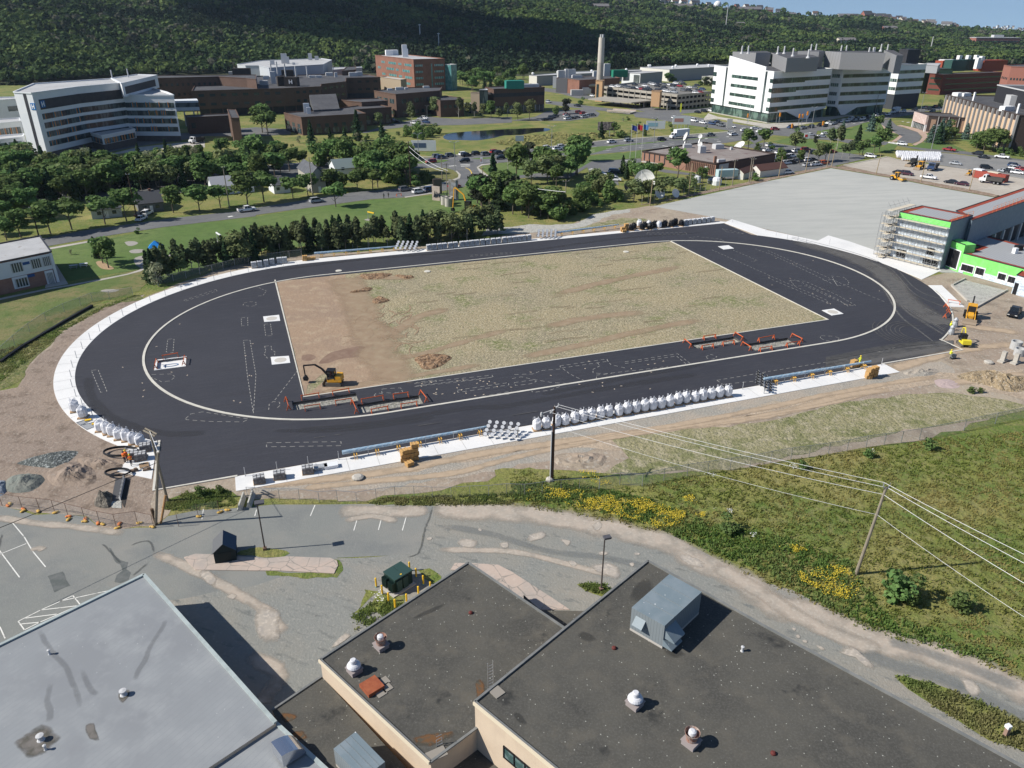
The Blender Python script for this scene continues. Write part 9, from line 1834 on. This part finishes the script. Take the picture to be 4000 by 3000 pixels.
for i,(q,l) in enumerate((("g:378,420",'beside the small white info sign on the highway'),("g:1808,320",'behind the three white highway cars'),("h:978,435",'beside the pale blue billboard'),("g:767,530",'on the corner of the junction'),("x:370,930",'before the second white office block'),("x:935,900",'left of the arts centre'),("x:1060,1400",'behind the massed white bulk bags'),("w:1545,1310",'at the right traffic signals'),("w:640,1210",'before the glass base of the white office'),("i:275,185",'short one near the glass base corner'),("z:1890,640",'in the small clinic lot'))): place(hp_,used,G(q,.05)[0],.3,'double-headed street light '+l,'street lights',(.6 if 'short' in l or 'clinic' in l else 1));used=True
for i,(q,h,l,a) in enumerate((("d1:0,0",0,'',0),("g:290,690",15.5,'dark tall utility pole left of the junction',1),("g:628,610",9,'utility pole on the dry corner lawn',1),("g:685,840",12,'grey pole with double top rising from the graffiti wall',2),("g:1068,700",7,'utility pole at the roadside by the pointed spruce',2),("g:1955,975",10,'utility pole with transformer bank in the tree clump',2),("b1:495,490",13,'white-topped pole before the two-storey house',0),("b0:1190,700",14,'dark pole between the bungalows',1),("b0:335,820",8,'dark pole beside the school road',1),("b0:1985,590",13,'pole behind the white pickup truck',1),("h:1825,900",9,'pole beside the teal trailer',2),("h:2005,865",9,'left pole of the pair by the sheds',2),("h:2022,880",9,'right pole of the pair by the sheds',2))):
 if h: upole(G(q,0)[0],h,l,m_wood if 'dark' not in l else m_woodd,a,.35,r=.16)
for i,q in enumerate(("h:935,1115 955,830","h:1350,1010 1385,660","h:1680,950 1705,690","i:298,625 322,445","i:520,580 548,395","i:697,535 712,390","i:737,530 772,370","i:1105,595 1133,425","j:415,488 450,320","j:815,558 855,385")):
 b,t_=px(q);p=G1(b);upole(p,min(topz(b,t_),13),'bare tan wooden pole along the stone pad edge, %s from the left'%nth(i+1),mat('tan_pole',(.33,.26,.16),.9),0,0,(.3,.1),r=.14)
for q1,q2,l in (("g:270,255","g:690,515",'upper'),("g:275,310","g:640,520",'lower')): wire('power_line','pale %s wire crossing the highway junction'%l,[G1(px(q1)[0],15),G1(px(q2)[0],12)],1,m_wire,.05)
wire('power_line','pale wire pair between the roadside pole and the transformer pole',[G1(px("g:1068,575")[0],6.8),G1(px("g:1960,745")[0],9.6)],.8,m_wire,.06)
def sign(q,w,h,z,l,m,m2=None,name='billboard',hd=0,legs=2):
 t=thing(name,l,name,G(q,.03)[0],hd);mb=MB();mb.box(-w/2,w/2,-.12,.12,z,z+h);mb.obj('panel',m,t)
 for k in range(legs): x=-w/2+w*(k+.5)/legs;mb=MB();mb.box(x-.1,x+.1,-.1,.1,0,z);mb.obj('leg',m_pale,t)
 if m2: mb=MB();mb.box(-w*.4,w*.1,-.16,-.12,z+h*.3,z+h*.75);mb.obj('printed_panel',m2,t)
m_pb=mat('pale_blue_print',(.3,.5,.6),.6);m_pr=mat('pale_red_print',(.5,.25,.22),.6)
sign("g:430,310",11,4.5,.3,'wide white info sign with a dark picture beside the highway',m_wpan,mat('sign_picture',(.08,.12,.2),.6));sign("g:1465,210",4,2.6,.5,'small grey-blue sign in the meadow below the pond',mat('grey_blue_panel',(.3,.37,.4),.6));sign("h:995,298",10,4,.6,'pale blue and white billboard in the meadow',m_wpan,m_pb);sign("h:1270,292",9.5,4,2.6,'white billboard with a faint red print on many legs',m_wpan,m_pr,legs=5);sign("h:455,370",8,4,3,'torn ragged billboard frame among the bushes',mat('torn_print',(.36,.3,.27),.8,layers=[(.8,.45,.55,(.12,.1,.1))]));sign("h:1790,285",3,4.5,.5,'narrow cream sign at the intersection',m_wcream);sign("i:530,305",2.6,2.6,.3,'red and white sign on the park lawn',m_wpan,mat('red_print',(.6,.03,.03),.6));sign("y:462,320",3.4,9,.3,'tall white silo-like panel at the power plant',m_wpan,name='sign');sign("g:1052,440",1,2.2,.2,'white and red marker sign on the median',m_wpan,m_pr,name='sign',legs=1);sign("y:1820,580",.8,5,.3,'tall yellow marker board at the garage corner',mat('lime_yellow',(.7,.75,.05),.6),name='sign',legs=1)
for i,(q,c) in enumerate((("h:720,608",(.04,.06,.25)),("h:780,600",(.5,.03,.04)),("h:842,595",(.1,.25,.5)))):
 p=G(q)[0];t=thing('flagpole','flagpole with a %s flag, %s of three by the broadcast building'%(('dark blue','red and white','light blue')[i],('left','middle','right')[i]),'flagpole',p);mb=MB();mb.tube([(0,0,0),(0,0,14)],.09,6);mb.obj('pole',m_pale,t);mb=MB();mb.add([(x,.25*math.sin(x*2.5)+dy,z-.25*x) for dy in (0,.04) for x in (0,.7,1.4,2.1) for z in (11.6,13.6)],[(0,2,3,1),(2,4,5,3),(4,6,7,5),(8,9,11,10),(10,11,13,12),(12,13,15,14),(0,1,9,8),(6,14,15,7)]);mb.obj('flag',mat('flag_%d'%i,c,.8),t)
for i,(q,a) in enumerate((("w:615,1255",0),("w:860,1190",0),("w:1075,1240",0),("w:1355,1260",0),("w:1400,1260",0),("w:1245,1415",1),("w:1690,1375",1),("w:1470,1220",0))):
 t=thing('traffic_light','orange traffic signal on its pole at the intersection, %s from left'%nth(1+sum(px(q)[0][0]>px(z_)[0][0] for z_ in ("w:615,1","w:860,1","w:1075,1","w:1355,1","w:1400,1","w:1245,1","w:1690,1","w:1470,1"))),'traffic light',G(q,.05)[0]);mb=MB();mb.tube([(0,0,0),(0,0,6)],.12,6);mb.obj('pole',m_galv,t);mb=MB();mb.box(-.35,.35,-.3,.3,4.2,6.2);mb.obj('signal_head',mat('signal_orange',(.75,.28,.03),.6),t)
t=thing('play_tower','play tower with bright blue roof and slide beside the windbreak','playground',G("b0:1372,1050",.05)[0],.3)
for x in (-1,1):
 for y in (-1,1): mb=MB();mb.tube([(x,y,0),(x,y,4)],.08,6);mb.obj('post',m_blue,t)
mb=MB();mb.add([(-1.6,-1.6,4),(1.6,-1.6,4),(1.6,1.6,4),(-1.6,1.6,4),(0,0,5.5)],[(0,1,4),(1,2,4),(2,3,4),(3,0,4),(3,2,1,0)]);mb.obj('roof',mat('bright_blue_roof',(.01,.2,.55),.5),t);mb=MB();mb.box(-1,1,-1,1,1.6,1.75);mb.box(-.95,.95,-1.05,-.95,1.8,2.7);mb.obj('deck',mat('play_yellow',(.7,.4,.05),.6),t);mb=MB();mb.beam((-1,-.5,1.7),(-4,-1.6,.2),.7,.08);mb.obj('slide',m_pale,t)
for q,c,l in (("b1:970,680 1025,692",m_yel,'yellow goal frame on the playing field'),("b0:1880,865 1920,892",m_whit,'white goal frame near the windbreak')):
 a,b=G(q);v=b-a;t=thing('goal_frame',l,'goal',a);mb=MB();mb.beam((0,0,0),(0,0,2.3),.14);mb.obj('post',m_pale,t);mb=MB();mb.beam(v,v+Vector((0,0,2.3)),.14);mb.obj('post',m_pale,t);mb=MB();mb.beam((0,0,2.3),v+Vector((0,0,2.3)),.3);mb.obj('crossbar',c,t)
for i,q in enumerate(("b0:725,1085","b0:640,1100")):
 t=thing('picnic_table','%s picnic table in the shadow of the school'%('white','grey')[i],'table',G(q,.04)[0],.4);mb=MB();mb.box(-.9,.9,-.4,.4,.68,.75);mb.obj('tabletop',(m_whit,m_galv)[i],t)
 for y in (-.75,.75): mb=MB();mb.box(-.9,.9,y-.13,y+.13,.4,.46);mb.beam((-.6,y,0),(-.6,0,.7),.08);mb.beam((.6,y,0),(.6,0,.7),.08);mb.obj('bench',(m_whit,m_galv)[i],t)
for i,(q,h,m) in enumerate((("g:522,835 605,845",4.6,m_pink),("g:535,770 628,765",5,mat('brown_concrete',(.16,.12,.1),.9)),("g:700,830 800,838",6.5,mat('stained_concrete',(.24,.22,.19),.9,layers=[(.5,.5,.6,(.3,.32,.34))])))):
 a,b=G(q);v=b-a;t=thing('concrete_wall','tall concrete wall slab, %s by the culvert pipes'%('front left one with painted scrawl','rear left brown one','right one')[i],'wall',a,math.atan2(v.y,v.x));mb=MB();mb.box(0,v.length,0,.5,0,h);mb.obj('slab',m,t)
 if i==0:
  mb=MB();random.seed(8)
  for k in range(9): x=.6+k*.55;mb.tube([(x,-.03,.8+random.random()),(x+.5,-.03,2.6+random.random()*.5),(x+.3,-.03,1.2),(x+.8,-.03,2.2)],.1,4)
  mb.obj('painted_scrawl',mat('scrawl_blue_black',(.03,.04,.09),.7),t)
for k in range(8):
 a,b=G("g:%d,895 %d,850"%(735+k*30,765+k*30));v=b-a;mb=MB();mb.tube([(0,0,.5),(v.x,v.y,.5)],.48,10);o=mb.obj('culvert_pipe',mat('dark_teal_pipe',(.025,.05,.055),.6),loc=tuple(a));tag(o,'dark corrugated pipe below the excavator arm, %s from the left'%nth(k+1),'pipe','culvert pipes')
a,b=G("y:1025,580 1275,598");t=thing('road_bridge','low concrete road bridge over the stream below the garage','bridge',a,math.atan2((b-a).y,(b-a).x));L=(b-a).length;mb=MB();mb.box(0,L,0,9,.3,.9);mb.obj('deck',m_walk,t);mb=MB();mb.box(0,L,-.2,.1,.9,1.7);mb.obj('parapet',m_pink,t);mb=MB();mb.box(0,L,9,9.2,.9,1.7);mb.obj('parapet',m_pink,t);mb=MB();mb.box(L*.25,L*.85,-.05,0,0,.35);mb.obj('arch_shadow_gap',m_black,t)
t=heap("g:1735,440 1735,405 1770,395 1820,400 1820,435 1780,445",3.2,mat('grey_boulder',(.34,.33,.31),.95),'boulder','large pale grey boulder beside the highway',3,4,.3,.3)
fence('chain_link_fence','chain link fence with silt sheet along the grass left of the track',G("c0:0,560 130,440 260,330 400,235 560,155 700,100 800,60 b0:1500,1310 1700,1265".replace('b0:1500,1310 1700,1265','c0:950,45 1150,10')),1.9,m_galv,m_mesh2,.04)
mb=MB();P=[G("c0:0,600 180,470 320,385 470,295 640,195 800,105")[i] for i in range(6)];P=sm(P,6)
P=[p+Vector((0,mnoise.noise(Vector((p.x*.5,p.y*.5,0)))*.8,0)) for p in P]
for a,b in zip(P,P[1:]): mb.beam(a+Vector((0,0,.25)),b+Vector((0,0,.25)),.5,.45)
o=mb.obj('silt_barrier',m_black);tag(o,'sagging black silt barrier along the chain link fence at left','silt barrier')
fence('windbreak_fence','chain link fence between the windbreak and the white apron',G("b0:1385,1240 1500,1215 1610,1190 1730,1160 1835,1135 1930,1110 2030,1085 2150,1068 b1:0,1055 290,1010 395,1000"),1.8,m_galv,m_mesh2,.05)
fence('pad_fence','line of fence posts along the stone pad beside the dishes',G("h:848,1105 915,1090 980,1075 1045,1060 1115,1045 1200,1030 1300,1010 1415,990 1475,975 1535,962 1590,950 1650,938 1750,918"),2.6,m_galv,None,.06,False)
def figure(pose,nm):
 J={'pel':(0,0,.95),'che':(.02,0,1.35),'nek':(.03,0,1.5),'hed':(.05,0,1.66),'top':(.05,0,1.78)};E_=[('pel','che'),('che','nek'),('nek','hed'),('hed','top')];Rr_={'pel':.15,'che':.17,'nek':.065,'hed':.1,'top':.07}
 for s,c in ((1,'L'),(-1,'R')):
  f=pose*s*.18;J.update({'hip'+c:(0,s*.1,.9),'kne'+c:(f+.05,s*.12,.5),'ank'+c:(f,s*.13,.09),'toe'+c:(f+.16,s*.14,.05),'sho'+c:(.02,s*.2,1.42),'elb'+c:(.06+.1*abs(pose),s*.27,1.16),'wri'+c:(.2+.15*abs(pose),s*.2,1.02 if pose else .92),'fin'+c:(.28+.15*abs(pose),s*.17,.96 if pose else .85)})
  E_+=[('pel','hip'+c),('hip'+c,'kne'+c),('kne'+c,'ank'+c),('ank'+c,'toe'+c),('che','sho'+c),('sho'+c,'elb'+c),('elb'+c,'wri'+c),('wri'+c,'fin'+c)];Rr_.update({'hip'+c:.1,'kne'+c:.075,'ank'+c:.055,'toe'+c:.05,'sho'+c:.075,'elb'+c:.055,'wri'+c:.04,'fin'+c:.035})
 ks=list(J);me=bpy.data.meshes.new('person');me.from_pydata([J[k] for k in ks],[(ks.index(a),ks.index(b)) for a,b in E_],[]);o=bpy.data.objects.new('person',me);COL.objects.link(o);o.modifiers.new('s','SKIN');sv=me.skin_vertices[0].data
 for i,k in enumerate(ks): sv[i].radius=(Rr_[k],Rr_[k]*.9)
 sv[0].use_root=True;o.modifiers.new('u','SUBSURF').levels=1;dg=bpy.context.evaluated_depsgraph_get();m=bpy.data.meshes.new_from_object(o.evaluated_get(dg));bpy.data.objects.remove(o);return m
FIG=[figure(0,'a'),figure(1,'b'),figure(-1,'c')];m_skin=mat('skin',(.4,.24,.17),.7)
def person(q,rz,k,trou,vest,hat,l):
 me=FIG[k].copy();me.materials.clear();tm=mat('trousers_'+str(trou),trou,.9);me.materials.append(tm);me.materials.append(m_skin);me.materials.append(mat('shirt_'+str(vest),vest,.8))
 for p in me.polygons: z=p.center.z;p.material_index=1 if z>1.5 or (z<1.0 and abs(p.center.y)>.14 and p.center.x>.15) else (2 if z>.98 else 0);p.use_smooth=True
 o=link('person',me,None,G(q,.08)[0]);o.rotation_euler.z=rz;tag(o,l,'person')
 mb=MB();mb.lathe((.05,0,1.68),[(.16,0),(.155,.02),(.13,.03),(.12,.1),(.06,.16)],12);mb.obj('hard_hat',mat('hat_'+str(hat),hat,.4),o)
 mb=MB();mb.lathe((.02,0,.98),[(.2,0),(.21,.2),(.22,.42),(.1,.5)],12);mb.obj('vest',mat('vest_'+str(vest),vest,.8),o);mb=MB();mb.lathe((.02,0,1.12),[(.215,0),(.218,.06)],12);mb.obj('reflective_band',mat('lime_band',(.75,.75,.2),.5),o)
O_=(.8,.16,.03);Y_=(.7,.75,.05);dk=(.03,.035,.05);HY=(.8,.6,.03)
person("d0:1082,238",1.2,0,dk,O_,(.05,.05,.06),'person in an orange vest and dark hat, left of the three workers')
person("d0:1102,222",-1.6,1,dk,O_,HY,'person in an orange vest and yellow helmet, middle of the three workers')
person("d0:1140,262",2.4,2,dk,O_,HY,'person in an orange vest nearest the wooden pallet, right of three')
person("c3:1568,530",.2,1,(.04,.07,.16),Y_,HY,'person in a lime vest and blue jeans at the east kerb')
person("c3:788,832",2.0,2,Y_,Y_,HY,'person in yellow rain gear standing beside the near right crates')
person("c3:1566,778",.3,1,(.3,.27,.2),Y_,HY,'person in a lime vest pushing the compactor on the dirt')
person("b1:1105,500",1.5,0,dk,(.04,.05,.09),dk,'person in dark clothes walking at the street edge, left one')
person("b1:1145,492",1.5,1,dk,(.06,.05,.06),dk,'person in dark clothes walking at the street edge, right one')
t=thing('plate_compactor','grey walk-behind compactor pushed by the worker on the dirt','compactor',G("c3:1598,775",.02)[0],.2);mb=MB();mb.box(-.5,.5,-.4,.4,.05,.2);mb.obj('plate',m_black,t);mb=MB();mb.box(-.35,.35,-.3,.3,.2,.85);mb.obj('engine',m_unitd,t);mb=MB();mb.beam((-.4,0,.5),(-1.1,0,1.05),.06);mb.obj('handle',m_black,t)
for i,q in enumerate(("c3:1610,500","c3:1580,565")):
 mb=MB();mb.lathe((0,0,0),[(.5,0),(.55,.5),(.4,1.1),(.45,1.5),(.15,1.9)],9);o=mb.obj('wrapped_bundle',m_wr);o.location=G(q,.02)[0];tag(o,'grey plastic wrapped bundle by the east kerb, %s one'%('upper','lower')[i],'bundle')
mb=MB();mb.lathe((0,0,0),[(.75,0),(.8,.3),(.5,.45)],12);o=mb.obj('broken_manhole',m_walk);o.location=G("d1:880,375")[0];tag(o,'broken round concrete manhole piece on the gravel below the blue mast','manhole')
o=mb.obj('broken_manhole',m_walk);o.location=G("c3:1905,815")[0];tag(o,'round concrete piece with cables on the dirt at right','manhole')
for i,q in enumerate(("b1:1480,1130","b2:985,960","b1:715,1125")): mb=MB();mb.lathe((0,0,0),[(.75,0),(.75,.12),(.55,.14)],16);o=mb.obj('manhole_ring',m_curb);o.location=G(q,.03)[0];tag(o,'pale manhole ring at the far edge of the infield, %s'%('middle one','right one','left one on the asphalt')[i],'manhole')
hzm=bpy.data.materials.new('haze');hzm.use_nodes=True;n=hzm.node_tree;n.nodes.remove(n.nodes["Principled BSDF"]);pv=n.nodes.new("ShaderNodeVolumePrincipled");pv.inputs["Density"].default_value=4e-5;pv.inputs["Color"].default_value=(.62,.8,1,1);pv.inputs["Anisotropy"].default_value=.2
n.links.new(pv.outputs[0],n.nodes["Material Output"].inputs["Volume"]);mb=MB();mb.box(-11000,12000,-400,9500,-60,260);hz_=mb.obj('haze',hzm);tag(hz_,kind='stuff');tag(hz_,'thin blue summer haze over the whole valley','haze')
mb=MB();random.seed(3)  # invented cloud, out of view, added to cast shade on the hillside
for k in range(26):
 a=random.uniform(0,6.28);r=random.random()**.6;mb.ball((-905+190*r*math.cos(a),1060+150*r*math.sin(a)-.25*190*r*math.cos(a),650+random.uniform(-20,50)),random.uniform(60,100),12,8,(1.3,1,.45))
c_=mb.obj('added_shade_cloud',mat('added_cloud_white',(.9,.9,.92),1,trans=.5),smooth=True);tag(c_,kind='structure')
